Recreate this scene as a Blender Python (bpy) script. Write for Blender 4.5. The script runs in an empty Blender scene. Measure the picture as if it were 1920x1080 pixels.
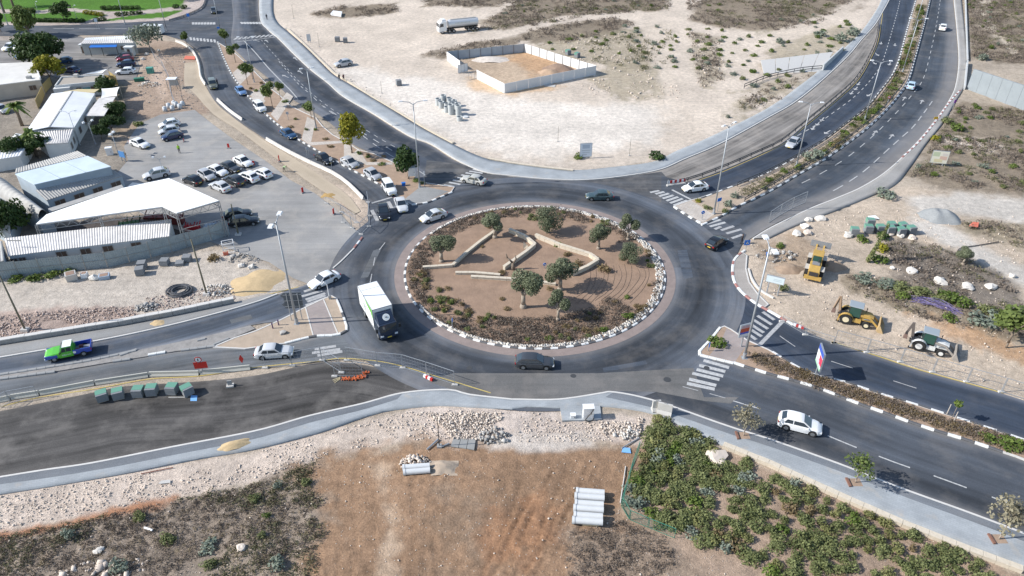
import bpy,bmesh,math,random
import numpy as np
from mathutils import Vector,Matrix
from mathutils.geometry import tessellate_polygon

random.seed(7); RNG = np.random.default_rng(7)
scene = bpy.context.scene
COL = scene.collection
# ------------------------------------------------------------------ camera
CAM_H,PITCH,FPX = 58.0,math.radians(34.5),1380.0
cam_d = bpy.data.cameras.new('camera'); cam = bpy.data.objects.new('camera',cam_d); COL.objects.link(cam)
cam.location = (0,0,CAM_H); cam.rotation_euler = (math.pi/2 - PITCH,0,0)
cam_d.sensor_width = 36; cam_d.lens = 36*FPX/1920; cam_d.clip_end = 6000; cam_d.clip_start = 0.5
scene.camera = cam
scene.render.resolution_x,scene.render.resolution_y = 1024,576
# ------------------------------------------------------------------ light
SUN_EL,SHADOW_AZ = math.radians(35),math.radians(5.5)
world = bpy.data.worlds.new('World'); scene.world = world; world.use_nodes = True
nt = world.node_tree; nt.nodes.clear()
sky = nt.nodes.new('ShaderNodeTexSky'); sky.sky_type = 'NISHITA'; sky.sun_disc = False
sky.sun_elevation = SUN_EL; sky.sun_rotation = math.radians(-95.5); sky.air_density = 1.0; sky.dust_density = 0.6
bg = nt.nodes.new('ShaderNodeBackground'); bg.inputs[1].default_value = 0.135
wo = nt.nodes.new('ShaderNodeOutputWorld'); nt.links.new(sky.outputs[0],bg.inputs[0]); nt.links.new(bg.outputs[0],wo.inputs[0])
sun_d = bpy.data.lights.new('sun','SUN'); sun_d.energy = 4.4; sun_d.angle = math.radians(0.53); sun_d.color = (1.0,0.965,0.91)
sun = bpy.data.objects.new('sun',sun_d); COL.objects.link(sun); sun.location = (-100,0,120)
ldir = Vector((math.cos(SUN_EL)*math.cos(SHADOW_AZ),math.cos(SUN_EL)*math.sin(SHADOW_AZ),-math.sin(SUN_EL)))
sun.rotation_euler = ldir.to_track_quat('-Z','Y').to_euler()
vs = scene.view_settings; vs.view_transform = 'Standard'; vs.look = 'None'; vs.exposure = 0.5; vs.gamma = 1; vs.use_curve_mapping = False
scene.cycles.max_bounces = 5; scene.cycles.diffuse_bounces = 2; scene.cycles.transparent_max_bounces = 6

# ------------------------------------------------------------------ helpers
SP,CP = math.sin(PITCH),math.cos(PITCH)
def G(x,y,z=0.0):
    """survey: point of the photo (1920x1080) -> point of the place on the level z"""
    u = (x-960)/FPX; v = -(y-540)/FPX
    d = (u,CP+v*SP,-SP+v*CP); t = (z-CAM_H)/d[2]
    return Vector((d[0]*t,d[1]*t,z))
def GL(pts,z=0.0): return [G(p[0],p[1],z) for p in pts]
def sm(pts,step=1.0,closed=False):
    """smooth curve through the points, resampled"""
    p = [np.array(q[:2],float) for q in pts]
    if closed: p = [p[-1]]+p+[p[0],p[1]]
    else: p = [2*p[0]-p[1]]+p+[2*p[-1]-p[-2]]
    out = []
    for i in range(1,len(p)-2):
        a,b,c,d = p[i-1:i+3]
        n = max(2,int(np.linalg.norm(c-b)/step)+1)
        for k in range(n):
            t = k/n
            out.append(.5*((2*b)+(c-a)*t+(2*a-5*b+4*c-d)*t*t+(3*b-a-3*c+d)*t**3))
    if not closed: out.append(p[-2])
    return np.array(out)
def resample(P,n):
    P = np.asarray(P,float); s = np.r_[0,np.cumsum(np.hypot(*np.diff(P,axis=0).T))]
    t = np.linspace(0,s[-1],n)
    return np.c_[np.interp(t,s,P[:,0]),np.interp(t,s,P[:,1])]
def plen(P): return float(np.hypot(*np.diff(np.asarray(P),axis=0).T).sum())
def offset(P,d):
    P = np.asarray(P,float); T = np.gradient(P,axis=0); T /= np.linalg.norm(T,axis=1)[:,None]+1e-9
    return P+np.c_[-T[:,1],T[:,0]]*d

# value noise in numpy
def _h(ix,iy,s):
    n = (ix*374761393+iy*668265263+s*1442695041).astype(np.int64)
    n = (n ^ (n >> 13))*1274126177; n = n & 0x7fffffff
    return ((n ^ (n >> 16)) & 0xffff)/65535.0
def vnoise(x,y,s=0):
    ix = np.floor(x).astype(np.int64); iy = np.floor(y).astype(np.int64); fx = x-ix; fy = y-iy
    fx = fx*fx*(3-2*fx); fy = fy*fy*(3-2*fy)
    a = _h(ix,iy,s); b = _h(ix+1,iy,s); c = _h(ix,iy+1,s); d = _h(ix+1,iy+1,s)
    return (a+(b-a)*fx)*(1-fy)+(c+(d-c)*fx)*fy
def fbm(x,y,sc,oct=4,s=0):
    r = 0; a = .5; t = 0
    for k in range(oct):
        r = r+a*vnoise(x*sc,y*sc,s+k*17); t += a; a *= .5; sc *= 2.03
    return r/t
def sdist(X,Y,poly):
    """signed distance, positive inside"""
    poly = np.asarray([(p[0],p[1]) for p in poly],float); d = np.full(X.shape,1e9); ins = np.zeros(X.shape,bool)
    for i in range(len(poly)):
        x0,y0 = poly[i]; x1,y1 = poly[(i+1) % len(poly)]
        ex,ey = x1-x0,y1-y0; t = np.clip(((X-x0)*ex+(Y-y0)*ey)/(ex*ex+ey*ey+1e-12),0,1)
        d = np.minimum(d,(X-x0-t*ex)**2+(Y-y0-t*ey)**2)
        c = ((y0 > Y) != (y1 > Y)); xi = x0+(Y-y0)*ex/(ey if abs(ey) > 1e-12 else 1e-12)
        ins ^= c & (X < xi)
    return np.where(ins,1,-1)*np.sqrt(d)
def inside(pt,poly):
    return bool(sdist(np.array([pt[0]]),np.array([pt[1]]),poly)[0] > 0)

# ------------------------------------------------------------------ materials
MATS = {}
def mat(name,col,rough=.8,metal=0,var=0,scale=3.0,bump=0,bscale=20,alpha=None,spec=None,rnd=0,coat=0,trans=0):
    if name in MATS: return MATS[name]
    m = bpy.data.materials.new(name); m.use_nodes = True; n = m.node_tree; b = n.nodes['Principled BSDF']
    b.inputs['Base Color'].default_value = (*col,1); b.inputs['Roughness'].default_value = rough; b.inputs['Metallic'].default_value = metal
    if spec is not None: b.inputs['Specular IOR Level'].default_value = spec
    if coat: b.inputs['Coat Weight'].default_value = coat; b.inputs['Coat Roughness'].default_value = .08
    if var or bump or rnd:
        tc = n.nodes.new('ShaderNodeTexCoord'); out = None
    if var or rnd:
        mixv = n.nodes.new('ShaderNodeMath'); mixv.operation = 'ADD'; mixv.inputs[0].default_value = 1-var/2-rnd/2; mixv.inputs[1].default_value = 0
        last = mixv
        if var:
            no = n.nodes.new('ShaderNodeTexNoise'); no.inputs['Scale'].default_value = scale; no.inputs['Detail'].default_value = 5; no.inputs['Roughness'].default_value = .65
            n.links.new(tc.outputs['Object'],no.inputs['Vector'])
            mm = n.nodes.new('ShaderNodeMath'); mm.operation = 'MULTIPLY_ADD'; mm.inputs[1].default_value = var*1.6; mm.inputs[2].default_value = -var*.3
            n.links.new(no.outputs[0],mm.inputs[0]); n.links.new(mm.outputs[0],mixv.inputs[1])
        if rnd:
            oi = n.nodes.new('ShaderNodeObjectInfo'); ma = n.nodes.new('ShaderNodeMath'); ma.operation = 'MULTIPLY_ADD'; ma.inputs[1].default_value = rnd
            n.links.new(oi.outputs['Random'],ma.inputs[0]); n.links.new(mixv.outputs[0],ma.inputs[2]); last = ma
        vm = n.nodes.new('ShaderNodeVectorMath'); vm.operation = 'SCALE'; vm.inputs[0].default_value = col
        n.links.new(last.outputs[0],vm.inputs['Scale']); n.links.new(vm.outputs[0],b.inputs['Base Color'])
    if bump:
        n2 = n.nodes.new('ShaderNodeTexNoise'); n2.inputs['Scale'].default_value = bscale; n2.inputs['Detail'].default_value = 4
        n.links.new(tc.outputs['Object'],n2.inputs['Vector'])
        bu = n.nodes.new('ShaderNodeBump'); bu.inputs['Strength'].default_value = bump; bu.inputs['Distance'].default_value = .05
        n.links.new(n2.outputs[0],bu.inputs['Height']); n.links.new(bu.outputs[0],b.inputs['Normal'])
    MATS[name] = m; return m
def leafmat(name,c1,c2,rnd=.25):
    """two-tone foliage, leaf to leaf and plant to plant"""
    if name in MATS: return MATS[name]
    m = bpy.data.materials.new(name); m.use_nodes = True; n = m.node_tree; b = n.nodes['Principled BSDF']; b.inputs['Roughness'].default_value = .65
    b.inputs['Specular IOR Level'].default_value = .25
    at = n.nodes.new('ShaderNodeAttribute'); at.attribute_name = 'tone'; oi = n.nodes.new('ShaderNodeObjectInfo')
    mx = n.nodes.new('ShaderNodeMix'); mx.data_type = 'RGBA'; mx.inputs[6].default_value = (*c1,1); mx.inputs[7].default_value = (*c2,1)
    ad = n.nodes.new('ShaderNodeMath'); ad.operation = 'MULTIPLY_ADD'; ad.inputs[1].default_value = rnd; ad.use_clamp = True
    n.links.new(oi.outputs['Random'],ad.inputs[0]); n.links.new(at.outputs['Fac'],ad.inputs[2])
    n.links.new(ad.outputs[0],mx.inputs[0]); n.links.new(mx.outputs[2],b.inputs['Base Color'])
    tr = n.nodes.new('ShaderNodeBsdfTranslucent'); n.links.new(mx.outputs[2],tr.inputs[0]); ms = n.nodes.new('ShaderNodeMixShader'); ms.inputs[0].default_value = .22
    o = n.nodes['Material Output']; n.links.new(b.outputs[0],ms.inputs[1]); n.links.new(tr.outputs[0],ms.inputs[2]); n.links.new(ms.outputs[0],o.inputs[0])
    MATS[name] = m; return m
def asphalt(name,col,streak=.35,patch=.3,dust=(.30,.27,.24),dusta=.25,grain=.25):
    if name in MATS: return MATS[name]
    m = bpy.data.materials.new(name); m.use_nodes = True; n = m.node_tree; b = n.nodes['Principled BSDF']; b.inputs['Roughness'].default_value = .82
    b.inputs['Specular IOR Level'].default_value = .3
    L = n.links.new; uv = n.nodes.new('ShaderNodeUVMap'); tc = n.nodes.new('ShaderNodeTexCoord')
    def noise(vec,scale,det=4,ro=.6):
        q = n.nodes.new('ShaderNodeTexNoise'); q.inputs['Scale'].default_value = scale; q.inputs['Detail'].default_value = det; q.inputs['Roughness'].default_value = ro
        L(vec,q.inputs['Vector']); return q.outputs[0]
    def ramp(v,a,b_,lo,hi):
        r = n.nodes.new('ShaderNodeMapRange'); r.inputs[1].default_value = a; r.inputs[2].default_value = b_; r.inputs[3].default_value = lo; r.inputs[4].default_value = hi
        L(v,r.inputs[0]); return r.outputs[0]
    def mul(a,b_):
        q = n.nodes.new('ShaderNodeMath'); q.operation = 'MULTIPLY'; L(a,q.inputs[0]); L(b_,q.inputs[1]); return q.outputs[0]
    mp = n.nodes.new('ShaderNodeMapping'); mp.inputs['Scale'].default_value = (.035,.9,1); L(uv.outputs[0],mp.inputs[0])
    s1 = ramp(noise(mp.outputs[0],1.0,5,.6),.3,.7,1-streak,1+streak)
    s2 = ramp(noise(tc.outputs['Object'],.09,5,.6),.3,.7,1-patch,1+patch)
    s3 = ramp(noise(tc.outputs['Object'],9,3,.7),.25,.75,1-grain,1+grain)
    at = n.nodes.new('ShaderNodeAttribute'); at.attribute_name = 'wear'
    w = n.nodes.new('ShaderNodeMath'); w.operation = 'ADD'; w.inputs[1].default_value = 1; L(at.outputs['Fac'],w.inputs[0])
    f = mul(mul(mul(s1,s2),s3),w.outputs[0])
    vm = n.nodes.new('ShaderNodeVectorMath'); vm.operation = 'SCALE'; vm.inputs[0].default_value = col; L(f,vm.inputs['Scale'])
    dm = n.nodes.new('ShaderNodeMix'); dm.data_type = 'RGBA'; dm.inputs[7].default_value = (*dust,1)
    dn = n.nodes.new('ShaderNodeAttribute'); dn.attribute_name = 'dust'
    da = ramp(noise(tc.outputs['Object'],.25,6,.65),.48,.75,0,dusta)
    dd = n.nodes.new('ShaderNodeMath'); dd.operation = 'ADD'; dd.use_clamp = True; L(da,dd.inputs[0]); L(dn.outputs['Fac'],dd.inputs[1])
    L(dd.outputs[0],dm.inputs[0]); L(vm.outputs[0],dm.inputs[6]); L(dm.outputs[2],b.inputs['Base Color'])
    bu = n.nodes.new('ShaderNodeBump'); bu.inputs['Strength'].default_value = .25; bu.inputs['Distance'].default_value = .02; L(noise(tc.outputs['Object'],14,3),bu.inputs['Height']); L(bu.outputs[0],b.inputs['Normal'])
    MATS[name] = m; return m
def pavers(name,c1,c2,size=(.5,.25),joint=(.26,.28,.29)):
    if name in MATS: return MATS[name]
    m = bpy.data.materials.new(name); m.use_nodes = True; n = m.node_tree; b = n.nodes['Principled BSDF']; b.inputs['Roughness'].default_value = .85
    L = n.links.new; uv = n.nodes.new('ShaderNodeUVMap'); br = n.nodes.new('ShaderNodeTexBrick')
    br.inputs['Scale'].default_value = 1; br.inputs['Brick Width'].default_value = size[0]; br.inputs['Row Height'].default_value = size[1]; br.inputs['Mortar Size'].default_value = .016
    br.inputs['Color1'].default_value = (*c1,1); br.inputs['Color2'].default_value = (*c2,1); br.inputs['Mortar'].default_value = (*joint,1)
    L(uv.outputs[0],br.inputs['Vector'])
    no = n.nodes.new('ShaderNodeTexNoise'); no.inputs['Scale'].default_value = .35; no.inputs['Detail'].default_value = 6; tc = n.nodes.new('ShaderNodeTexCoord'); L(tc.outputs['Object'],no.inputs['Vector'])
    r = n.nodes.new('ShaderNodeMapRange'); r.inputs[1].default_value = .3; r.inputs[2].default_value = .75; r.inputs[3].default_value = .85; r.inputs[4].default_value = 1.15; L(no.outputs[0],r.inputs[0])
    vm = n.nodes.new('ShaderNodeVectorMath'); vm.operation = 'SCALE'; L(br.outputs[0],vm.inputs[0]); L(r.outputs[0],vm.inputs['Scale'])
    n3 = n.nodes.new('ShaderNodeTexNoise'); n3.inputs['Scale'].default_value = .6; n3.inputs['Detail'].default_value = 6; L(tc.outputs['Object'],n3.inputs['Vector'])
    r3 = n.nodes.new('ShaderNodeMapRange'); r3.inputs[1].default_value = .6; r3.inputs[2].default_value = .8; r3.inputs[4].default_value = .5; L(n3.outputs[0],r3.inputs[0])
    mx = n.nodes.new('ShaderNodeMix'); mx.data_type = 'RGBA'; mx.inputs[7].default_value = (.46,.38,.29,1); L(r3.outputs[0],mx.inputs[0]); L(vm.outputs[0],mx.inputs[6])
    L(mx.outputs[2],b.inputs['Base Color']); MATS[name] = m; return m

# ------------------------------------------------------------------ mesh building
def rotz(a): return Matrix.Rotation(a,4,'Z')
class MB:
    def __init__(s): s.v = []; s.f = []; s.m = []; s.uv = {}
    def add(s,vs,fs,mi=0):
        o = len(s.v); s.v += [tuple(x) for x in vs]
        for f in fs: s.f.append(tuple(i+o for i in f)); s.m.append(mi)
        return s
    def box(s,c,d,rz=0,mi=0,M=None,taper=1.0):
        x,y,z = d[0]/2,d[1]/2,d[2]/2; vs = []
        for sz,k in ((-1,1),(1,taper)):
            for sx,sy in ((-1,-1),(1,-1),(1,1),(-1,1)): vs.append(Vector((sx*x*k,sy*y*k,sz*z)))
        if M is None: M = Matrix.Translation(Vector(c)) @ rotz(rz)
        else: M = M @ Matrix.Translation(Vector(c)) @ rotz(rz)
        return s.add([M @ v for v in vs],[(3,2,1,0),(4,5,6,7),(0,1,5,4),(1,2,6,5),(2,3,7,6),(3,0,4,7)],mi)
    def bar(s,a,b,w,h=None,mi=0,up=(0,0,1)):
        """square bar from a to b"""
        a = Vector(a); b = Vector(b); h = h or w; d = (b-a).normalized(); u = Vector(up)
        if abs(d.dot(u)) > .98: u = Vector((1,0,0))
        r = d.cross(u).normalized(); u = r.cross(d)
        vs = [p+r*sx*w/2+u*sy*h/2 for p in (a,b) for sx,sy in ((-1,-1),(1,-1),(1,1),(-1,1))]
        return s.add(vs,[(0,1,2,3),(7,6,5,4),(0,4,5,1),(1,5,6,2),(2,6,7,3),(3,7,4,0)],mi)
    def cyl(s,a,b,r0,r1=None,n=10,mi=0,cap=True):
        a = Vector(a); b = Vector(b); r1 = r0 if r1 is None else r1; d = (b-a).normalized()
        u = Vector((0,0,1)) if abs(d.z) < .9 else Vector((1,0,0)); r = d.cross(u).normalized(); u = r.cross(d)
        vs = [p+(r*math.cos(2*math.pi*k/n)+u*math.sin(2*math.pi*k/n))*q for p,q in ((a,r0),(b,r1)) for k in range(n)]
        fs = [(k,(k+1) % n,n+(k+1) % n,n+k) for k in range(n)]
        if cap: fs += [tuple(range(n-1,-1,-1)),tuple(range(n,2*n))]
        return s.add(vs,fs,mi)
    def pipe(s,a,b,ro,ri,n=20,mi=0):
        a = Vector(a); b = Vector(b); d = (b-a).normalized(); u = Vector((0,0,1)) if abs(d.z) < .9 else Vector((1,0,0)); r = d.cross(u).normalized(); u = r.cross(d)
        ring = lambda p,q: [p+(r*math.cos(2*math.pi*k/n)+u*math.sin(2*math.pi*k/n))*q for k in range(n)]
        vs = ring(a,ro)+ring(b,ro)+ring(b,ri)+ring(a,ri); fs = []
        for j in range(4):
            for k in range(n): fs.append((j*n+k,j*n+(k+1) % n,((j+1) % 4)*n+(k+1) % n,((j+1) % 4)*n+k))
        return s.add(vs,fs,mi)
    def tube(s,pts,r,n=6,mi=0):
        for a,b in zip(pts[:-1],pts[1:]): s.cyl(a,b,r,r,n,mi,True)
        return s
    def prism(s,poly,z0,z1,mi=0,mi_side=None):
        p = [(q[0],q[1]) for q in poly]; n = len(p)
        if sum(p[i][0]*p[(i+1) % n][1]-p[(i+1) % n][0]*p[i][1] for i in range(n)) < 0: p = p[::-1]
        tri = tessellate_polygon([[Vector((x,y,0)) for x,y in p]])
        o = len(s.v); s.v += [(x,y,z1) for x,y in p]+[(x,y,z0) for x,y in p]
        for t in tri:
            a,b,c = [p[i] for i in t]
            t = t if (b[0]-a[0])*(c[1]-a[1])-(b[1]-a[1])*(c[0]-a[0]) > 0 else t[::-1]
            s.f.append(tuple(i+o for i in t)); s.m.append(mi)
        if z0 < z1:
            for i in range(n): s.f.append((o+n+i,o+n+(i+1) % n,o+(i+1) % n,o+i)); s.m.append(mi if mi_side is None else mi_side)
        return s
    def quad(s,a,b,c,d,mi=0): return s.add([a,b,c,d],[(0,1,2,3)],mi)
    def build(s,name,mats,parent=None,smooth=False,uvxy=False,link=True):
        me = bpy.data.meshes.new(name); me.from_pydata([tuple(v) for v in s.v],[],s.f)
        if not isinstance(mats,(list,tuple)): mats = [mats]
        for m in mats: me.materials.append(m)
        if len(mats) > 1: me.polygons.foreach_set('material_index',s.m)
        if smooth: me.polygons.foreach_set('use_smooth',[True]*len(s.f))
        if uvxy:
            l = me.uv_layers.new(name='UVMap'); vi = np.empty(len(me.loops),np.int32); me.loops.foreach_get('vertex_index',vi)
            co = np.array([(v[0],v[1]) for v in s.v])[vi]; l.data.foreach_set('uv',co.astype(np.float32).ravel())
        me.update()
        o = bpy.data.objects.new(name,me)
        if parent: o.parent = parent
        COL.objects.link(o); return o
def np_mesh(name,V,F,mats,tone=None,mi=None,smooth=False,parent=None,attrs=None,uv=None):
    """V (n,3), F (m,k) arrays"""
    me = bpy.data.meshes.new(name); V = np.asarray(V,np.float32); F = np.asarray(F,np.int32); k = F.shape[1]
    me.vertices.add(len(V)); me.vertices.foreach_set('co',V.ravel()); me.loops.add(F.size); me.loops.foreach_set('vertex_index',F.ravel())
    me.polygons.add(len(F)); me.polygons.foreach_set('loop_start',np.arange(0,F.size,k,dtype=np.int32)); me.polygons.foreach_set('loop_total',np.full(len(F),k,np.int32))
    if mi is not None: me.polygons.foreach_set('material_index',np.asarray(mi,np.int32))
    if smooth: me.polygons.foreach_set('use_smooth',np.ones(len(F),bool))
    me.update(calc_edges=True)
    for m in (mats if isinstance(mats,(list,tuple)) else [mats]): me.materials.append(m)
    if tone is not None:
        a = me.attributes.new('tone','FLOAT','POINT'); a.data.foreach_set('value',np.asarray(tone,np.float32))
    for nm,arr in (attrs or {}).items():
        arr = np.asarray(arr,np.float32)
        if arr.ndim == 1: a = me.attributes.new(nm,'FLOAT','POINT'); a.data.foreach_set('value',arr)
        else: a = me.attributes.new(nm,'FLOAT_COLOR','POINT'); a.data.foreach_set('color',np.c_[arr,np.ones(len(arr))].astype(np.float32).ravel())
    if uv is not None:
        l = me.uv_layers.new(name='UVMap'); l.data.foreach_set('uv',np.asarray(uv,np.float32)[F.ravel()].ravel())
    o = bpy.data.objects.new(name,me)
    if parent: o.parent = parent
    COL.objects.link(o); return o
def tag(o,label,cat,group=None,kind=None):
    o['label'] = label; o['category'] = cat
    if group: o['group'] = group
    if kind: o['kind'] = kind
    return o
def struct(o,label=None):
    o['kind'] = 'structure'
    if label: o['label'] = label
    return o
def empty(name,loc=(0,0,0),rz=0):
    o = bpy.data.objects.new(name,None); COL.objects.link(o); o.location = loc; o.rotation_euler = (0,0,rz); o.empty_display_size = .3; return o
def copy_tree(o,parent=None):
    c = o.copy(); COL.objects.link(c); c.parent = parent
    for ch in [x for x in o.children]: copy_tree(ch,c)
    return c
def inst(src,parent=None,loc=None,rz=None,sc=None):
    o = src.copy(); COL.objects.link(o); o.parent = parent
    if loc is not None: o.location = loc
    if rz is not None: o.rotation_euler = (0,0,rz)
    if sc is not None: o.scale = (sc,sc,sc) if not isinstance(sc,(tuple,list)) else sc
    return o
def heading(a,b,z=0.0):
    A = G(*a,z); B = G(*b,z); return math.atan2(B.y-A.y,B.x-A.x)
# ================================================================== roads, pavements
PAVED = []          # plan outlines kept level, (polygon, margin)
def ribbon(name,Lpx,Rpx,z,material,cols=10,step=1.6,skirt=False,wear=None,dust_edge=.35,world=False,smooth=True,dustp=None):
    f = (lambda p: sm(p if world else GL(p),.8)) if smooth else (lambda p: np.array([q[:2] for q in (p if world else GL(p))]))
    A = f(Lpx); B = f(Rpx); n = max(4,int(max(plen(A),plen(B))/step)); A = resample(A,n); B = resample(B,n)
    PAVED.append(np.r_[resample(A,min(n,36)),resample(B,min(n,36))[::-1]])
    t = np.linspace(0,1,cols+1); s = np.r_[0,np.cumsum(np.hypot(*np.diff((A+B)/2,axis=0).T))]
    W = np.hypot(*(B-A).T)
    XY = A[:,None,:]*(1-t)[None,:,None]+B[:,None,:]*t[None,:,None]
    Z = np.full(XY.shape[:2],z); U = np.repeat(s[:,None],cols+1,1); Vv = t[None,:]*W[:,None]
    wr = np.zeros_like(Z)
    if wear is not None: wr = np.broadcast_to(np.interp(t,*zip(*wear))[None,:],Z.shape).copy()
    du = dust_edge*np.clip(1-np.minimum(Vv,W[:,None]-Vv)/1.0,0,1)**1.5
    if dustp is not None: du = np.maximum(du,np.interp(t,*zip(*dustp))[None,:]*np.ones_like(du))
    if skirt:
        XY = np.concatenate([XY[:,:1],XY,XY[:,-1:]],1); Z = np.concatenate([Z[:,:1]-.35,Z,Z[:,-1:]-.35],1)
        U = np.concatenate([U[:,:1],U,U[:,-1:]],1); Vv = np.concatenate([Vv[:,:1]-.3,Vv,Vv[:,-1:]+.3],1)
        wr = np.concatenate([wr[:,:1],wr,wr[:,-1:]],1); du = np.concatenate([du[:,:1],du,du[:,-1:]],1)
    m = XY.shape[1]; idx = np.arange(n*m).reshape(n,m)
    F = np.stack([idx[:-1,:-1],idx[:-1,1:],idx[1:,1:],idx[1:,:-1]],-1).reshape(-1,4)
    V = np.c_[XY.reshape(-1,2),Z.ravel()]
    a,b,c = V[F[0][0]],V[F[0][1]],V[F[0][2]] if not skirt else V[F[0][2]]
    mid = F[len(F)//2 + (1 if skirt else 0)]
    nz = np.cross(V[mid[1]][:2]-V[mid[0]][:2],V[mid[2]][:2]-V[mid[0]][:2])
    if nz < 0: F = F[:,::-1]
    o = np_mesh(name,V,F,material,attrs={'wear': wr.ravel(),'dust': du.ravel()},uv=np.c_[U.ravel(),Vv.ravel()])
    return o
def sheet(name,px,z,material,z0=None,smooth=False,paved=True,parent=None):
    P = GL(px)
    if smooth: P = [Vector((*p,0)) for p in sm(P,1.0,True)]
    if paved: PAVED.append(np.array([(p.x,p.y) for p in P]))
    return MB().prism(P,z if z0 is None else z0,z).build(name,material,parent,uvxy=True)
def strip(mb,P,w,z0,z1,mi=0,side=0):
    """a wall or kerb of width w along P; side -1/0/1: to the right/centred/left"""
    P = np.asarray(P,float); A = offset(P,w*(0 if side < 0 else (.5 if side == 0 else 1))); B = offset(P,-w*(0 if side > 0 else (.5 if side == 0 else 1)))
    n = len(P); vs = []
    for i in range(n): vs += [(A[i][0],A[i][1],z0),(A[i][0],A[i][1],z1),(B[i][0],B[i][1],z1),(B[i][0],B[i][1],z0)]
    fs = [(0,1,2,3),(4*n-1,4*n-2,4*n-3,4*n-4)]
    for i in range(n-1):
        for k in range(3): fs.append((4*i+k,4*i+4+k,4*i+5+k,4*i+1+k))
    return mb.add(vs,fs,mi)
def kerb(px,parent,material,w=.2,h=.16,name='kerb',world=False,z0=-.1,smooth=True,side=0):
    P = px if world else GL(px)
    P = sm(P,.9) if smooth else np.array([p[:2] for p in P])
    return strip(MB(),P,w,z0,h,side=side).build(name,material,parent)
def path(px,step=.5): return sm(GL(px),step)

ASPH = asphalt('worn asphalt',(.064,.073,.088))
ASPH_D = asphalt('dark asphalt',(.034,.045,.065),streak=.3,patch=.25,dusta=.12)
ASPH_L = asphalt('faded asphalt',(.275,.268,.258),streak=.12,patch=.22,dust=(.44,.40,.35),dusta=.6)
ASPH_N = asphalt('dusty base course',(.062,.058,.055),streak=.6,patch=.4,dust=(.26,.24,.22),dusta=.45,grain=.45)
ASPH_C = asphalt('dusty closed lane',(.20,.185,.17),streak=.5,patch=.3,dust=(.36,.32,.28),dusta=.6,grain=.3)
PAV_B = pavers('blue grey pavers',(.30,.32,.335),(.335,.355,.37))
PAV_D = asphalt('grey footway asphalt',(.15,.162,.178),streak=.12,patch=.15,dusta=.2)
PAV_R = pavers('reddish pavers',(.30,.245,.225),(.34,.275,.25))
PAV_C = pavers('cream pavers',(.46,.40,.34),(.52,.46,.40),(.5,.5))
CONC = mat('pale concrete',(.50,.48,.45),.85,var=.3,scale=1.2,bump=.2)
CONC_G = mat('grey concrete',(.30,.30,.295),.85,var=.35,scale=1.5,bump=.2)
WHITE_P = mat('white kerb paint',(.68,.68,.66),.7,var=.7,scale=4)
BLACK_P = mat('black kerb paint',(.10,.10,.105),.7,var=.8,scale=6)
RED_P = mat('red kerb paint',(.33,.16,.14),.7,var=.5,scale=6)
ROADPAINT = mat('road paint',(.42,.42,.415),.75,var=1.0,scale=4)
ROADPAINT_F = mat('faded road paint',(.36,.36,.36),.8,var=.9,scale=3)
YELLOW_P = mat('yellow road paint',(.48,.37,.12),.75,var=.5,scale=4)

# --- junction in the north west and the cross road past the park
junction = struct(sheet('junction_road',[(383,-40),(385,4),(378,16),(350,28),(315,38),(240,42),(150,46),(80,48),(-30,47),(-30,67),(60,68),(130,72),(150,66),(240,66),(310,66),(345,76),(372,97),
    (410,97),(440,93),(522,76),(500,55),(487,35),(482,10),(484,-40)],.004,ASPH))
# --- north-west arm
NWL_L = [(352,80),(372,97),(381,130),(388,163),(405,192),(440,222),(480,250),(530,281),(580,306),(620,326),(655,350),(685,378),(697,400),(700,425)]
NWL_R = [(408,78),(421,112),(436,142),(458,172),(484,200),(516,230),(552,257),(600,286),(650,314),(700,340),(740,364),(765,385),(790,405),(800,420)]
road_nwl = struct(ribbon('north_west_road',NWL_L,NWL_R,.008,asphalt('grey asphalt',(.066,.075,.090)),wear=[(0,.15),(.25,-.05),(.45,.1),(.7,-.08),(1,.1)]))
NWR_L = [(432,-20),(437,30),(434,80),(455,108),(484,132),(520,160),(548,186),(585,208),(625,236),(660,270),(700,288),(736,304),(790,340),(820,362)]
NWR_R = [(484,-20),(486,35),(501,56),(520,72),(548,100),(580,130),(612,155),(642,181),(698,214),(730,235),(770,258),(805,271),(855,302),(930,330)]
road_nwr = struct(ribbon('north_west_exit_road',NWR_L,NWR_R,.010,asphalt('exit road asphalt',(.055,.066,.085),streak=.3),cols=14,wear=[(0,.6),(.22,.5),(.3,.1),(.55,.05),(.62,-.35),(.9,-.4),(1,.3)],dustp=[(0,.2),(.25,.15),(.32,0),(1,0)]))
# --- north-east arm
NEL_L = [(1651,-30),(1655,0),(1650,30),(1644,75),(1631,107),(1606,150),(1569,185),(1506,237),(1464,270),(1437,284),(1362,316),(1300,339),(1258,350)]
NEL_R = [(1722,-30),(1717,0),(1702,50),(1685,112),(1672,142),(1647,175),(1625,202),(1580,237),(1535,270),(1440,324),(1360,355),(1310,374),(1262,392)]
road_nel = struct(ribbon('north_east_road',NEL_L,NEL_R,.008,ASPH_D,cols=12,wear=[(0,1.0),(.1,.25),(.25,-.1),(.5,.1),(.8,0),(1,.5)]))
NER_L = [(1748,-30),(1744,0),(1732,50),(1715,112),(1702,155),(1677,190),(1652,217),(1615,250),(1550,297),(1502,325),(1440,361),(1385,387),(1350,407),(1315,423)]
NER_R = [(1787,-30),(1787,0),(1792,50),(1796,112),(1790,160),(1777,190),(1755,222),(1720,265),(1665,317),(1615,350),(1565,372),(1515,392),(1445,424),(1385,462)]
road_ner = struct(ribbon('north_east_exit_road',NER_L,NER_R,.008,asphalt('ne exit asphalt',(.050,.060,.075),streak=.25),cols=14,wear=[(0,.1),(.2,-.1),(.5,0),(.62,.1),(.75,.5),(1,.6)],dustp=[(0,0),(.62,0),(.78,.35),(1,.5)]))
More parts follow.
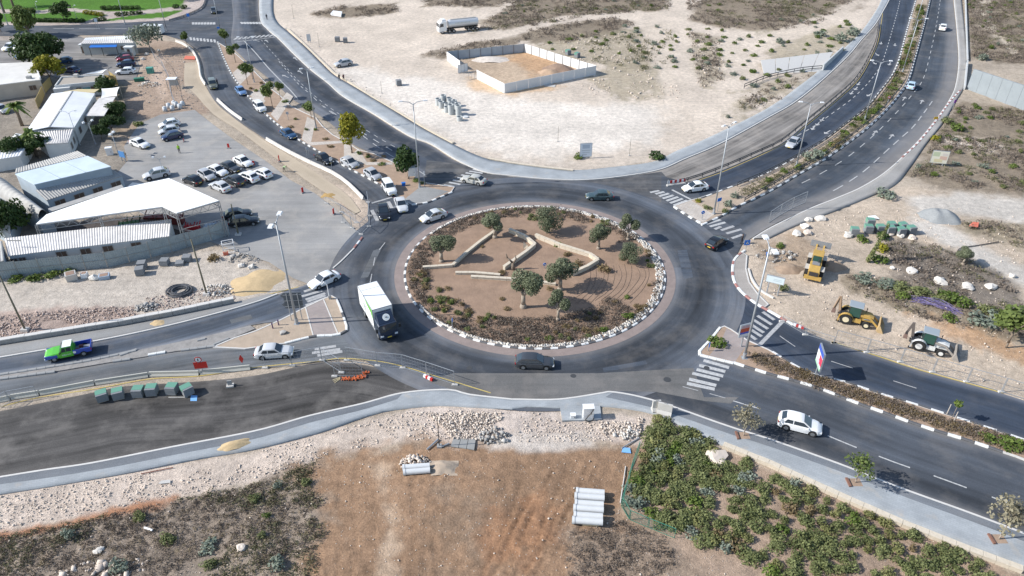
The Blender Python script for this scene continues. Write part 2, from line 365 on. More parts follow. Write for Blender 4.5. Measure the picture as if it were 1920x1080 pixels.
CL_L = [(1662,5),(1655,22),(1640,49),(1615,77),(1590,107),(1540,154),(1490,194),(1440,222),(1350,271),(1285,299),(1235,320),(1160,333)]
CL_R = [(1660,8),(1650,34),(1642,75),(1629,107),(1604,150),(1567,186),(1504,238),(1462,271),(1360,317),(1298,341),(1240,352),(1160,360)]
closed_lane = struct(ribbon('closed_lane',CL_L,CL_R,.006,ASPH_C,dust_edge=.6))
# --- south-east arm
SEU_T = [(1372,468),(1376,500),(1385,530),(1402,553),(1440,580),(1490,610),(1560,642),(1640,667),(1715,692),(1815,720),(1880,738),(1960,764),(2060,796)]
SEU_B = [(1300,590),(1330,605),(1365,618),(1390,632),(1415,645),(1440,657),(1515,700),(1580,717),(1640,737),(1715,760),(1840,800),(1930,830),(2030,864)]
road_seu = struct(ribbon('south_east_road',SEU_T,SEU_B,.008,ASPH_D,cols=12,wear=[(0,.9),(.12,.15),(.4,-.1),(.6,0),(.88,.1),(1,.9)]))
SEL_T = [(1290,650),(1310,667),(1375,682),(1435,701),(1527,727),(1600,755),(1675,782),(1740,805),(1815,828),(1905,858),(1990,890)]
SEL_B = [(1085,738),(1145,737),(1185,743),(1285,773),(1385,808),(1440,825),(1570,871),(1690,918),(1815,963),(1915,1001),(2010,1040)]
road_sel = struct(ribbon('south_east_exit_road',SEL_T,SEL_B,.008,asphalt('se exit asphalt',(.068,.077,.092),streak=.3),cols=14,wear=[(0,.2),(.2,.1),(.45,-.15),(.6,.0),(.70,-.05),(.74,-.5),(.9,-.45),(1,.1)]))
# --- west arm
WU_T = [(-60,681),(0,671),(175,641),(300,615),(400,590),(480,567),(545,543),(580,531),(625,503),(664,464)]
WU_B = [(-60,712),(0,703),(175,676),(262,656),(375,633),(480,608),(527,601),(572,578),(607,563),(640,545)]
road_wu = struct(ribbon('west_road',WU_T,WU_B,.008,asphalt('west asphalt',(.062,.075,.096),streak=.4),wear=[(0,.5),(.15,.2),(.45,-.2),(.7,0),(1,.9)]))
WL_T = [(-60,720),(0,712),(112,697),(212,680),(275,670),(325,661),(405,652),(455,650),(534,645),(587,632),(650,623),(690,610)]
WL_B = [(-60,763),(0,753),(75,741),(180,721),(280,706),(375,702),(475,692),(600,678),(640,673),(705,678),(755,688),(850,716)]
road_wl = struct(ribbon('west_entry_road',WL_T,WL_B,.010,asphalt('west entry asphalt',(.105,.113,.122),streak=.35),wear=[(0,.35),(.3,0),(.6,-.15),(1,.4)]))
base_course = struct(ribbon('unfinished_carriageway',[(-60,783),(0,771),(175,736),(225,725),(375,715),(480,704),(555,688),(615,678),(680,684),(755,701),(822,727)],
    [(-60,906),(0,896),(175,869),(325,839),(480,808),(580,781),(680,758),(720,746),(755,738),(800,733),(838,731)],.004,ASPH_N,cols=16,dust_edge=.25))
# --- ring
CX,CY,RK = 3.25,89.6,18.65
th = np.linspace(0,2*np.pi,181); rr = np.linspace(RK+1.25,29.6,17)
TH,RR = np.meshgrid(th,rr,indexing='ij')
n_ = fbm(TH*3+10,RR*.8,1.0,4,5)
wear = np.interp(RR,[20,21.0,22.2,24.2,25.8,27.4,29.6],[.4,.1,-.32,-.36,-.1,.35,.5])+(n_-.5)*.8
wear = wear*(1-np.clip((RR-28)/1.6,0,1)*.2)
idx = np.arange(TH.size).reshape(TH.shape)
F = np.stack([idx[:-1,:-1],idx[:-1,1:],idx[1:,1:],idx[1:,:-1]],-1).reshape(-1,4)[:,::-1]
V = np.c_[(CX+RR*np.cos(TH)).ravel(),(CY+RR*np.sin(TH)).ravel(),np.full(TH.size,.016)]
ring = np_mesh('roundabout_road',V,F,ASPH,attrs={'wear': wear.ravel(),'dust': (np.clip((RR-26.5)/2.5,0,1)*np.clip((fbm(CX+RR*np.cos(TH),CY+RR*np.sin(TH),.12,4,71)-.42)*3,0,1)).ravel()*.3+np.clip((21.2-RR)/.8,0,1).ravel()*.2},uv=np.c_[(TH*24).ravel(),RR.ravel()])
struct(ring); PAVED.append(np.c_[CX+29.4*np.cos(th[:-1:3]),CY+29.4*np.sin(th[:-1:3])])
# asphalt filling the mouths between ring and kerbs
apron_s = struct(sheet('patched_asphalt',[(800,715),(850,700),(960,700),(1120,700),(1300,690),(1320,745),(1385,745),(1370,757),(1320,752),(1230,735),(1140,733),(1050,750),(960,752),(900,745),(850,732)],.0185,
    asphalt('pale patched asphalt',(.135,.132,.128),streak=.12,patch=.2,dust=(.34,.30,.27),dusta=.35)))
apron_w = struct(sheet('side_asphalt',[(690,380),(760,400),(760,470),(700,560),(640,560),(580,540),(640,490),(690,442)],.0125,ASPH))
apron_e = struct(sheet('mouth_asphalt',[(1240,330),(1300,345),(1330,400),(1400,440),(1380,480),(1385,530),(1400,560),(1380,610),(1300,640),(1250,600),(1240,420)],.0125,ASPH))
apron_n = struct(sheet('north_asphalt',[(800,300),(860,308),(955,331),(1022,336),(1092,338),(1160,333),(1240,322),(1262,345),(1240,400),(1000,380),(830,400),(790,375)],.0122,asphalt('north asphalt',(.078,.080,.085),dusta=.4)))

# --- parking area and tracks
lot = struct(sheet('parking_lot',[(250,248),(262,232),(300,215),(365,206),(398,232),(440,263),(500,303),(545,338),(590,362),(636,398),(666,432),(690,442),(664,466),(625,505),(580,533),(550,522),(505,492),(440,470),(360,440),(300,420),(230,380),(215,330),(240,300),(232,275)],.003,ASPH_L,smooth=False))
upper_lot = struct(sheet('upper_car_park',[(-30,76),(60,76),(100,70),(150,68),(165,75),(175,100),(250,100),(262,125),(255,150),(215,152),(120,150),(90,140),(60,120),(-30,125)],.003,asphalt('upper lot asphalt',(.20,.19,.18),dusta=.5)))
tan_path = struct(ribbon('sandy_footway',[(346,118),(346,158),(362,172),(398,212),(448,245),(500,284),(545,317),(592,350),(640,380),(664,402)],[(371,116),(376,145),(386,163),(408,196),(450,230),(500,266),(550,296),(605,332),(652,366),(676,396)],.012,
    asphalt('compacted sand',(.40,.33,.245),streak=.08,patch=.12,dust=(.5,.42,.32),dusta=.4),cols=4))
# --- pavements
KC = mat('kerb concrete',(.56,.54,.51),.8,var=.25,scale=2)
def pavement(name,top,bot,m,dk=None,kerb_side='top',cols=4):
    o = struct(ribbon(name,top,bot,.13,m,cols=cols,skirt=True,dust_edge=.15))
    kerb(top if kerb_side == 'top' else bot,o,KC,.22,.15)
    return o
pv_n = pavement('north_pavement',[(486,-20),(488,35),(503,56),(522,72),(550,100),(582,130),(614,155),(644,181),(700,213),(732,233),(772,257),(808,270),(858,301),(908,323),(960,330),(1022,336),(1092,338),(1160,332),(1235,319),(1285,298),(1350,270),(1440,221),(1490,192),(1540,152),(1590,105),(1615,75),(1640,47),(1655,22),(1667,0),(1680,-30)],
    [(513,-20),(512,20),(520,42),(540,60),(572,88),(600,116),(626,141),(655,158),(702,186),(750,215),(800,245),(855,274),(894,292),(926,302),(960,306),(1020,314),(1080,320),(1150,314),(1225,304),(1270,283),(1330,258),(1440,203),(1502,159),(1540,129),(1585,89),(1615,59),(1640,24),(1652,0),(1662,-30)],PAV_B)
pv_ne = pavement('north_east_pavement',[(1788,-30),(1789,0),(1794,50),(1798,112),(1792,160),(1779,190),(1757,222),(1722,265),(1667,318),(1617,351),(1567,373),(1517,393),(1447,427),(1412,448)],
    [(1802,-30),(1803,0),(1808,50),(1813,112),(1808,160),(1792,190),(1770,228),(1738,268),(1706,314),(1678,347),(1635,367),(1565,396),(1500,420),(1440,448)],asphalt('pale footway',(.30,.29,.275),streak=.1,patch=.2,dusta=.5))
pv_sw = pavement('south_west_pavement',[(-60,907),(0,896),(87,882),(175,869),(325,839),(480,809),(580,781),(680,758),(755,738),(840,732),(880,741),(960,750)],
    [(-60,938),(0,927),(125,907),(250,885),(375,860),(480,842),(600,811),(680,783),(730,770),(817,761),(890,764),(960,768)],PAV_B)
strip_sw = ribbon('footway_strip',[(-60,907.5),(0,897),(87,883),(175,870),(325,840),(480,810),(580,782),(680,759),(755,739)],[(-60,921),(0,910),(100,896),(225,875),(325,855),(480,824),(585,793),(680,770),(745,750)],.134,PAV_D,cols=2,dust_edge=0); strip_sw.parent = pv_sw; PAVED.pop()
pv_s = pavement('south_pavement',[(960,750),(1047,750),(1130,738),(1145,736),(1185,742),(1235,755),(1285,772),(1335,790),(1385,807),(1440,824),(1570,870),(1690,917),(1815,962),(1915,1000),(2010,1038)],
    [(960,768),(992,763),(1052,766),(1120,762),(1170,766),(1225,776),(1270,796),(1325,822),(1380,846),(1440,868),(1570,927),(1690,979),(1815,1029),(1910,1064),(2000,1104)],PAV_B)
strip_s = ribbon('footway_strip',[(1150,737),(1185,743.5),(1235,756.5),(1285,773.5),(1335,791.5),(1385,808.5),(1440,825.5),(1570,871.5),(1690,918.5),(1815,963.5),(1915,1001.5),(2010,1039)],[(1135,746),(1185,757),(1235,769),(1285,786),(1335,804),(1385,821),(1440,838),(1570,884),(1690,931),(1815,977),(1915,1015),(2010,1052)],.134,PAV_D,cols=2,dust_edge=0); strip_s.parent = pv_s; PAVED.pop()
pv_w = pavement('west_pavement',[(-60,681),(0,671),(175,641),(300,615),(400,590),(480,567),(520,552)],[(-60,658),(0,648),(100,631),(225,611),(325,592),(440,568),(500,553)],asphalt('west footway',(.25,.25,.245),streak=.1,patch=.2,dusta=.6))
cab_pad = MB().prism(GL([(1050,764),(1125,762),(1128,788),(1054,790)]),-.1,.131).build('cabinet_pad',PAV_B,pv_s,uvxy=True)

# ================================================================== raised islands
SOIL_R = mat('dry soil',(.33,.235,.168),.95,var=.5,scale=.8,bump=.6,bscale=6)
SOIL_P = mat('pale dry soil',(.39,.31,.235),.95,var=.4,scale=.8,bump=.6,bscale=6)
def island(name,px,z=.13,m=SOIL_R,kerb_m=KC,smooth=False):
    P = GL(px)
    if smooth: P = [Vector((*p,0)) for p in sm(P,1.0,True)]
    o = struct(MB().prism(P,-.1,z).build(name,m,uvxy=True)); PAVED.append(np.array([(p.x,p.y) for p in P]))
    if kerb_m: strip(MB(),np.array([p[:2] for p in P+[P[0]]]),.2,-.1,z+.03).build('kerb',kerb_m,o)
    return o
med_nw = island('north_west_median',[(408,80),(421,112),(436,142),(458,172),(484,200),(516,230),(552,257),(600,286),(650,314),(700,340),(738,362),(752,374),(772,384),(800,380),(845,362),(852,352),(790,343),(770,325),(736,305),(700,289),(672,282),(650,268),(624,254),(605,238),(592,222),(570,212),(545,200),(525,180),(512,170),(500,158),(480,138),(460,118),(440,100),(425,90)],m=SOIL_R)
med_ne = island('north_east_median',[(1263,388),(1296,376),(1310,373),(1360,356),(1440,325),(1535,271),(1580,238),(1625,203),(1647,176),(1672,143),(1685,113),(1702,51),(1717,0),(1724,-30),(1747,-30),(1743,0),(1731,50),(1714,112),(1701,154),(1676,189),(1651,216),(1614,249),(1549,296),(1501,324),(1440,360),(1385,386),(1350,406),(1316,421)],m=SOIL_P)
med_se = island('south_east_median',[(1310,664),(1330,640),(1348,617),(1358,613),(1370,619),(1400,639),(1440,657),(1515,700),(1580,717),(1640,737),(1715,760),(1840,800),(1930,830),(2030,864),(1990,890),(1905,857),(1815,827),(1740,804),(1675,781),(1600,754),(1527,726),(1435,700),(1375,681),(1330,671)],m=SOIL_R)
isl_w = island('west_splitter_island',[(400,652),(440,635),(480,622),(527,601),(572,578),(606,562),(622,556),(631,561),(638,578),(646,600),(650,620),(630,629),(587,632),(534,645),(460,655)],m=SOIL_P)
med_w = island('broken_west_median',[(-60,713),(0,704),(175,677),(262,657),(375,634),(470,611),(478,617),(430,637),(395,650),(325,660),(275,669),(212,679),(112,696),(0,711),(-60,720)],z=.09,m=mat('broken paving',(.27,.255,.24),.95,var=.6,scale=1.3,bump=.8,bscale=5),kerb_m=None)
corner_e = island('east_corner_pavement',[(1378,485),(1374,510),(1378,530),(1392,550),(1412,566),(1432,578),(1440,572),(1420,552),(1404,530),(1398,505),(1400,480),(1392,474)],m=asphalt('corner footway',(.34,.31,.28),streak=.1,patch=.2,dusta=.4))
# paved crossings on the islands
def pad(parent,px,m,z=.136,name='paved_crossing'): return MB().prism(GL(px),.05,z).build(name,m,parent,uvxy=True)
pad(isl_w,[(573,579),(607,563),(632,628),(588,631)],PAV_R); kerb([(607,563),(634,628)],isl_w,KC,.15,.17,smooth=False); kerb([(573,578),(588,632)],isl_w,KC,.15,.17,smooth=False)
pad(med_se,[(1362,617),(1404,641),(1378,680),(1330,668),(1352,640)],PAV_R); pad(med_ne,[(1265,389),(1296,377),(1338,404),(1317,419)],PAV_C)
pad(med_nw,[(757,376),(790,350),(842,360),(800,379),(773,383)],asphalt('island footway',(.24,.24,.235),streak=.05))
for px in ([(436,138),(450,160),(470,140),(455,122)],[(470,185),(484,200),(515,160),(500,156)],[(468,178),(490,200),(498,190),(476,170)],[(508,215),(520,228),(550,182),(538,174)],[(566,262),(582,274),(592,228),(576,220)],[(645,300),(662,300),(660,276),(645,270)],[(648,300),(665,309),(690,308),(672,280)]):
    pad(med_nw,px,PAV_C,z=.1335+.0008*len(med_nw.children))
pad(med_nw,[(682,305),(735,306),(737,310),(686,311)],PAV_C,z=.146); pad(med_nw,[(580,268),(645,265),(647,269),(584,274)],PAV_C,z=.148)
# the grid between the tan footway and the lane: rough verge
# ================================================================== roundabout island
r_is = struct(MB().prism([(CX+RK*math.cos(a),CY+RK*math.sin(a)) for a in np.linspace(0,2*np.pi,97)[:-1]],-.1,.17).build('roundabout_island',mat('island soil',(.275,.185,.128),.95,var=.55,scale=.5,bump=.8,bscale=4)))
apr = MB()
for i in range(120):
    a0,a1 = 2*math.pi*i/120,2*math.pi*(i+1)/120
    p = lambda r,a,z: (CX+r*math.cos(a),CY+r*math.sin(a),z)
    apr.quad(p(RK-.1,a0,.06),p(RK+1.5,a0,.03),p(RK+1.5,a1,.03),p(RK-.1,a1,.06))
apr.build('reddish_apron',mat('reddish concrete',(.25,.20,.18),.85,var=.4,scale=.9,bump=.3),r_is,uvxy=True)
ks = MB(); ks.add([(-.5,-.16,-.15),(.5,-.16,-.15),(.5,.16,-.15),(-.5,.16,-.15),(-.5,-.16,.13),(.5,-.16,.13),(.5,.16,.19),(-.5,.16,.19),(-.5,-.09,.19),(.5,-.09,.19)],
    [(3,2,1,0),(0,1,5,4),(4,5,9,8),(8,9,6,7),(2,3,7,6),(1,2,6,9,5),(3,0,4,8,7)])
kw = ks.build('kerb_stone',WHITE_P); kb = ks.build('kerb_stone',BLACK_P); kr = ks.build('kerb_stone',RED_P)
KST = {'w': kw.data,'b': kb.data,'r': kr.data}
for o in (kw,kb,kr): bpy.data.objects.remove(o)
def kerb_stones(px,parent,seq,L=1.0,world=False,zoff=.0,lat=0,flip=False,gap=.02):
    P = np.asarray(px,float) if world else path(px,.3)
    if lat: P = offset(P,lat)
    if flip: P = P[::-1]
    s = np.r_[0,np.cumsum(np.hypot(*np.diff(P,axis=0).T))]; n = int(s[-1]/L)
    for i in range(n):
        q = [(np.interp(t,s,P[:,0]),np.interp(t,s,P[:,1])) for t in (i*L+gap,(i+1)*L-gap)]
        c = seq[i % len(seq)]
        if c == '-': continue
        o = bpy.data.objects.new('kerb_stone',KST[c]); o.parent = parent; COL.objects.link(o)
        o.location = ((q[0][0]+q[1][0])/2,(q[0][1]+q[1][1])/2,zoff+random.uniform(-.012,.012)); dx,dy = q[1][0]-q[0][0],q[1][1]-q[0][1]
        o.rotation_euler = (0,0,math.atan2(dy,dx)+random.uniform(-.02,.02)); o.scale = (math.hypot(dx,dy),1,1)
aa = np.linspace(0,2*np.pi,721)
kerb_stones(np.c_[CX+(RK)*np.cos(aa),CY+(RK)*np.sin(aa)],r_is,'wb',L=2*math.pi*RK/118,world=True)
kerb_stones(NEL_R[1:-1],med_ne,'wb',lat=.05,zoff=.02,L=1.3); kerb_stones(NER_L[1:],med_ne,'wb',lat=0,flip=True,zoff=.02,L=1.3)
kerb_stones([(1264,389),(1290,406),(1316,421)],med_ne,'wb',zoff=.02,L=.9)
kerb_stones([(1375,681),(1435,700),(1527,726),(1600,754),(1675,781),(1740,804),(1815,827),(1905,857)],med_se,'wb',L=1.3,zoff=.01)
kerb_stones([(1440,656),(1515,699),(1580,716),(1640,736),(1715,759),(1840,799),(1920,826)],med_se,'wb',L=1.3,flip=True,zoff=.01)
kerb_stones([(1350,615),(1330,640),(1309,664),(1330,671),(1375,682)],med_se,'w',L=1.0,zoff=.01)
kerb_stones(NWL_R[:-2],med_nw,'wb',L=1.0,zoff=.01,flip=True)
kerb_stones([(772,385),(800,381),(825,371),(848,361)],med_nw,'wb',L=.9,zoff=.01)
kerb_stones([(534,645),(587,632),(630,629),(650,621),(646,600),(638,578),(631,561)],isl_w,'wwwb',L=1.0,zoff=.01)
kerb_stones([(1396,470),(1377,487),(1373,510),(1378,532),(1394,552),(1420,572),(1440,583),(1490,612)],corner_e,'wrw',L=1.0,zoff=.01)
kerb_stones([(664,466),(684,440)],lot,'rw',L=1.1,zoff=-.02); kerb([(625,503),(640,490),(664,466)],lot,KC,.2,.12)
kerb_stones([(1800,170),(1780,192),(1757,224),(1722,267),(1690,297)],pv_ne,'rw',L=1.2)
# broken kerb pieces of the torn-up median
KG = ks.build('kerb_stone',CONC_G); KST['g'] = KG.data; bpy.data.objects.remove(KG)
for px,sq in (([(0,704),(90,690),(175,676),(262,657)],'g'),([(0,712),(60,704),(112,697)],'g'),([(137,692),(150,690)],'g'),([(155,689),(172,686)],'g'),([(212,679),(262,672),(275,670)],'gg-g'),([(278,667),(325,659)],'w'),([(340,658),(405,650)],'g'),([(225,668),(262,655)],'g'),([(370,640),(400,633)],'g-g'),([(400,648),(435,634)],'gg')):
    kerb_stones(px,med_w,sq,L=1.0,zoff=.04)

# ================================================================== painted markings (each dash or bar its own sheet)
def dashes(px,parent,dash,gap,w=.14,z=.024,m=ROADPAINT,name='lane_dash',start=0,a=0,b=None):
    P = path(px,.4); s = np.r_[0,np.cumsum(np.hypot(*np.diff(P,axis=0).T))]; t = start; k = 0
    while t+dash < s[-1]:
        ts = np.linspace(t,t+dash,3); Q = np.c_[np.interp(ts,s,P[:,0]),np.interp(ts,s,P[:,1])]
        A = offset(Q,w/2); B = offset(Q,-w/2); mb = MB()
        for i in range(2): mb.quad((*B[i],z),(*B[i+1],z),(*A[i+1],z),(*A[i],z))
        mb.build(name,m,parent); t += dash+gap
def line(px,parent,w=.14,z=.024,m=ROADPAINT,name='edge_line'):
    P = path(px,.8); A = offset(P,w/2); B = offset(P,-w/2); mb = MB()
    for i in range(len(P)-1): mb.quad((*B[i],z),(*B[i+1],z),(*A[i+1],z),(*A[i],z))
    return mb.build(name,m,parent)
def bars(pairs,parent,m=ROADPAINT,w=.5,z=.024,name='crossing_stripe'):
    for a,b in pairs:
        P = np.array([G(*a)[:2],G(*b)[:2]]); A = offset(P,w/2); B = offset(P,-w/2)
        MB().quad((*B[0],z),(*B[1],z),(*A[1],z),(*A[0],z)).build(name,m,parent)
def arrow(px,to,parent,L=3.2,z=.024,m=ROADPAINT):
    c = G(*px); d = (G(*to)-c).normalized(); n = Vector((-d.y,d.x,0)); mb = MB()
    q = lambda s,t: tuple((c+d*s+n*t)[:2])+(z,)
    mb.quad(q(-L/2,-.12),q(L/8,-.12),q(L/8,.12),q(-L/2,.12)); mb.add([q(L/8,-.55),q(L/2,0),q(L/8,.55)],[(0,1,2)])
    mb.build('lane_arrow',m,parent)
# NE approach crossing and stop line
bars([((1222+d*6.9,359.5+d*4.3),(1237+d*8.6,356.5+d*3.2)) for d in range(1,7)],road_nel,w=.55)
bars([((1219,361),(1236,357.5))],road_nel,w=.5); bars([((1260,356),(1295,374))],road_nel,w=.4,name='stop_line')
bars([((1324,420),(1351,412)),((1331,425),(1360,417))],road_ner,w=.5); bars([((1340,430),(1352,425)),((1352,432),(1376,424)),((1362,438),(1390,430)),((1372,447),(1392,440))],road_ner,w=.5,m=ROADPAINT_F)
# NW exit crossing
bars([((832,347),(852,350)),((842,342),(863,346)),((849,337.5),(872,342)),((857,333),(880,337)),((865,328),(890,333.5)),((873,324),(900,329)),((880,321),(905,325)),((887,317.5),(911,323))],road_nwr,w=.5)
bars([((697,394),(708,414)),((728,378),(735,391)),((741,372),(748,386)),((713,386),(721,402))],road_nwl,w=.6,m=ROADPAINT_F); bars([((697,381),(735,370))],road_nwl,w=.4,m=ROADPAINT_F,name='stop_line')
# SE crossings
bars([((1319,676),(1367,689.5)),((1311,685),(1360,697)),((1306,693),(1356,705.5)),((1298,700),(1349,712)),((1292,711),(1343,723)),((1288,719),(1340,730))],road_sel,w=.55)
bars([((1398,612),(1428,631)),((1404,606),(1432,624)),((1413,600),(1440,617)),((1420,592),(1447,609)),((1430,585),(1452,600)),((1396,622),(1418,637))],road_seu,w=.5,m=ROADPAINT_F)
bars([((1425,646),(1468,602))],road_seu,w=.5,m=ROADPAINT_F,name='stop_line')
# W crossings
bars([((570,547),(590,540)),((566,556),(604,545)),((573,562),(610,550)),((576,566),(610,554)),((573,573),(611,559))],road_wu,w=.5,m=ROADPAINT_F)
bars([((585,662),(638,655)),((595,667),(642,659)),((590,655),(630,649))],road_wl,w=.5,m=ROADPAINT_F)
# north junction crossings
for k in range(8): bars([((357+k*6.4,70.0+k*.6),(358.5+k*6.4,75.5+k*.6))],junction,w=.55,name='crossing_stripe')
for k in range(10): bars([((439+k*8.2,74.5-k*.7),(446+k*8.4,70-k*.7))],junction,w=.6,z=.026)
for k in range(8): bars([((362+k*5.6,42),(362.5+k*5.6,46))],junction,w=.7)
for k in range(7): bars([((452+k*5.6,41.5),(455+k*5.6,45))],junction,w=.7)
bars([((440,79),(522,69))],road_nwr,w=.3,name='stop_line')
# lines
dashes([(1690,-10),(1683,20),(1672,60),(1660,100),(1650,125),(1630,153),(1600,183),(1560,213),(1530,234),(1500,252),(1470,266)],road_nel,1.6,1.6,.17)
dashes([(1763,0),(1755,50),(1742,110),(1730,150),(1710,178),(1680,212),(1640,252),(1590,294),(1540,325),(1490,350)],road_ner,2.6,3.0,.15)
dashes([(1748,190),(1735,208),(1712,238),(1690,258),(1660,285),(1625,317),(1590,342),(1555,362)],road_ner,3.2,2.2,.2)
line([(1657,10),(1647,75),(1634,107),(1609,150),(1572,186),(1509,238),(1467,271),(1365,318),(1310,338)],road_nel,.14,m=YELLOW_P)
for p,t in (((1652,81),(1650,90)),((1678,84),(1677,93)),((1644,102),(1649,106)),((1639,118),(1644,122)),((1668,120),(1664,126)),((1610,157),(1606,162)),((1605,166),(1600,171)),((1597,174),(1593,179)),((1630,178),(1623,182)),((1542,224),(1538,229)),((1534,232),(1529,237)),((1525,240),(1521,245)),((1551,248),(1544,252))): arrow(p,t,road_nel,2.6)
for p,t in (((1695,185),(1700,178)),((1728,191),(1732,184)),((1640,249),(1646,243)),((1671,256),(1676,250))): arrow(p,t,road_ner,3.0,m=ROADPAINT_F)
dashes([(490,75),(512,100),(535,125),(560,152),(590,180),(630,210),(680,240),(730,270),(790,300)],road_nwr,1.5,1.6,.15,m=ROADPAINT_F)
dashes([(523,115),(540,135),(560,158),(580,175)],road_nwr,1.5,1.5,.17)
dashes([(588,183),(610,203),(650,230),(690,255),(740,285),(790,312)],road_nwr,2.2,2.6,.17); dashes([(600,195),(640,222),(690,262),(730,290),(760,305),(800,330)],road_nwr,2.8,2.4,.17)
line([(457,76),(478,98),(502,126),(525,150),(545,170),(558,185)],road_nwr,.25); 
for p,t in (((535,80),(528,75)),((554,110),(547,104)),((563,135),(556,130)),((500,77),(495,73)),((535,143),(528,140)),((480,76),(473,74))): arrow(p,t,road_nwr,3,m=ROADPAINT_F)
line([(1145,738.5),(1185,744.5),(1285,774.5),(1385,809.5),(1440,826.5),(1570,872.5),(1690,919.5),(1815,964.5),(1915,1002.5)],road_sel,.1)
dashes([(1375,752),(1415,764),(1460,777),(1540,812),(1600,837),(1680,868),(1750,892),(1840,925),(1930,958)],road_sel,3.0,2.2,.17)
dashes([(1280,725),(1330,738),(1390,755)],road_sel,1.8,1.3,.12,m=ROADPAINT_F)
dashes([(1462,630),(1500,655),(1560,678),(1640,703),(1740,735),(1840,765)],road_seu,2.5,4.5,.13,m=ROADPAINT_F)
line([(1560,641),(1640,666),(1715,691),(1815,719),(1880,737)],road_seu,.18,m=YELLOW_P,z=.03)
line([(0,763),(75,745),(180,729),(280,711),(375,705),(480,689),(600,677),(640,672),(705,677),(755,687),(805,702),(855,717),(920,737)],road_wl,.15,m=YELLOW_P,z=.03)
dashes([(722,455),(705,478),(700,500),(694,530)],road_wu,2.2,2.2,.13,m=ROADPAINT_F,z=.03)
line([(450,565),(520,548),(560,538)],road_wu,.14,m=YELLOW_P)
dashes([(100,53.5),(200,54),(300,53)],junction,6,1.5,.25)
# ================================================================== ground
def zone(px,col,soft=1.2,jit=2.0,amp=.12,stone=.3,strength=1.0):
    ZONES.append((np.array([G(*p)[:2] for p in px]),col,soft,jit,amp,stone,strength))
ZONES = []
SAND,SCRUB,DIRT,RUB = (.58,.495,.41),(.24,.195,.145),(.295,.188,.118),(.54,.45,.375)
YARD,LAWN = (.46,.405,.345),(.075,.17,.022)
# sand flats in the north
zone([(505,-60),(1700,-60),(1640,30),(1580,95),(1440,212),(1280,292),(1080,326),(860,285),(650,165),(515,45)],SAND,amp=.05,stone=.15,jit=.3)
zone([(640,120),(1000,190),(1250,200),(1230,270),(1000,300),(800,240),(620,130)],(.68,.62,.55),5,5,.04,.1,.8)
for p in ([(585,24),(640,12),(740,8),(748,22),(690,32),(600,34)],[(760,-30),(1010,-30),(1000,2),(890,14),(800,12)],[(790,103),(870,84),(960,64),(1000,70),(965,84),(850,110)],
          [(930,28),(960,5),(1000,-30),(1260,-30),(1255,18),(1100,30),(1040,42),(965,54),(900,60),(890,40)],[(965,62),(1040,46),(1150,32),(1195,46),(1170,60),(1060,82),(990,84)],
          [(1285,-30),(1650,-30),(1600,15),(1510,50),(1450,58),(1350,52),(1290,38)]):
    zone(p,SCRUB,2.5,5,.2,.3)
for p in ([(1000,84),(1160,55),(1255,45),(1265,105),(1210,135),(1100,120),(1020,110)],[(1295,55),(1345,72),(1355,150),(1315,165),(1285,110)],[(1370,200),(1440,158),(1540,130),(1505,158),(1440,200),(1385,228)],[(1130,120),(1270,120),(1290,180),(1180,185),(1120,160)],[(1440,60),(1530,40),(1600,50),(1600,90),(1540,110),(1440,120)]):
    zone(p,(.33,.28,.20),3,8,.25,.8,.75)
zone([(855,100),(985,88),(1110,130),(945,168),(880,135)],(.47,.36,.26),1.5,2,.1,.3); zone([(960,92),(1010,95),(1080,130),(1000,140),(960,120)],(.44,.27,.15),4,4,.15,.3,.8)
zone([(875,140),(945,165),(1040,150),(1060,160),(960,182),(890,170)],(.55,.36,.2),2,3,.03,.1,.7)
zone([(1200,60),(1300,-40),(1330,-40),(1290,40),(1420,70),(1560,20),(1640,-20),(1560,50),(1420,100),(1340,60),(1290,60),(1310,180),(1250,190)],SAND,2,2,.03,.1,.85)
zone([(900,72),(1050,30),(1200,20),(1210,32),(1060,40),(930,75)],SAND,1.2,1,.03,.1)
# east
zone([(1795,-60),(2100,-60),(2100,180),(1920,120),(1815,112)],SCRUB,2,4,.25,.4)
zone([(1830,-30),(1870,-30),(1850,30),(1905,90),(1900,100),(1840,50)],(.5,.43,.34),1.5,3,.05,.3)
zone([(1700,330),(1740,270),(1795,185),(1920,205),(2100,260),(2100,400),(1760,352)],SCRUB,2,4,.25,.4)
zone([(1770,255),(1850,260),(1880,290),(1840,290),(1780,275)],SAND,2,3,.05,.3)
zone([(1400,450),(1560,398),(1640,372),(1700,350),(1800,362),(2100,390),(2100,800),(1920,750),(1700,686),(1560,640),(1440,580),(1398,540),(1392,500)],(.47,.385,.30),1.0,1.5,.06,.5)
zone([(1700,370),(1800,362),(2100,385),(2100,430),(1920,425),(1800,400),(1720,400)],(.53,.485,.43),2,2,.04,.2)
zone([(1700,420),(1740,410),(1860,470),(1940,510),(2100,560),(2100,590),(1900,530),(1800,470),(1720,440)],(.53,.485,.43),2,2,.03,.2)
zone([(1650,455),(1720,450),(1800,478),(1900,530),(1930,600),(1800,590),(1690,530)],(.20,.17,.14),2,3,.2,.5)
zone([(1790,415),(1860,410),(2100,450),(2100,520),(1880,460)],(.30,.25,.18),2,4,.2,.4)
zone([(1570,500),(1700,540),(1920,600),(2100,640),(2100,690),(1870,640),(1720,600),(1600,550)],(.26,.21,.15),2,3,.2,.5)
zone([(1660,585),(1740,590),(1920,650),(2000,680),(2000,710),(1860,660),(1760,625)],(.42,.26,.15),1.5,3,.2,.5,.8)
zone([(1420,455),(1500,440),(1540,470),(1510,500),(1440,500)],(.38,.29,.21),2,3,.2,.8)
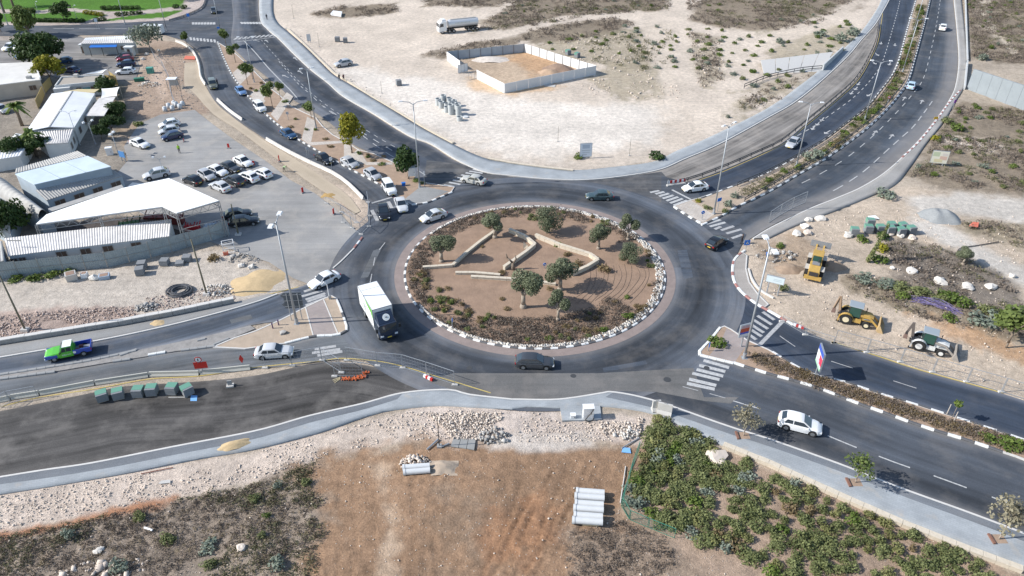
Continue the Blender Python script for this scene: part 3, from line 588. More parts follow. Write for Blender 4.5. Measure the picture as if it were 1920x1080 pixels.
# south
zone([(-80,930),(250,885),(480,842),(600,812),(730,770),(850,762),(1000,765),(1060,790),(1130,788),(1230,778),(1215,830),(960,830),(800,822),(620,858),(500,902),(280,948),(-80,1020)],RUB,.8,1.2,.10,.9)
zone([(-80,1018),(120,985),(280,946),(400,924),(500,901),(580,868),(615,852),(600,930),(620,1000),(600,1200),(-80,1200)],(.29,.235,.185),1.0,2.0,.22,.8)
zone([(-80,1010),(120,978),(280,940),(330,932),(280,952),(120,992),(-80,1026)],(.40,.19,.10),.8,1.2,.1,.3,.85)
zone([(575,890),(620,857),(700,845),(800,818),(960,826),(1215,825),(1250,850),(1190,960),(1300,1020),(1480,1130),(1480,1250),(560,1250),(610,1000),(600,930)],DIRT,2.5,3.2,.13,.25)
zone([(690,870),(730,870),(745,980),(740,1100),(700,1100),(720,980)],(.47,.35,.25),1.2,2,.05,1.0,.8)
zone([(830,935),(960,960),(980,1100),(820,1100)],(.24,.18,.13),3,5,.12,.6,.6)
zone([(880,990),(1000,940),(1060,1000),(1000,1080),(880,1090)],(.33,.18,.10),2,4,.22,.4,.8)
zone([(1060,990),(1160,970),(1260,1010),(1420,1090),(1440,1200),(1040,1200)],(.29,.225,.17),2,3,.14,.9,.85)
zone([(1190,880),(1240,800),(1320,830),(1600,945),(1950,1090),(2050,1250),(1480,1200),(1250,1010),(1165,960)],(.36,.265,.195),1,1,.1,.3)
zone([(780,770),(1000,768),(1190,792),(1200,828),(1000,832),(820,822)],(.55,.465,.40),1.5,2,.2,1.0)
zone([(920,815),(1110,812),(1120,840),(920,842)],(.55,.49,.43),1.0,1,.05,.4,.9)
# west yard
zone([(-80,515),(90,520),(240,500),(380,470),(470,465),(560,540),(440,572),(225,612),(-80,662)],YARD,1.2,1.5,.06,.35)
zone([(-80,590),(120,578),(250,572),(260,598),(100,630),(-80,655)],(.40,.31,.26),1.0,1.5,.22,1.0)
zone([(-80,60),(120,130),(240,150),(300,215),(260,300),(230,400),(-80,420)],(.27,.235,.195),1,2,.1,.5)
zone([(250,68),(350,80),(376,120),(345,165),(400,215),(330,215),(255,225),(215,180),(265,130)],(.36,.27,.205),1,2,.12,.7)
zone([(285,105),(305,100),(315,180),(300,190),(285,150)],(.47,.36,.28),1,1,.04,.3,.8)
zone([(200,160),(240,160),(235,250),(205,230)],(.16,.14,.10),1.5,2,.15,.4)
zone([(402,196),(450,231),(500,268),(552,300),(610,336),(655,352),(690,382),(700,430),(680,440),(650,400),(600,345),(500,275),(430,226)],(.48,.39,.31),.5,.6,.08,.7)
zone([(225,235),(268,230),(268,290),(245,300),(228,270)],(.34,.26,.19),1,1.5,.08,.5)
zone([(75,428),(300,398),(405,398),(425,436),(330,445),(250,445),(100,450)],(.085,.075,.07),.6,.6,.02,.1)  # shade under the membrane canopy, put into the soil colour
# park
zone([(-120,-120),(420,-120),(390,-10),(384,8),(340,26),(310,34),(150,44),(-120,46)],LAWN,.6,.4,.05,0)
for p in ([(-60,16),(80,19),(130,15),(180,20),(240,22),(340,12),(345,18),(240,30),(190,38),(150,44),(170,36),(200,28),(130,21),(80,25),(-60,26)],[(-60,42),(150,42),(310,33),(385,5),(384,14),(312,40),(150,47),(-60,48)],[(345,0),(392,-10),(380,12),(345,25),(340,12)]):
    zone(p,(.44,.37,.33),.3,.2,.0,0)
zone([(-80,66),(140,70),(100,78),(-80,78)],(.38,.33,.29),.5,.5,.0,.1)

rows = []; y = 18.0
while y < 335: rows.append(y); y *= 1.0053
while y < 5000: rows.append(y); y *= 1.35
rows = np.array([-400,-60,2,12]+rows); ncol = 560
sx = np.linspace(-1,1,ncol); sx = np.r_[-40,-12,-4,-2,-1.4,-1.15,sx,1.15,1.4,2,4,12,40]
wd = 52+.66*np.clip(rows,12,400)
X = wd[:,None]*sx[None,:]; Y = np.repeat(rows[:,None],X.shape[1],1)
shape = X.shape; X = X.ravel(); Y = Y.ravel()
NJ = [(fbm(X,Y,.22,4,40)-.5)*2,(fbm(X,Y,.9,3,80)-.5)*2]
COLR = np.tile(np.array([.40,.335,.265]),(len(X),1)); AMP = np.full(len(X),.12); STN = np.full(len(X),.3)
def region(poly,margin):
    lo = poly.min(0)-margin; hi = poly.max(0)+margin
    return np.nonzero((X > lo[0]) & (X < hi[0]) & (Y > lo[1]) & (Y < hi[1]))[0]
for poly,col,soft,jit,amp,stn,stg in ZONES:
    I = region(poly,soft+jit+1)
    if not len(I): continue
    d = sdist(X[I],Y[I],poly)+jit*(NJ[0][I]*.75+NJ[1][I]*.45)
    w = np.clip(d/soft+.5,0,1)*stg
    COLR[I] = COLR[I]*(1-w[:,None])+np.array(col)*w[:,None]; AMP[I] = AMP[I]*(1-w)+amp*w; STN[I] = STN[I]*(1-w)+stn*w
DP = np.full(len(X),3.0)       # distance to the nearest paved surface
for poly in PAVED:
    I = region(poly,3.5)
    if len(I): DP[I] = np.minimum(DP[I],-sdist(X[I],Y[I],poly))
big = fbm(X,Y,.12,3,3)-.5; mid = fbm(X,Y,.5,4,9)-.45; fin = fbm(X,Y,1.6,2,21)-.5
k = np.clip(DP/2.5,0,1); cell = np.clip(1.6*np.gradient(rows)[np.repeat(np.arange(shape[0]),shape[1])],0,3)
Z = AMP*(big*1.4+mid*1.8+fin*1.0*np.clip(1.5-cell,0,1))*k+.0
edge = np.clip((DP-.0)/.5,0,1); Z = np.minimum(Z,np.where(DP < 2.5,.02+.10*k,9)); Z = Z*edge+(-.09)*(1-edge)
# tyre ruts in the red dirt, crawler tread in the gravel band
tone = 1+.16*big*2+.30*(fbm(X,Y,.35,5,31)-.5)
COLR *= tone[:,None]
W_,= [sdist(X,Y,np.array([G(*p)[:2] for p in [(575,890),(620,857),(800,820),(1215,825),(1250,850),(1190,960),(1300,1100),(580,1250),(600,930)]]))]
rut = np.clip(W_/2,0,1)
rl = np.sin(X*3.4+np.sin(Y*.25)*1.2)*.5*(X < 4)+np.sin((X-Y*.55)*3.1+NJ[0]*2)*.5*(X > 2)
rl = rl*np.clip(NJ[0]*2+.3,0,1); Z += rut*.035*rl; COLR *= (1+rut*.07*rl)[:,None]
def rut_line(px,w=.22,dep=.13,dark=.62):
    P = sm(GL(px),.8)
    I = np.nonzero((X > P[:,0].min()-2) & (X < P[:,0].max()+2) & (Y > P[:,1].min()-2) & (Y < P[:,1].max()+2))[0]
    d = np.full(len(I),1e9)
    for q in P: d = np.minimum(d,(X[I]-q[0])**2+(Y[I]-q[1])**2)
    d = np.sqrt(d)+.10*NJ[1][I]; e = np.exp(-(d/w)**2); sh = np.exp(-((d-.45)/.2)**2); Z[I] += -dep*e+dep*.5*sh; COLR[I] *= (1-(1-dark)*e)[:,None]
rk = random.Random(5)
for k_ in range(13):
    x_ = 900+rk.uniform(0,150); ya,yb = rk.uniform(850,960),rk.uniform(990,1095); f_ = lambda y: (x_+95-(y-862)*.46+rk.uniform(-7,7),y); rut_line([f_(ya+(yb-ya)*u) for u in (0,.3,.6,1)],rk.uniform(.12,.28),rk.uniform(.05,.16),rk.uniform(.62,.85))
for x_ in (618,632,662,690,700,772): rut_line([(x_+8,868),(x_,930),(x_+4,1000),(x_-2,1085)],.25,.05,.86)
for x_ in (840,860): rut_line([(x_,850),(x_-30,920),(x_-45,1000),(x_-40,1085)],.25,.05,.85)
def GZ(x,y):
    """height of the ground at a plan point"""
    j = np.searchsorted(rows,y)-1; j = min(max(j,0),len(rows)-2); i = np.searchsorted(sx,x/wd[j])-1; i = min(max(i,0),len(sx)-2)
    return float(Z.reshape(shape)[j:j+2,i:i+2].max())
idx = np.arange(len(X)).reshape(shape)
F = np.stack([idx[:-1,:-1],idx[:-1,1:],idx[1:,1:],idx[1:,:-1]],-1).reshape(-1,4)
gm = bpy.data.materials.new('soil'); gm.use_nodes = True; n = gm.node_tree; b = n.nodes['Principled BSDF']; b.inputs['Roughness'].default_value = .95; b.inputs['Specular IOR Level'].default_value = .15
L = n.links.new; tc = n.nodes.new('ShaderNodeTexCoord'); at = n.nodes.new('ShaderNodeAttribute'); at.attribute_name = 'soil'; st = n.nodes.new('ShaderNodeAttribute'); st.attribute_name = 'stony'
def nz(scale,det,ro=.65,vec=None):
    q = n.nodes.new('ShaderNodeTexNoise'); q.inputs['Scale'].default_value = scale; q.inputs['Detail'].default_value = det; q.inputs['Roughness'].default_value = ro; L(vec or tc.outputs['Object'],q.inputs['Vector']); return q.outputs[0]
def mr(v,a,b_,lo,hi):
    r = n.nodes.new('ShaderNodeMapRange'); r.inputs[1].default_value = a; r.inputs[2].default_value = b_; r.inputs[3].default_value = lo; r.inputs[4].default_value = hi; L(v,r.inputs[0]); return r.outputs[0]
f1 = mr(nz(1.1,6,.7),.3,.72,.72,1.25); f2 = mr(nz(6,4,.7),.28,.72,.72,1.25)
mm = n.nodes.new('ShaderNodeMath'); mm.operation = 'MULTIPLY'; L(f1,mm.inputs[0]); L(f2,mm.inputs[1])
vm = n.nodes.new('ShaderNodeVectorMath'); vm.operation = 'SCALE'; L(at.outputs['Color'],vm.inputs[0]); L(mm.outputs[0],vm.inputs['Scale'])
vo = n.nodes.new('ShaderNodeTexVoronoi'); vo.inputs['Scale'].default_value = 3.2; vo.inputs['Randomness'].default_value = 1; L(tc.outputs['Object'],vo.inputs['Vector'])
sp = mr(vo.outputs['Distance'],.10,.22,1,0); pick = n.nodes.new('ShaderNodeSeparateColor'); L(vo.outputs['Color'],pick.inputs[0])
pk = n.nodes.new('ShaderNodeMath'); pk.operation = 'LESS_THAN'; L(pick.outputs[0],pk.inputs[0]); s2 = mr(st.outputs['Fac'],0,1,.03,.6); L(s2,pk.inputs[1])
m3 = n.nodes.new('ShaderNodeMath'); m3.operation = 'MULTIPLY'; L(sp,m3.inputs[0]); L(pk.outputs[0],m3.inputs[1])
mx = n.nodes.new('ShaderNodeMix'); mx.data_type = 'RGBA'; mx.inputs[7].default_value = (.60,.53,.46,1); L(m3.outputs[0],mx.inputs[0]); L(vm.outputs[0],mx.inputs[6]); L(mx.outputs[2],b.inputs['Base Color'])
hh = n.nodes.new('ShaderNodeMath'); hh.operation = 'MULTIPLY_ADD'; hh.inputs[1].default_value = .6; L(m3.outputs[0],hh.inputs[0]); L(nz(4,6,.75),hh.inputs[2])
bu = n.nodes.new('ShaderNodeBump'); bu.inputs['Strength'].default_value = .7; bu.inputs['Distance'].default_value = .18; L(hh.outputs[0],bu.inputs['Height']); L(bu.outputs[0],b.inputs['Normal'])
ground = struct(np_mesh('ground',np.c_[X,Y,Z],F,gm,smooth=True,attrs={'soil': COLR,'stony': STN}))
# ================================================================== vegetation
Zg = Z.reshape(shape)
def GZv(x,y):
    x = np.asarray(x,float); y = np.asarray(y,float)
    j = np.clip(np.searchsorted(rows,y)-1,0,len(rows)-2); i = np.clip(np.searchsorted(sx,x/wd[j])-1,0,len(sx)-2)
    return np.maximum(np.maximum(Zg[j,i],Zg[j+1,i]),np.maximum(Zg[j,i+1],Zg[j+1,i+1]))
def leaves(C,R,n,size,seed,up=.35,shell=.55,asp=1.0):
    """n leaf faces spread through the ellipsoids C,R; returns V,F,tone"""
    g = np.random.default_rng(seed); C = np.asarray(C,float); R = np.asarray(R,float)
    vol = np.prod(R,1)**(2/3); k = g.choice(len(C),n,p=vol/vol.sum())
    d = g.normal(size=(n,3)); d /= np.linalg.norm(d,axis=1)[:,None]
    r = np.where(g.random(n) < shell,g.uniform(.8,1.05,n),g.uniform(0,1,n)**(1/3))
    P = C[k]+d*R[k]*r[:,None]
    nrm = d*.6+g.normal(size=(n,3))*.55+np.array([0,0,up]); nrm /= np.linalg.norm(nrm,axis=1)[:,None]
    a = np.cross(nrm,g.normal(size=(n,3))); a /= np.linalg.norm(a,axis=1)[:,None]+1e-9; b = np.cross(nrm,a)
    s = size*g.uniform(.6,1.35,n)[:,None]
    V = np.stack([P-a*s-b*s*.25*asp,P+b*s*-.7*asp,P+a*s-b*s*.2*asp,P+b*s*.8*asp],1).reshape(-1,3)
    F = np.arange(n*4).reshape(n,4); cl = g.random(len(C))
    t = np.clip(.55*g.random(n)+.45*cl[k],0,1); return V,F,np.repeat(t,4)
def clumps(rx,rz,n,seed,zc,cr=.45):
    g = np.random.default_rng(seed); out = []; rad = []
    for i in range(n):
        a = g.uniform(0,2*np.pi); e = g.uniform(-.6,1); rr = g.uniform(.25,.85)
        out.append((rx*rr*math.cos(a)*math.sqrt(max(.05,1-e*e*.6)),rx*rr*math.sin(a)*math.sqrt(max(.05,1-e*e*.6)),zc+rz*e*.65)); q = rx*cr*g.uniform(.7,1.2); rad.append((q,q,q*g.uniform(.65,.95)*min(1.2,rz/rx+.25)))
    return out,rad
BARK = mat('grey bark',(.19,.15,.115),.95,var=.5,scale=8,bump=.8,bscale=25)
BARK_P = mat('pale bark',(.30,.25,.20),.95,var=.5,scale=8,bump=.6)
LM = {
 'olive': leafmat('olive leaves',(.085,.105,.058),(.22,.24,.15),.12),'dark': leafmat('dark green leaves',(.018,.04,.012),(.07,.115,.03),.2),
 'street': leafmat('street tree leaves',(.05,.085,.02),(.15,.19,.055),.25),'yellow': leafmat('yellow green leaves',(.09,.12,.015),(.34,.30,.03),.1),
 'shrub': leafmat('shrub leaves',(.065,.085,.028),(.21,.23,.095),.3),'green': leafmat('fresh shrub leaves',(.045,.085,.014),(.15,.20,.045),.35),
 'greyg': leafmat('grey green leaves',(.13,.155,.12),(.25,.285,.22),.2),'dry': leafmat('dry brown scrub',(.135,.108,.088),(.25,.205,.165),.0),
 'drygrass': leafmat('dry straw',(.20,.155,.09),(.38,.31,.20),.0),'olivescrub': leafmat('olive scrub',(.10,.10,.055),(.22,.205,.115),.0),
 'olivebush': leafmat('yellowish bush leaves',(.10,.11,.035),(.27,.27,.11),.2),'rust': leafmat('rusty shrub leaves',(.12,.085,.042),(.25,.19,.10),.25),'magenta': leafmat('magenta flowers',(.22,.01,.08),(.42,.03,.16),0),'sparse': leafmat('thin grey leaves',(.17,.155,.105),(.32,.29,.20),.1)}
def veg_mesh(name,parts,material):
    Vs,Fs,Ts = [],[],[]; o = 0
    for V,F,t in parts: Vs.append(V); Fs.append(F+o); Ts.append(t); o += len(V)
    ob = np_mesh(name,np.concatenate(Vs),np.concatenate(Fs),material,tone=np.concatenate(Ts)); me = ob.data; bpy.data.objects.remove(ob); return me
def trunk_mesh(name,segs,material,n=8):
    mb = MB()
    for a,b_,r0,r1 in segs: mb.cyl(a,b_,r0,r1,n,cap=True)
    ob = mb.build(name,material,smooth=True); me = ob.data; bpy.data.objects.remove(ob); return me
TREES = {}
def tree_kind(key,trunk_h,rx,rz,ncl,nleaf,lsize,leaf,tr=.14,bark=None,seed=0,shell=.55,limbs=4,cr=.45,lean=0,flare=1.5):
    g = np.random.default_rng(seed+100); c,r = clumps(rx,rz,ncl,seed,trunk_h+rz*.8,cr)
    top = Vector((lean,0,trunk_h)); segs = [((0,0,-.15),(lean*.2,0,trunk_h*.3),tr*flare,tr*1.05),((lean*.2,0,trunk_h*.3),top,tr*1.05,tr*.85)]
    for i in range(limbs):
        q = Vector(c[i % len(c)]); mid = top.lerp(q,.5)+Vector((0,0,.1)); segs += [(top-Vector((0,0,.1)),mid,tr*.65,tr*.4),(mid,q,tr*.4,tr*.12)]
    TREES[key] = (veg_mesh('crown',[leaves(c,r,nleaf,lsize,seed,shell=shell)],LM[leaf]),trunk_mesh('trunk',segs,bark or BARK),(rx,trunk_h+rz*1.75))
def plant_tree(key,base,width,height,label,cat='tree',group=None,rz=None,name='tree',z=0.0):
    cm,tm,(rx,hh) = TREES[key]; p = G(*base); t = empty(name,(p.x,p.y,z),random.uniform(0,6.28) if rz is None else rz)
    o = bpy.data.objects.new('crown',cm); o.parent = t; COL.objects.link(o); k = bpy.data.objects.new('trunk',tm); k.parent = t; COL.objects.link(k)
    t.scale = (width/2/rx,width/2/rx,height/hh); return tag(t,label,cat,group)
for i in range(4): tree_kind('olive%d' % i,1.5,1.9,1.4,6+i,5200,.09,'olive',tr=.25,bark=BARK_P,seed=10+i*3,limbs=6,cr=.43,flare=1.8,shell=.5)
tree_kind('olivelow',.5,1.9,1.7,11,5200,.085,'olive',tr=.25,seed=21,cr=.5)
for i in range(3): tree_kind('street%d' % i,2.0,1.5,1.2,8,800,.17,'street',tr=.06,seed=30+i,limbs=5,flare=1.1)
tree_kind('yellow',1.8,2.6,2.4,14,2400,.22,'yellow',tr=.12,seed=41,limbs=5)
tree_kind('darkround',1.6,2.4,2.0,14,2200,.2,'dark',tr=.12,seed=42); tree_kind('ficus',1.0,5.0,3.4,26,4200,.3,'dark',tr=.4,seed=43,cr=.36)
tree_kind('midgreen',1.2,3,2.2,16,2000,.25,'street',tr=.15,seed=44); tree_kind('wispy',1.6,3.4,1.5,16,1500,.2,'greyg',tr=.1,seed=45,limbs=7,bark=BARK_P)
for i in range(3): tree_kind('sparse%d' % i,1.5,1.5,1.2,12,520,.12,'sparse' if i != 1 else 'street',tr=.05,seed=50+i,shell=.2,limbs=10,bark=BARK_P,flare=1.1)
TREES['sapling'] = (veg_mesh('crown',[leaves([(0,0,2.1)],[(.4,.4,.4)],110,.13,61)],LM['green']),trunk_mesh('trunk',[((0,0,-.1),(0,0,2.1),.03,.02)],BARK_P,6),(.4,2.5))
# palm
pv,pf,ptn = [],[],[]; g = np.random.default_rng(70); o_ = 0
for i in range(34):
    a = g.uniform(0,6.28); el = g.uniform(-.5,1.2); L0 = g.uniform(1.5,2.1); pts = []
    for s in np.linspace(0,1,6): pts.append((math.cos(a)*math.cos(el)*L0*s,math.sin(a)*math.cos(el)*L0*s,3.2+math.sin(el)*L0*s-1.1*s*s))
    for s in range(5):
        p,q = np.array(pts[s]),np.array(pts[s+1]); w = .32*math.sin(math.pi*(s+.9)/6.2); w2 = .32*math.sin(math.pi*(s+1.9)/6.2); sd = np.array([-math.sin(a),math.cos(a),0])
        for sg in (1,-1):
            dz = np.array([0,0,-.12]); pv += [p,q,q+sd*sg*w2+dz,p+sd*sg*w+dz]; pf.append([o_,o_+1,o_+2,o_+3]); o_ += 4; ptn += [g.random()]*4
TREES['palm'] = (veg_mesh('crown',[(np.array(pv),np.array(pf),np.array(ptn))],LM['green']),trunk_mesh('trunk',[((0,0,-.2),(0,0,3.2),.28,.2)],BARK),(2.0,4.3))

for i,(b_,w,h,where) in enumerate([((928,447),4.2,4.3,'beside the long zigzag stone wall'),((1025,438),3.8,4.4,'at the far edge of the roundabout, foliage nearly touching the soil'),((828,492),4.1,4.0,'at the western end of the zigzag stone wall'),
        ((1122,468),3.4,3.9,'on the bare slope east of the stone walls'),((1177,452),3.1,4.2,'beside the white stone edging in the north east of the island'),((1180,492),3.2,2.9,'low and bushy, close below the edging olive'),
        ((981,578),4.9,5.4,'largest of the island, in its near middle'),((1050,545),4.4,4.6,'behind the twin-crowned olive'),((1046,602),3.0,4.3,'nearest the near kerb, crown in two lobes')]):
    plant_tree('olivelow' if i in (1,5) else 'olive%d' % (i % 4),b_,w,h,'grey green olive tree '+where,'olive tree','olive trees on the roundabout',name='olive_tree',z=.15)
st_ = G(962,507); t = empty('bare_olive_stump',(st_.x,st_.y,.15)); tag(t,'leafless dark olive stump with two raised limbs beside the middle wall','tree stump')
MB().cyl((0,0,-.1),(0,0,1.2),.3,.2,8).build('trunk',BARK,t,smooth=True)
MB().cyl((0,0,1.1),(-.8,.1,1.9),.17,.11,7).cyl((-.8,.1,1.85),(-1.0,.1,2.6),.11,.07,7).build('limb',BARK,t,smooth=True); MB().cyl((0,0,1.1),(.45,0,1.8),.16,.1,7).cyl((.45,0,1.75),(.3,0,2.4),.1,.06,7).build('limb',BARK,t,smooth=True)
SG = 'street trees along the north west median'
for i,(b_,w,h,k,wh) in enumerate([((425,88),4.0,4.6,'street0','at the head of the median by the junction'),((442,118),3.6,4.4,'street1','second from the junction'),((465,160),3.6,4.8,'street2','by the first paved strip'),((474,150),2.6,3.6,'street0','slim one behind the lamp shadow'),
        ((511,201),3.6,5.2,'street1','twin-trunked, beside the white van'),((526,186),2.6,3.6,'street2','at the edge of the pale bay'),((584,222),3.6,3.4,'street0','leaning over beside the lamp post'),((660,288),5.2,7.6,'yellow','tall with yellowing leaves'),((766,336),4.8,5.6,'darkround','dense and round beside the white cabinet')]):
    plant_tree(k,b_,w,h,'street tree of the north west median, '+wh,'tree',SG,name='street_tree',z=.12)
for b_,w,h,k,lb in [((86,128),11.5,8.8,'ficus','huge dark green ficus tree beside the upper car park'),((98,158),6.6,6.4,'yellow','yellow green bushy tree below the dark ficus'),((58,70),6.5,8.0,'midgreen','tall green tree on the verge of the park road'),((122,42),5.0,5.6,'darkround','small dark tree on the park lawn'),
        ((62,36),3.0,3.4,'street1','little slim tree on the lawn next to the path'),((283,98),8.6,6.6,'wispy','wide wispy grey green tree behind the hut with the blue awning'),((352,90),2.6,4.0,'street2','small street tree at the bend of the white barrier'),
        ((18,448),6.5,6.8,'ficus','dark leafy tree at the near end of the vaulted sheds'),((1886,652),6.2,5.4,'street1','yellowish green tree at the edge of the trench'),((1805,496),2.6,2.8,'olive1','small round tree alone on the dark slope'),
        ((205,180),5.0,4.2,'darkround','dark bushy tree behind the shade sails'),((30,300),5.5,4.5,'ficus','dense dark tree between the white roofs'),((75,296),5.0,4.0,'darkround','dark round tree behind the white hall'),((2,60),4,5,'darkround','dark tree cut by the picture edge near the park'),((212,250),4.5,3.6,'darkround','dark shrubby tree under the compound lamps'),((222,222),4.5,3.6,'ficus','dark tree in the gap beside the long white roof'),((192,262),3.2,3.0,'darkround','small dark tree by the shaded yard'),((340,2),3,3.5,'darkround','dark tree at the corner of the park')]:
    plant_tree(k,b_,w,h,lb,'tree',name='broadleaf_tree')
for b_,lb in [((42,236),'fan palm west of the long white roof'),((70,292),'fan palm in front of the ribbed white roof')]: plant_tree('palm',b_,5.2,5.8,lb,'palm','palms in the compound',name='palm_tree')
for b_,lb in [((8,24),'thick dark palm trunk at the corner of the lawn'),((26,14),'second dark palm trunk on the lawn, farther back')]: plant_tree('palm',b_,5.5,9,lb,'palm','palms in the park',name='palm_tree')
for i,(b_,w,h,lb) in enumerate([((1394,818),3.4,3.8,'thin half bare tree on the south pavement beside the white car'),((1603,906),3.4,3.6,'thin leafy tree in the middle of the south pavement'),((1872,1012),4.2,5.2,'thin nearly leafless tree at the far right of the south pavement')]):
    t = plant_tree('sparse%d' % i,b_,w,h,lb,'tree','young trees on the south pavement',name='pavement_tree',z=.13)
    p = G(*b_); o = MB().prism([(p.x-.6,p.y-.5),(p.x+.6,p.y-.5),(p.x+.6,p.y+.5),(p.x-.6,p.y+.5)],.1,.1365).build('tree_pit',SOIL_R,pv_s)
    o = MB().prism([(p.x-.85,p.y-.6),(p.x-.62,p.y-.6),(p.x-.62,p.y+.5),(p.x-.85,p.y+.5)],.1,.3).build('pit_edging',mat('rusty edging',(.2,.1,.07),.9),pv_s)
t = plant_tree('sapling',(1783,788),.85,2.9,'staked sapling with a tuft of green leaves on the south east median','tree',name='sapling',z=.12)
for dx in (-.75,.35): MB().cyl((dx,0,-.1),(dx,0,1.3),.06,.05,6).build('stake',mat('grey timber',(.4,.36,.32),.9),t)
p = G(1626,492); t = empty('cypress_tree',(p.x,p.y,0)); tag(t,'slender dark cypress leaning to the east on the rubble slope','tree'); cy = [(0.28*z,.1*z,z) for z in np.linspace(.5,6.0,12)]
o = bpy.data.objects.new('crown',veg_mesh('crown',[leaves(cy,[(.36*(1-.5*i/12),.36*(1-.5*i/12),.5) for i in range(12)],900,.12,77)],LM['shrub'])); o.parent = t; COL.objects.link(o); MB().cyl((0,0,-.2),(.3,.1,1.2),.12,.1,7).build('trunk',BARK,t)

# ---- shrubs
SHR = {}
def shrub_kind(key,leaf,n,nl,ls,seed,flat=.62,cr=.5):
    ms = []
    for i in range(n):
        c,r = clumps(.62,.62*flat,7,seed+i,.3,cr); c.append((0,0,.2)); r.append((.55,.55,.35)); ms.append(veg_mesh('foliage',[leaves(c,r,nl,ls,seed+i,up=.5)],LM[leaf]))
    SHR[key] = ms
shrub_kind('shrub','shrub',6,480,.072,200,.55); shrub_kind('green','green',5,220,.10,220); shrub_kind('grey','greyg',4,220,.10,240); shrub_kind('rust','rust',4,200,.10,260); shrub_kind('olivey','olivebush',3,420,.075,275,.5); shrub_kind('yellow','yellow',2,220,.11,280); shrub_kind('dark','dark',3,240,.11,290)
def shrub(kind,pos,w,h,label,group,name='shrub',z=0.0,cat='shrub'):
    o = bpy.data.objects.new(name,random.choice(SHR[kind])); COL.objects.link(o); o.location = (pos[0],pos[1],z); o.rotation_euler = (0,0,random.uniform(0,6.28)); o.scale = (w/1.5,w/1.5,h/.85); return tag(o,label,cat,group)
def poisson(poly,dmin,tries,seed,keep=None):
    g = np.random.default_rng(seed); poly = np.asarray(poly); lo,hi = poly.min(0),poly.max(0); C = g.uniform(lo,hi,(tries,2)); C = C[sdist(C[:,0],C[:,1],poly) > 0]; out = []
    for c in C:
        d = dmin(c) if callable(dmin) else dmin
        if d is None: continue
        if all((c[0]-q[0])**2+(c[1]-q[1])**2 > d*d for q in out): out.append(c)
    return out
W2 = lambda px: np.array([G(*p)[:2] for p in px])
bed = W2([(1172,948),(1180,905),(1205,870),(1212,800),(1232,782),(1290,812),(1345,838),(1400,866),(1570,944),(1690,992),(1815,1042),(1900,1078),(1960,1120),(1700,1140),(1480,1140),(1420,1060),(1320,1020),(1240,985)])
dense = W2([(1172,948),(1180,905),(1205,870),(1212,800),(1232,782),(1290,812),(1345,838),(1390,870),(1400,900),(1330,905),(1310,960),(1400,1010),(1400,1060),(1320,1020),(1240,985)]); gap = W2([(1318,846),(1345,850),(1385,845),(1375,880),(1330,870)])
cnt = 0
for c in poisson(bed,lambda c: None if inside(c,gap) else (.85 if inside(c,dense) else 1.02),5200,5):
    ind = inside(c,dense); f = fbm(np.array([c[0]]),np.array([c[1]]),.32,3,11)[0]
    if not ind and f < (.43 if c[0] < 26 else .33): continue
    if cnt > 285: break
    w = random.uniform(1.7,2.5) if ind else random.uniform(1.3,2.3)
    shrub(random.choice(['shrub']*16+['green','green','grey','rust']) if random.random() < .85 else 'olivey',c,w*random.choice((.75,.9,1,1,1.1)),random.uniform(.75,1.1),'rounded green shrub '+('in the dense thicket by the green wire fence' if ind else ('in the loose rows beside the cream stone wall' if c[1] > 47+(28-c[0])*.62 else 'in the loose rows at the near side of the planted bed')),'shrubs of the planted bed','bed_shrub',GZ(*c)-.03); cnt += 1
# roundabout ring planting
cnt = 0
for i in range(900):
    a = random.uniform(0,6.283); r = RK-random.uniform(.9,5.2); c = (CX+r*math.cos(a),CY+r*math.sin(a)); f = fbm(np.array([c[0]+50]),np.array([c[1]]),.28,3,5)[0]
    south = math.sin(a) < -.4
    if f < .52 or cnt > 110: continue
    shrub('rust' if random.random() < .45 else ('shrub' if random.random() < .75 else 'green'),c,random.uniform(.7,1.4),random.uniform(.4,.75),'low green or rusty shrub in the planted ring of the roundabout','shrubs ringing the roundabout','ring_shrub',.15); cnt += 1
for px,k,w,lb in [((1133,510),'rust',2.6,'flat brown shrub on the striped soil of the roundabout'),((1062,480),'rust',1.6,'small rusty shrub inside the eastern walled bed'),((1085,497),'rust',1.9,'rusty yellow shrub at the corner of the eastern walled bed'),((1046,462),'green',1.7,'low green weed patch under the eastern stone wall'),
        ((1165,488),'rust',1.3,'small rusty shrub under the low olive'),((1178,598),'green',2.0,'bright green shrub inside the near eastern kerb'),((905,465),'rust',.9,'little shrub beside the long wall on the roundabout'),((942,563),'rust',1.0,'rusty shrub left of the largest olive'),((951,582),'rust',1.2,'rusty shrub in front of the largest olive'),
        ((1028,637),'green',1.3,'green tuft at the near edge of the roundabout'),((990,640),'green',1.0,'small green tuft just inside the near kerb'),((835,580),'rust',1.8,'brown green shrub in the west of the roundabout'),((800,540),'rust',1.8,'brown shrub near the western kerb'),((940,515),'rust',1.6,'rusty shrub by the bare olive stump'),((990,518),'rust',1.6,'rusty shrub behind the largest olive'),((1030,545),'rust',1.2,'rusty shrub at the end of the near wall')]:
    p = G(*px); shrub(k,p,w,w*.42,lb,None,'island_shrub',.15)
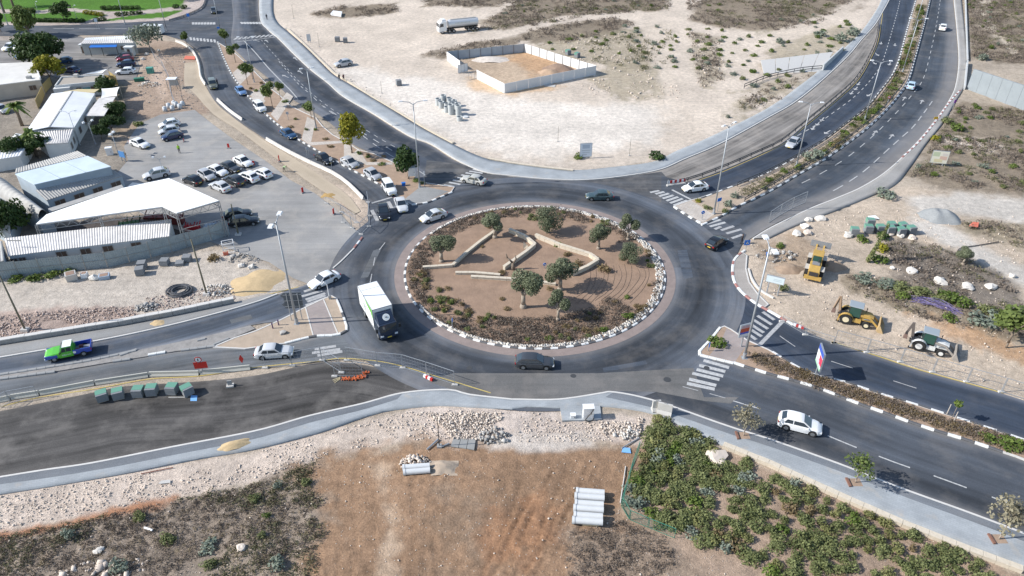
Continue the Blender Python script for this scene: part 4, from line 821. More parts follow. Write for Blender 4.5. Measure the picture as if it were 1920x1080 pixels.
# north-east median, corner, lot edges: single shrubs
def shrub_line(px,n,kinds,label,group,wr=(.8,1.8),hr=(.5,1.1),jit=.8,z=.1,seed=0,name='median_shrub'):
    P = path(px,.5); rs = random.Random(seed)
    for i in range(n):
        q = P[int(rs.random()*len(P))]; random.seed(seed*100+i)
        shrub(rs.choice(kinds),(q[0]+rs.uniform(-jit,jit),q[1]+rs.uniform(-jit,jit)),rs.uniform(*wr),rs.uniform(*hr),label,group,name,z)
shrub_line([(1400,362),(1480,322),(1560,276),(1640,205),(1672,170),(1695,122),(1712,70),(1728,10)],105,['shrub','green','green','rust','green'],'green shrub on the north east median','shrubs of the north east median',seed=3,wr=(1.1,2.4))
for px,k,w,h,lb in [((1526,298),'grey',3.9,2.5,'big round blue green shrub on the north east median'),((1365,388),'grey',1.8,2.0,'grey green shrub beside the lamp on the north east median'),((1308,379),'yellow',1.6,1.0,'light green round shrub at the head of the north east median'),((1326,392),'shrub',1.9,1.0,'olive green shrub next to the lamp foot'),((1378,372),'grey',1.8,1.4,'pale grey green shrub behind the lamp on the median'),((1360,398),'shrub',1.8,1.0,'dark shrub at the kerb by the median lamp'),
        ((1232,296),'dark',3.6,1.7,'long dark green bush at the end of the sand flat'),((1085,296),'green',2.6,1.4,'green bush at the foot of the white billboard'),((1345,645),'green',3.0,1.3,'clipped green bush on the tip of the south east median'),((1880,832),'green',3.2,1.0,'fresh green bush at the right end of the south east median'),((1905,838),'green',3.0,1.0,'fresh green bush at the picture edge on the south east median'),((1850,822),'green',2.2,.9,'small fresh green bush on the south east median'),
        ((1660,368),'grey',4.0,1.6,'wide grey green bush beside the eastern footway'),((1795,245),'green',3.2,1.8,'green bush below the wing wall by the exit road'),((1752,262),'yellow',2.4,1.2,'light green bush at the footway edge'),((1775,230),'shrub',3.0,1.6,'dark green bush near the purple sign'),((1578,78),'grey',4.5,2.6,'large grey green bush on the bank of the north pavement'),((1600,66),'grey',4.5,2.4,'grey green bush next to the north pavement'),((1538,68),'grey',4.0,2.0,'bluish bush on the sandy bank'),((1463,80),'grey',3.5,1.6,'bluish bush farther down the sandy bank'),((1840,112),'grey',3.6,2.0,'blue green bush above the wing wall'),
        ((1655,448),'dark',2.6,1.6,'round dark bush behind the leaning cypress'),((1615,452),'green',2.4,1.2,'green bush beside the paver pallets'),((1655,470),'yellow',2.6,1.3,'yellow green bush beside the cypress'),((1648,490),'green',3.0,1.3,'bright green bush below the cypress'),((1462,462),'green',1.8,.8,'low green bush near the boulders at the corner'),((1470,542),'shrub',1.8,.8,'low dark bush below the pale street sign'),((1545,500),'shrub',2.4,1.0,'dark bush behind the wheel loader'),((1760,565),'shrub',2.6,1.2,'green bush above the purple hoses'),
        ((1775,560),'green',3.4,1.4,'bright green bush beside the white boulder'),((1800,570),'green',3.4,1.4,'spreading green bush right of the white boulder'),((1850,585),'shrub',3.0,1.2,'green bush above the trench'),((1690,545),'shrub',3.6,1.2,'olive bush on the bank above the diggers'),((1720,550),'shrub',3.4,1.2,'olive bush left of the purple hoses'),((1660,535),'grey',4.0,1.0,'low grey bush mat on the bank above the diggers'),((1620,525),'grey',3.6,1.0,'grey bush mat above the yellow backhoe'),((1840,605),'grey',4.2,1.2,'silvery bush mat beside the trench'),((1875,600),'grey',4.0,1.2,'silvery bush mat above the trench tree'),((1690,560),'green',2.4,1.0,'dark green bush at the bank foot'),((1780,600),'green',2.2,.9,'green tuft under the purple hoses'),((1905,600),'yellow',3.2,1.4,'light green bush at the right picture edge'),
        ((50,400),'dark',4,2.6,'dark bush between the vaulted sheds'),((30,525),'green',2.6,1.0,'green weeds at the foot of the west fence'),((70,522),'green',3.0,1.0,'green weeds along the compound fence'),((100,515),'green',2.8,1.1,'green weeds beside the dumped box'),((130,508),'green',2.4,1.0,'green weeds behind the dumped bags'),((400,488),'rust',2.4,1.2,'dead brown bush by the fence corner'),((228,200),'green',2.5,1.4,'green weeds beside the yard lamp'),((260,235),'green',2.4,1.2,'green bush at the edge of the parking lot'),((30,510),'shrub',2.4,.8,'olive weeds by the west fence')]:
    p = G(*px); shrub(k,p,w,h,lb,None,'bush',GZ(p.x,p.y)-.05)
for px in [(450,128),(470,168),(480,172),(505,175),(490,158),(535,192),(545,240),(555,225),(575,245),(610,262),(620,276),(592,245),(675,290),(690,292),(700,302),(720,296),(715,310),(780,340),(790,345),(690,296)]:
    p = G(*px); shrub(random.choice(['rust','shrub','green','rust']),p,random.uniform(1.0,1.9),random.uniform(.4,.8),'low dry shrub between the trees of the north west median','shrubs of the north west median','median_shrub',.12)
# wild bushes on the sand flats and slopes
wild = W2([(1000,84),(1160,50),(1260,50),(1400,60),(1640,10),(1600,80),(1500,150),(1400,215),(1360,230),(1350,180),(1200,180),(1100,150),(1040,100)])
for i,c in enumerate(poisson(wild,3.4,1800,8)):
    if i > 150: break
    if fbm(np.array([c[0]]),np.array([c[1]]),.05,2,77)[0] < .36: continue
    shrub(random.choice(['green','green','shrub','grey']),c,random.uniform(1.2,2.6),random.uniform(.6,1.2),'wild green bush on the rubble slope of the sand flat','wild bushes of the northern slope','wild_bush',GZ(*c)-.05)
for poly,n,seed,lab,grp in ((W2([(1815,-20),(1960,-20),(1960,110),(1820,105)]),45,3,'wild bush on the slope east of the exit road','wild bushes of the eastern slope'),(W2([(1710,330),(1800,190),(1960,215),(1960,360),(1780,345)]),45,4,'wild bush on the scrubland below the wing wall','wild bushes of the eastern scrubland'),(W2([(0,1020),(250,960),(500,905),(600,880),(590,1075),(0,1075)]),12,5,'dark wild bush on the stony near slope','wild bushes of the near slope'),(W2([(930,30),(1000,-20),(1250,-20),(1250,15),(1060,40)]),22,6,'wild bush on the far scrub hill','wild bushes of the far scrub'),(W2([(1290,-20),(1630,-20),(1500,48),(1360,50)]),26,7,'wild bush on the far north east scrub','wild bushes of the far north east scrub')):
    for c in poisson(poly,2.2,400,seed)[:n]:
        shrub(random.choice(['green','shrub','shrub','grey']),c,random.uniform(1.0,2.2),random.uniform(.5,1.1),lab,grp,'wild_bush',GZ(*c)-.05)

# ---- scrub, rubble: uncountable
def tufts(name,polys,n,size,leaf,label,cat,seed,per=16,h=.35,thr=.4,nsc=.18,exclude=True):
    g = np.random.default_rng(seed); A = []; area = [abs(np.cross(p,np.roll(p,-1,0)).sum())/2 for p in polys]; tot = sum(area)
    for p,a in zip(polys,area):
        lo,hi = p.min(0),p.max(0); m = int(n*a/tot); c = g.uniform(lo,hi,(m*6,2)); c = c[sdist(c[:,0],c[:,1],p) > 0]
        c = c[fbm(c[:,0],c[:,1],nsc,3,seed) > thr][:m]; A.append(c)
    c = np.concatenate(A)
    if exclude:
        dp = np.full(len(c),9.)
        for q in PAVED: dp = np.minimum(dp,-sdist(c[:,0],c[:,1],q))
        c = c[dp > .3]
    k = len(c); s = size*g.uniform(.5,1.5,k); P = np.repeat(np.c_[c,GZv(c[:,0],c[:,1])-.03],per,0); S = np.repeat(s,per)
    o = g.normal(size=(k*per,3))*.45*S[:,None]; o[:,2] = np.abs(o[:,2])*h*1.6; P = P+o
    a = g.normal(size=(k*per,3)); a /= np.linalg.norm(a,axis=1)[:,None]; b_ = g.normal(size=(k*per,3)); b_[:,2] += .8; b_ /= np.linalg.norm(b_,axis=1)[:,None]; w = (S*.185)[:,None]
    V = np.stack([P-a*w,P+a*w*.8,P+b_*w*1.9],1).reshape(-1,3); V[:,2] = np.maximum(V[:,2],-.05)
    tn = np.repeat(np.clip(.5*np.repeat(g.random(k),per)+.5*g.random(k*per),0,1),3)
    return tag(np_mesh(name,V,np.arange(len(V)).reshape(-1,3),LM[leaf],tone=tn),label,cat,kind='stuff')
slope_s = W2([(-60,1016),(120,985),(280,948),(400,926),(500,903),(560,880),(598,862),(574,900),(606,940),(580,965),(614,1000),(588,1040),(606,1110),(-60,1110)])
tufts('dry_scrub',[slope_s,W2([(1070,1000),(1160,975),(1260,1012),(1420,1090),(1400,1120),(1060,1120)])],2700,.30,'dry','dry brown scrub covering the stony near slope','scrub',1,per=18)
tufts('straw_grass',[slope_s],800,.25,'drygrass','dry straw tufts on the near slope','dry grass',2,thr=.5)
tufts('olive_scrub',[slope_s],700,.42,'olivescrub','olive coloured low scrub on the near slope','scrub',3,thr=.52,nsc=.12)
tufts('far_scrub',[W2(p) for p in ([(585,24),(640,12),(740,8),(748,22),(690,32),(600,34)],[(760,-30),(1010,-30),(1000,2),(890,14),(800,12)],[(790,103),(870,84),(960,64),(1000,70),(965,84),(850,110)],[(930,28),(960,5),(1000,-30),(1260,-30),(1255,18),(1100,30),(1040,42),(965,54),(890,60)],[(965,62),(1040,46),(1150,32),(1195,46),(1060,82)],[(1285,-30),(1650,-30),(1600,15),(1510,50),(1450,58),(1350,52),(1290,38)],[(1290,60),(1350,72),(1355,150),(1315,165)],[(1370,205),(1440,160),(1540,132),(1505,158),(1440,200)])],4200,.8,'dry','brown dry scrub on the far side of the sand flat','scrub',4,per=15,thr=.42)
tufts('far_green_scrub',[W2(p) for p in ([(930,28),(960,5),(1000,-30),(1260,-30),(1255,18),(1100,30),(1040,42),(890,60)],[(1285,-30),(1650,-30),(1600,15),(1510,50),(1350,52)],[(1100,80),(1260,50),(1265,130),(1120,150)],[(1370,205),(1440,160),(1540,132),(1505,158),(1440,205)])],1400,.8,'olivescrub','green grey scrub among the far dry scrub','scrub',5,per=15,thr=.5)
east = [W2([(1812,-30),(2000,-30),(2000,130),(1825,108)]),W2([(1705,335),(1745,275),(1800,195),(1920,210),(2000,230),(2000,365),(1760,350)]),W2([(1655,458),(1720,452),(1800,480),(1900,535),(1930,600),(1800,588),(1690,530)]),W2([(1795,418),(1860,412),(1960,440),(1960,480),(1880,455)]),W2([(1570,502),(1700,542),(1920,605),(1990,640),(1870,630),(1720,595),(1600,548)])]
tufts('eastern_scrub',east,4600,.62,'dry','dry grey brown scrub on the eastern slopes','scrub',6,per=15,thr=.4); tufts('eastern_green_scrub',east,1500,.6,'olivescrub','olive green scrub on the eastern slopes','scrub',7,thr=.5)
# ring planting and medians: raised beds, fixed height
def bed_tufts(name,pts,size,leaf,label,seed,z=.16,per=18,h=.35):
    g = np.random.default_rng(seed); c = np.asarray(pts); k = len(c); s = size*g.uniform(.5,1.5,k); P = np.repeat(np.c_[c,np.full(k,z)],per,0); S = np.repeat(s,per); o = g.normal(size=(k*per,3))*.45*S[:,None]; o[:,2] = np.abs(o[:,2])*h*1.6; P = P+o
    a = g.normal(size=(k*per,3)); a /= np.linalg.norm(a,axis=1)[:,None]; b_ = g.normal(size=(k*per,3)); b_[:,2] += .8; b_ /= np.linalg.norm(b_,axis=1)[:,None]; w = (S*.185)[:,None]
    V = np.stack([P-a*w,P+a*w*.8,P+b_*w*1.9],1).reshape(-1,3); tn = np.repeat(np.clip(.5*np.repeat(g.random(k),per)+.5*g.random(k*per),0,1),3)
    return tag(np_mesh(name,V,np.arange(len(V)).reshape(-1,3),LM[leaf],tone=tn),label,'scrub',kind='stuff')
g = np.random.default_rng(12); a = g.uniform(0,6.283,5200); r = RK-.5-6.4*g.random(5200)**1.1
px_,py_ = CX+r*np.cos(a),CY+r*np.sin(a); f = fbm(px_,py_,.22,3,15)+.10*np.cos(a-3.9)-.05*(RK-r)+.16
east_bare = (np.cos(a+.15) > .86) & (r < RK-1.2) & (f < .55); m = (f > .38) & ~east_bare & (r > RK-(4.0+2.4*np.clip(-np.sin(a-.4),-.25,1)))
bed_tufts('ring_scrub',np.c_[px_,py_][m],.42,'dry','brown dried ground cover planted around the roundabout rim',13)
def along(px,wid,n,seed):
    P = path(px,.5); g = np.random.default_rng(seed); i = g.integers(0,len(P),n); return P[i]+g.uniform(-wid,wid,(n,2))
bed_tufts('median_scrub',along([(1420,672),(1500,705),(1560,725),(1640,752),(1715,778),(1800,805),(1900,836),(1990,866)],1.0,650,14),.34,'rust','dry brownish ground cover on the south east median',14,z=.12)
bed_tufts('median_dry_scrub',along([(1420,672),(1500,705),(1560,725),(1640,752),(1715,778),(1800,805),(1900,836),(1990,866)],1.0,900,16),.36,'dry','grey dried scrub among the south east median planting',16,z=.12)
bed_tufts('north_median_scrub',along([(1400,362),(1480,322),(1560,276),(1640,205),(1672,170),(1695,122),(1712,70),(1728,10)],1.1,1500,17),.45,'olivescrub','low scrub between the shrubs of the north east median',17,z=.12)
# ================================================================== stones
def stone_field(name,polys,n,smin,smax,material,label,seed,thr=.0,nsc=.25,heap=None,sink=.25):
    g = np.random.default_rng(seed); A = []; ar = [abs(np.cross(p,np.roll(p,-1,0)).sum())/2 for p in polys]; tot = sum(ar)
    for p,a in zip(polys,ar):
        m = int(n*a/tot)+1; lo,hi = p.min(0),p.max(0); c = g.uniform(lo,hi,(m*7,2)); c = c[sdist(c[:,0],c[:,1],p) > 0]; c = c[fbm(c[:,0],c[:,1],nsc,3,seed) > thr][:m]; A.append(c)
    c = np.concatenate(A); dp = np.full(len(c),9.)
    for q in PAVED: dp = np.minimum(dp,-sdist(c[:,0],c[:,1],q))
    c = c[dp > .15]; k = len(c); s = smin+(smax-smin)*g.random(k)**5
    base = np.array([(x,y,z) for x in (-1,1) for y in (-1,1) for z in (-1,1)],float); oc = np.array([(0,0,1.25),(0,0,-1)])
    B = np.tile(np.r_[base*.72,oc][None],(k,1,1))+g.uniform(-.28,.28,(k,10,3)); B *= (s[:,None]*g.uniform(.6,1.3,(k,3)))[:,None,:]*.5*np.array([1,1,.75])
    an = g.uniform(0,6.28,k); ca,sa = np.cos(an),np.sin(an); bx = B[...,0]*ca[:,None]-B[...,1]*sa[:,None]; by = B[...,0]*sa[:,None]+B[...,1]*ca[:,None]
    zz = GZv(c[:,0],c[:,1])+s*sink*.5
    if heap: zz = zz+heap(c)
    V = np.stack([bx+c[:,:1],by+c[:,1:],B[...,2]+zz[:,None]],-1)
    T = np.array([(0,1,3),(0,3,2),(4,6,7),(4,7,5),(0,4,5),(0,5,1),(2,3,7),(2,7,6),(1,5,8),(5,7,8),(7,3,8),(3,1,8),(0,2,9),(2,6,9),(6,4,9),(4,0,9)])
    F = (T[None]+np.arange(k)[:,None,None]*10).reshape(-1,3)
    return tag(np_mesh(name,V.reshape(-1,3),F,material,tone=np.repeat(g.random(k),10)),label,'rubble',kind='stuff')
def stonemat(name,c1,c2):
    m = bpy.data.materials.new(name); m.use_nodes = True; n = m.node_tree; b = n.nodes['Principled BSDF']; b.inputs['Roughness'].default_value = .95
    at = n.nodes.new('ShaderNodeAttribute'); at.attribute_name = 'tone'; mx = n.nodes.new('ShaderNodeMix'); mx.data_type = 'RGBA'; mx.inputs[6].default_value = (*c1,1); mx.inputs[7].default_value = (*c2,1)
    n.links.new(at.outputs['Fac'],mx.inputs[0]); n.links.new(mx.outputs[2],b.inputs['Base Color']); MATS[name] = m; return m
ST_P = stonemat('pale limestone rubble',(.50,.42,.35),(.66,.57,.485)); ST_G = stonemat('grey rubble',(.22,.21,.20),(.45,.43,.40)); ST_W = stonemat('white limestone',(.46,.42,.37),(.68,.64,.58))
stone_field('rubble_band',[W2([(-60,940),(250,890),(480,848),(600,818),(730,776),(850,768),(1000,772),(1050,792),(1200,786),(1205,826),(1000,830),(800,822),(620,852),(500,895),(280,940),(-60,1005)])],6000,.05,.24,ST_P,'pale crushed limestone along the south pavement',31,thr=.36)
stone_field('rubble_heaps',[W2([(800,775),(940,775),(945,828),(850,825)]),W2([(1120,790),(1205,785),(1200,818),(1130,815)])],3600,.06,.30,ST_P,'heaped limestone rubble beside the south pavement',32,thr=.45,heap=lambda c: .25*fbm(c[:,0],c[:,1],.5,2,3))
stone_field('slope_stones',[slope_s,W2([(640,870),(1180,850),(1400,1090),(640,1090)])],800,.05,.2,ST_P,'loose stones scattered on the near slope and dirt',33)
stone_field('verge_rubble',[W2([(-60,600),(120,582),(250,574),(260,596),(100,626),(-60,650)]),W2([(270,560),(440,535),(440,562),(300,590)])],3600,.08,.32,stonemat('pinkish rubble',(.36,.27,.225),(.56,.46,.40)),'pinkish rubble bank above the west stone wall',34,thr=.35)
stone_field('far_rubble',[W2([(1030,120),(1200,130),(1300,175),(1250,190),(1100,180)]),W2([(1290,60),(1350,80),(1370,170),(1310,165)]),W2([(800,100),(860,95),(940,110),(880,118)]),W2([(880,40),(960,55),(890,60)]),W2([(1000,85),(1180,60),(1260,60),(1260,120),(1100,120)])],1800,.12,.5,ST_P,'limestone rubble strewn over the far sand flat',35,thr=.42)
stone_field('lot_edge_rubble',[W2([(512,45),(545,62),(575,90),(630,140),(700,185),(800,246),(900,290),(890,282),(800,236),(700,172),(640,135),(585,84),(545,52)])],700,.1,.42,ST_W,'limestone rubble along the north pavement edge',36)
stone_field('east_stones',[W2([(1400,455),(1560,400),(1700,360),(1920,400),(1920,740),(1560,636),(1440,575)])],1700,.07,.3,ST_P,'loose stones on the eastern works area',37,thr=.45)
stone_field('median_debris',[W2([(225,655),(400,632),(395,648),(225,676)]),W2([(255,108),(345,100),(370,140),(390,205),(320,205),(260,190)])],700,.1,.36,ST_G,'grey broken paving debris by the west roads',38)
stone_field('rock_outcrop',[W2([(92,1078),(130,1056),(200,1052),(272,1042),(268,1078),(200,1090)])],70,.2,1.0,ST_P,'weathered white limestone outcrop at the bottom left',39,sink=-.25)
# white stone edging of the ring
g = np.random.default_rng(40); k = 3400; a = g.uniform(0,6.283,k); wdt = np.interp(np.mod(a+math.pi/2,2*math.pi),[0,.4,1.2,2.2,3.3,4.2,5.2,6.283],[.3,.55,1.05,.9,.4,.12,.12,.3]); r = RK-.25-wdt*g.random(k)
s = g.uniform(.10,.24,k); base = np.array([(x,y,z) for x in (-1,1) for y in (-1,1) for z in (-1,1)],float)
B = (np.tile(base[None],(k,1,1))+g.uniform(-.3,.3,(k,8,3)))*(s*.5)[:,None,None]; V = B+np.stack([CX+r*np.cos(a),CY+r*np.sin(a),.19+g.uniform(-.02,.05,k)],-1)[:,None,:]
Q = np.array([(0,1,3,2),(4,6,7,5),(0,4,5,1),(2,3,7,6),(1,5,7,3),(0,2,6,4)]); keep = wdt > .13
V = V[keep]; k = len(V)
o = np_mesh('edging_stones',V.reshape(-1,3),(Q[None]+np.arange(k)[:,None,None]*8).reshape(-1,4),ST_W,tone=np.repeat(g.random(k),8),parent=r_is); o['kind'] = 'stuff'
# boulders
def boulder(px,w,h,label,m=ST_W,group=None,seed=0,elong=1.0,rz=None,name='boulder'):
    bm = bmesh.new(); bmesh.ops.create_icosphere(bm,subdivisions=2,radius=.5); rs = random.Random(seed)
    off = Vector((rs.uniform(0,50),rs.uniform(0,50),rs.uniform(0,50)))
    from mathutils import noise as mn
    for v in bm.verts:
        n0 = mn.noise(v.co*2.4+off)*.5+mn.noise(v.co*6+off)*.22; v.co *= 1+n0; v.co.z = max(v.co.z,-.3)
    me = bpy.data.meshes.new(name); bm.to_mesh(me); bm.free(); me.materials.append(m)
    a = me.attributes.new('tone','FLOAT','POINT'); a.data.foreach_set('value',[rs.uniform(.35,.95) for _ in me.vertices])
    o = bpy.data.objects.new(name,me); COL.objects.link(o); p = G(*px); o.location = (p.x,p.y,GZ(p.x,p.y)+h*.22); o.scale = (w*elong,w,h); o.rotation_euler = (0,0,rs.uniform(0,6) if rz is None else rz)
    return tag(o,label,'boulder',group)
for i,(px,w,h,lb) in enumerate([((1515,414),1.4,1.2,'pale boulder at the top of the heap by the east corner'),((1538,412),2.0,1.1,'long pale boulder on the heap by the east corner'),((1508,427),1.7,1.3,'rounded boulder in the middle of the corner heap'),((1493,441),1.7,1.2,'smooth pale boulder at the near end of the corner heap'),((1514,438),1.9,1.1,'flat brown boulder behind the smooth pale one'),((1590,443),2.0,1.2,'jagged boulder beside the first paver pallet'),((1669,441),1.1,.8,'small boulder in front of the paver pallets'),((1688,444),1.4,1.0,'rounded boulder in front of the last pallets'),((1710,447),1.4,1.0,'pinkish boulder right of the pallets'),((1672,504),.9,.8,'small white boulder below the bright green bush'),((1708,510),2.0,1.0,'angular white boulder on the dark slope'),((1761,528),2.4,1.1,'large smooth white boulder beside the green bush'),((1813,540),2.2,.9,'flat white boulder on the bank'),((1856,541),2.0,1.1,'split white boulder at the end of the bank'),((1897,519),1.2,1.0,'square pale boulder at the foot of the track'),((1345,860),2.9,1.0,'large cream boulder among the planted shrubs'),((452,1030),1.1,.7,'single grey rock on the near slope'),((185,1032),1.2,.4,'small flat rock on the near slope'),((452,500),1.2,.9,'concrete lump at the fence corner'),((472,502),1.2,.9,'second concrete lump at the fence corner'),((177,524),1.5,1.1,'pale dumped sack-shaped rock by the compound fence'),((275,103),1.3,1.0,'boulder behind the hut yard'),((268,112),1.5,1.0,'long boulder beside the parked dark cars'),((298,96),1.0,.8,'boulder under the wispy tree')]):
    boulder(px,w*.74,h*.75,lb,ST_W if i not in (4,6,8,15,16) else ST_P,None,60+i,1.15)
# ================================================================== vehicles
GLASS = mat('dark car glass',(.022,.032,.042),.05,spec=1.0); GLASS_G = mat('green cab glass',(.02,.07,.055),.1,spec=.6)
TYRE = mat('tyre rubber',(.018,.018,.019),.9); RIM = mat('alloy rim',(.35,.36,.37),.4,.6); TRIM = mat('black trim',(.02,.02,.022),.6)
HEADL = mat('headlamp glass',(.7,.72,.74),.15); TAILL = mat('tail lamp red',(.35,.02,.02),.25); PLATE = mat('yellow number plate',(.75,.55,.06),.5)
PAINT = {}
def paint(n,c,rough=.28,metal=.0): PAINT[n] = mat('car paint '+n,c,rough,metal,coat=.6)
for n_,c in (('white',(.78,.78,.78)),('silver',(.42,.43,.45)),('lightsilver',(.55,.56,.57)),('beige',(.47,.46,.42)),('black',(.012,.013,.016)),('darkgrey',(.045,.05,.058)),('teal',(.045,.075,.085)),('blue',(.025,.07,.15)),('lightblue',(.14,.25,.45)),('navy',(.015,.03,.085)),('skyblue',(.42,.55,.66)),('olive',(.14,.15,.12)),('red',(.25,.02,.04))): paint(n_,c)
STY = {  # L, W, H, belt, hood z, nose z, trunk z, windscreen base, roof front, roof rear, rear base, axle f, axle r, wheel r
 'sedan': (4.62,1.80,1.46,.92,.86,.66,.96,.98,.28,-1.15,-1.78,1.42,-1.30,.32),
 'hatch': (4.15,1.76,1.50,.94,.88,.68,1.0,1.08,.25,-1.28,-1.95,1.30,-1.25,.31),
 'prius': (4.50,1.76,1.49,.94,.86,.62,1.05,1.15,.25,-.95,-1.95,1.38,-1.28,.32),
 'suv': (4.55,1.86,1.62,1.03,.98,.76,1.10,1.12,.22,-1.45,-2.12,1.38,-1.35,.37),
 'estate': (4.70,1.82,1.50,.94,.88,.68,1.0,1.08,.22,-1.50,-2.18,1.42,-1.35,.33),
 'jeep': (4.20,1.78,1.80,1.05,1.03,.95,1.10,.72,.45,-1.95,-2.05,1.30,-1.25,.37)}
CARS = {}
def car_meshes(style):
    L,W,H,belt,hood,nose,trunk,wb,rf,rr_,rb,af,ar,wr = STY[style]; hw = W/2; fx,bx = L/2,-L/2; sill = .24
    # lower body
    xs = sorted(set([bx,bx+.06,bx+.25,rb,rb+.15,0,.4,wb-.15,wb,fx-.9,fx-.45,fx-.2,fx-.05,fx]+[a+wr*1.25*math.cos(t) for a in (af,ar) for t in np.linspace(0,math.pi,9)]))
    def top(x):
        return np.interp(x,[bx,bx+.1,rb-.02,rb+.3,wb-.1,wb+.05,fx-.5,fx-.1,fx],[trunk-.22,trunk-.03,trunk,belt+.01,belt+.01,hood+.03,(hood+nose)/2+.06,nose,nose-.14])
    def half(x): return hw*np.interp(x,[bx,bx+.12,bx+.5,fx-.9,fx-.35,fx-.08,fx],[.78,.90,1,1,.93,.78,.66])
    def bot(x):
        z = sill+(.08 if x > fx-.5 or x < bx+.4 else 0)
        for a in (af,ar):
            q = (wr*1.22)**2-(x-a)**2
            if q > 0: z = max(z,wr+math.sqrt(q))
        return min(z,top(x)-.1)
    V,F = [],[]
    for x in xs:
        h,t,b_ = half(x),top(x),bot(x); m = b_+(t-b_)*.55
        V += [(x,-h*.97,b_),(x,-h,m),(x,-h*.965,t-.07),(x,-h*.86,t-.005),(x,-h*.45,t+.025),(x,h*.45,t+.025),(x,h*.86,t-.005),(x,h*.965,t-.07),(x,h,m),(x,h*.97,b_)]
    for i in range(len(xs)-1):
        for k in range(9): F.append((i*10+k,(i+1)*10+k,(i+1)*10+k+1,i*10+k+1))
    F.append(tuple(range(10))); F.append(tuple(range((len(xs)-1)*10+9,(len(xs)-1)*10-1,-1)))
    # cabin shell
    bw,tw = hw*.93,hw*.76; n0 = len(V); zb = belt-.02
    prof = [(wb,zb,bw*.93),(rf,H-.03,tw*.97),(rf-.45,H,tw),((rf+rr_)/2-.3,H,tw),(rr_,H-.05,tw*.96),(rb,trunk-.02 if style != 'jeep' else zb,bw*.92)]
    for x,z,w in prof:
        c = max(0,(z-zb)/(H-zb)); V += [(x,-w,z),(x,-w*.55,z+.03*c),(x,w*.55,z+.03*c),(x,w,z)]
    for i in range(5):
        for k in range(3): F.append((n0+i*4+k,n0+i*4+k+1,n0+(i+1)*4+k+1,n0+(i+1)*4+k))
    # cabin sides down to the belt
    sb = len(V); xsb = [wb,rf,rf-.45,(rf+rr_)/2-.3,rr_,rb]
    for sg in (-1,1):
        o = len(V); V += [(wb,sg*bw*.93,zb),(rf-.1,sg*bw,zb),(rf-.45,sg*bw,zb),((rf+rr_)/2-.3,sg*bw,zb),(rr_,sg*bw*.98,zb),(rb,sg*bw*.92,zb)]
        for i in range(5):
            q = (o+i,o+i+1,n0+(i+1)*4+(0 if sg < 0 else 3),n0+i*4+(0 if sg < 0 else 3)); F.append(q if sg > 0 else q[::-1])
    body = MB(); body.add(V,F)
    for sg in (-1,1): body.box((wb-.32,sg*(hw+.07),belt+.02),(.12,.2,.13))
    un = MB(); un.box((0,0,.38),(L-.5,W-.34,.34)); R = {}
    def keep(mb,name,m,smooth=False):
        o = mb.build(name,m,smooth=smooth); me = o.data; bpy.data.objects.remove(o); return me
    R['body'] = keep(body,'body',PAINT['white'],True); R['underbody'] = keep(un,'underbody',TRIM)
    # smooth by angle
    me = R['body']; me.set_sharp_from_angle(angle=math.radians(38)) if hasattr(me,'set_sharp_from_angle') else None
    def patch(a,b_,c,d,u0,u1,v0,v1,off):
        a,b_,c,d = map(Vector,(a,b_,c,d)); P = lambda u,v: (a*(1-u)+b_*u)*(1-v)+(d*(1-u)+c*u)*v
        n = (b_-a).cross(d-a).normalized()*off; return [P(u0,v0)+n,P(u1,v0)+n,P(u1,v1)+n,P(u0,v1)+n]
    g = lambda i,s: Vector((prof[i][0],s*prof[i][2],prof[i][1]))
    def pane(pts,name):
        c = sum(pts,Vector())/4; mb = MB().quad(*pts); return keep(mb,name,GLASS)
    R['windscreen'] = pane(patch(g(0,-1),g(0,1),g(1,1),g(1,-1),.05,.95,.06,.97,.035),'windscreen')
    R['rear_window'] = pane(patch(g(5,1),g(5,-1),g(4,-1),g(4,1),.08,.92,.22 if style != 'sedan' else .1,.93,.03),'rear_window')
    sw = []
    xm = (rf+rr_)/2-.12
    for sg in (-1,1):
        zl,zt = zb+.06,H-.13
        def pt(x,z):
            w = bw+(tw-bw)*(z-zb)/(H-zb); return Vector((x,sg*(w+.012),z))
        f0 = wb+(rf-wb)*.12; ft = wb+(rf-wb)*.85
        fr = [pt(f0-.12,zl),pt(xm+.04,zl),pt(xm+.04,zt),pt(ft-.10,zt)]; rt = [pt(xm-.05,zl),pt(rr_+(rb-rr_)*.35,zl),pt(rr_+.06,zt),pt(xm-.05,zt)]
        for q in (fr,rt): sw.append(pane(q if sg > 0 else q[::-1],'side_window'))
    R['side_window'] = sw; lights = []
    for sg in (-1,1):
        lights.append(('headlight',keep(MB().box((fx-.13,sg*hw*.66,nose-.13),(.22,.36,.13)),'headlight',HEADL))); lights.append(('tail_light',keep(MB().box((bx+.06,sg*hw*.74,trunk-.2),(.12,.3,.17)),'tail_light',TAILL)))
    lights.append(('number_plate',keep(MB().box((bx-.0,0,.62),(.04,.5,.12)),'number_plate',PLATE))); lights.append(('number_plate',keep(MB().box((fx-.0,0,.42),(.04,.5,.11)),'number_plate',PLATE)))
    lights.append(('grille',keep(MB().box((fx-.035,0,.45),(.06,hw*1.05,.16)),'grille',TRIM)))
    R['lights'] = lights; tw_ = MB(); tw_.cyl((0,-.1,0),(0,.1,0),wr,wr,18); R['tyre'] = keep(tw_,'tyre',TYRE); R['rim'] = keep(MB().cyl((0,-.112,0),(0,.112,0),wr*.64,wr*.6,12),'rim',RIM); R['axles'] = [(a,s*(hw-.10),wr) for a in (af,ar) for s in (-1,1)]
    CARS[style] = R
for s_ in STY: car_meshes(s_)
def mk(name,me,parent,loc=None):
    o = bpy.data.objects.new(name,me); o.parent = parent; COL.objects.link(o)
    if loc: o.location = loc
    return o
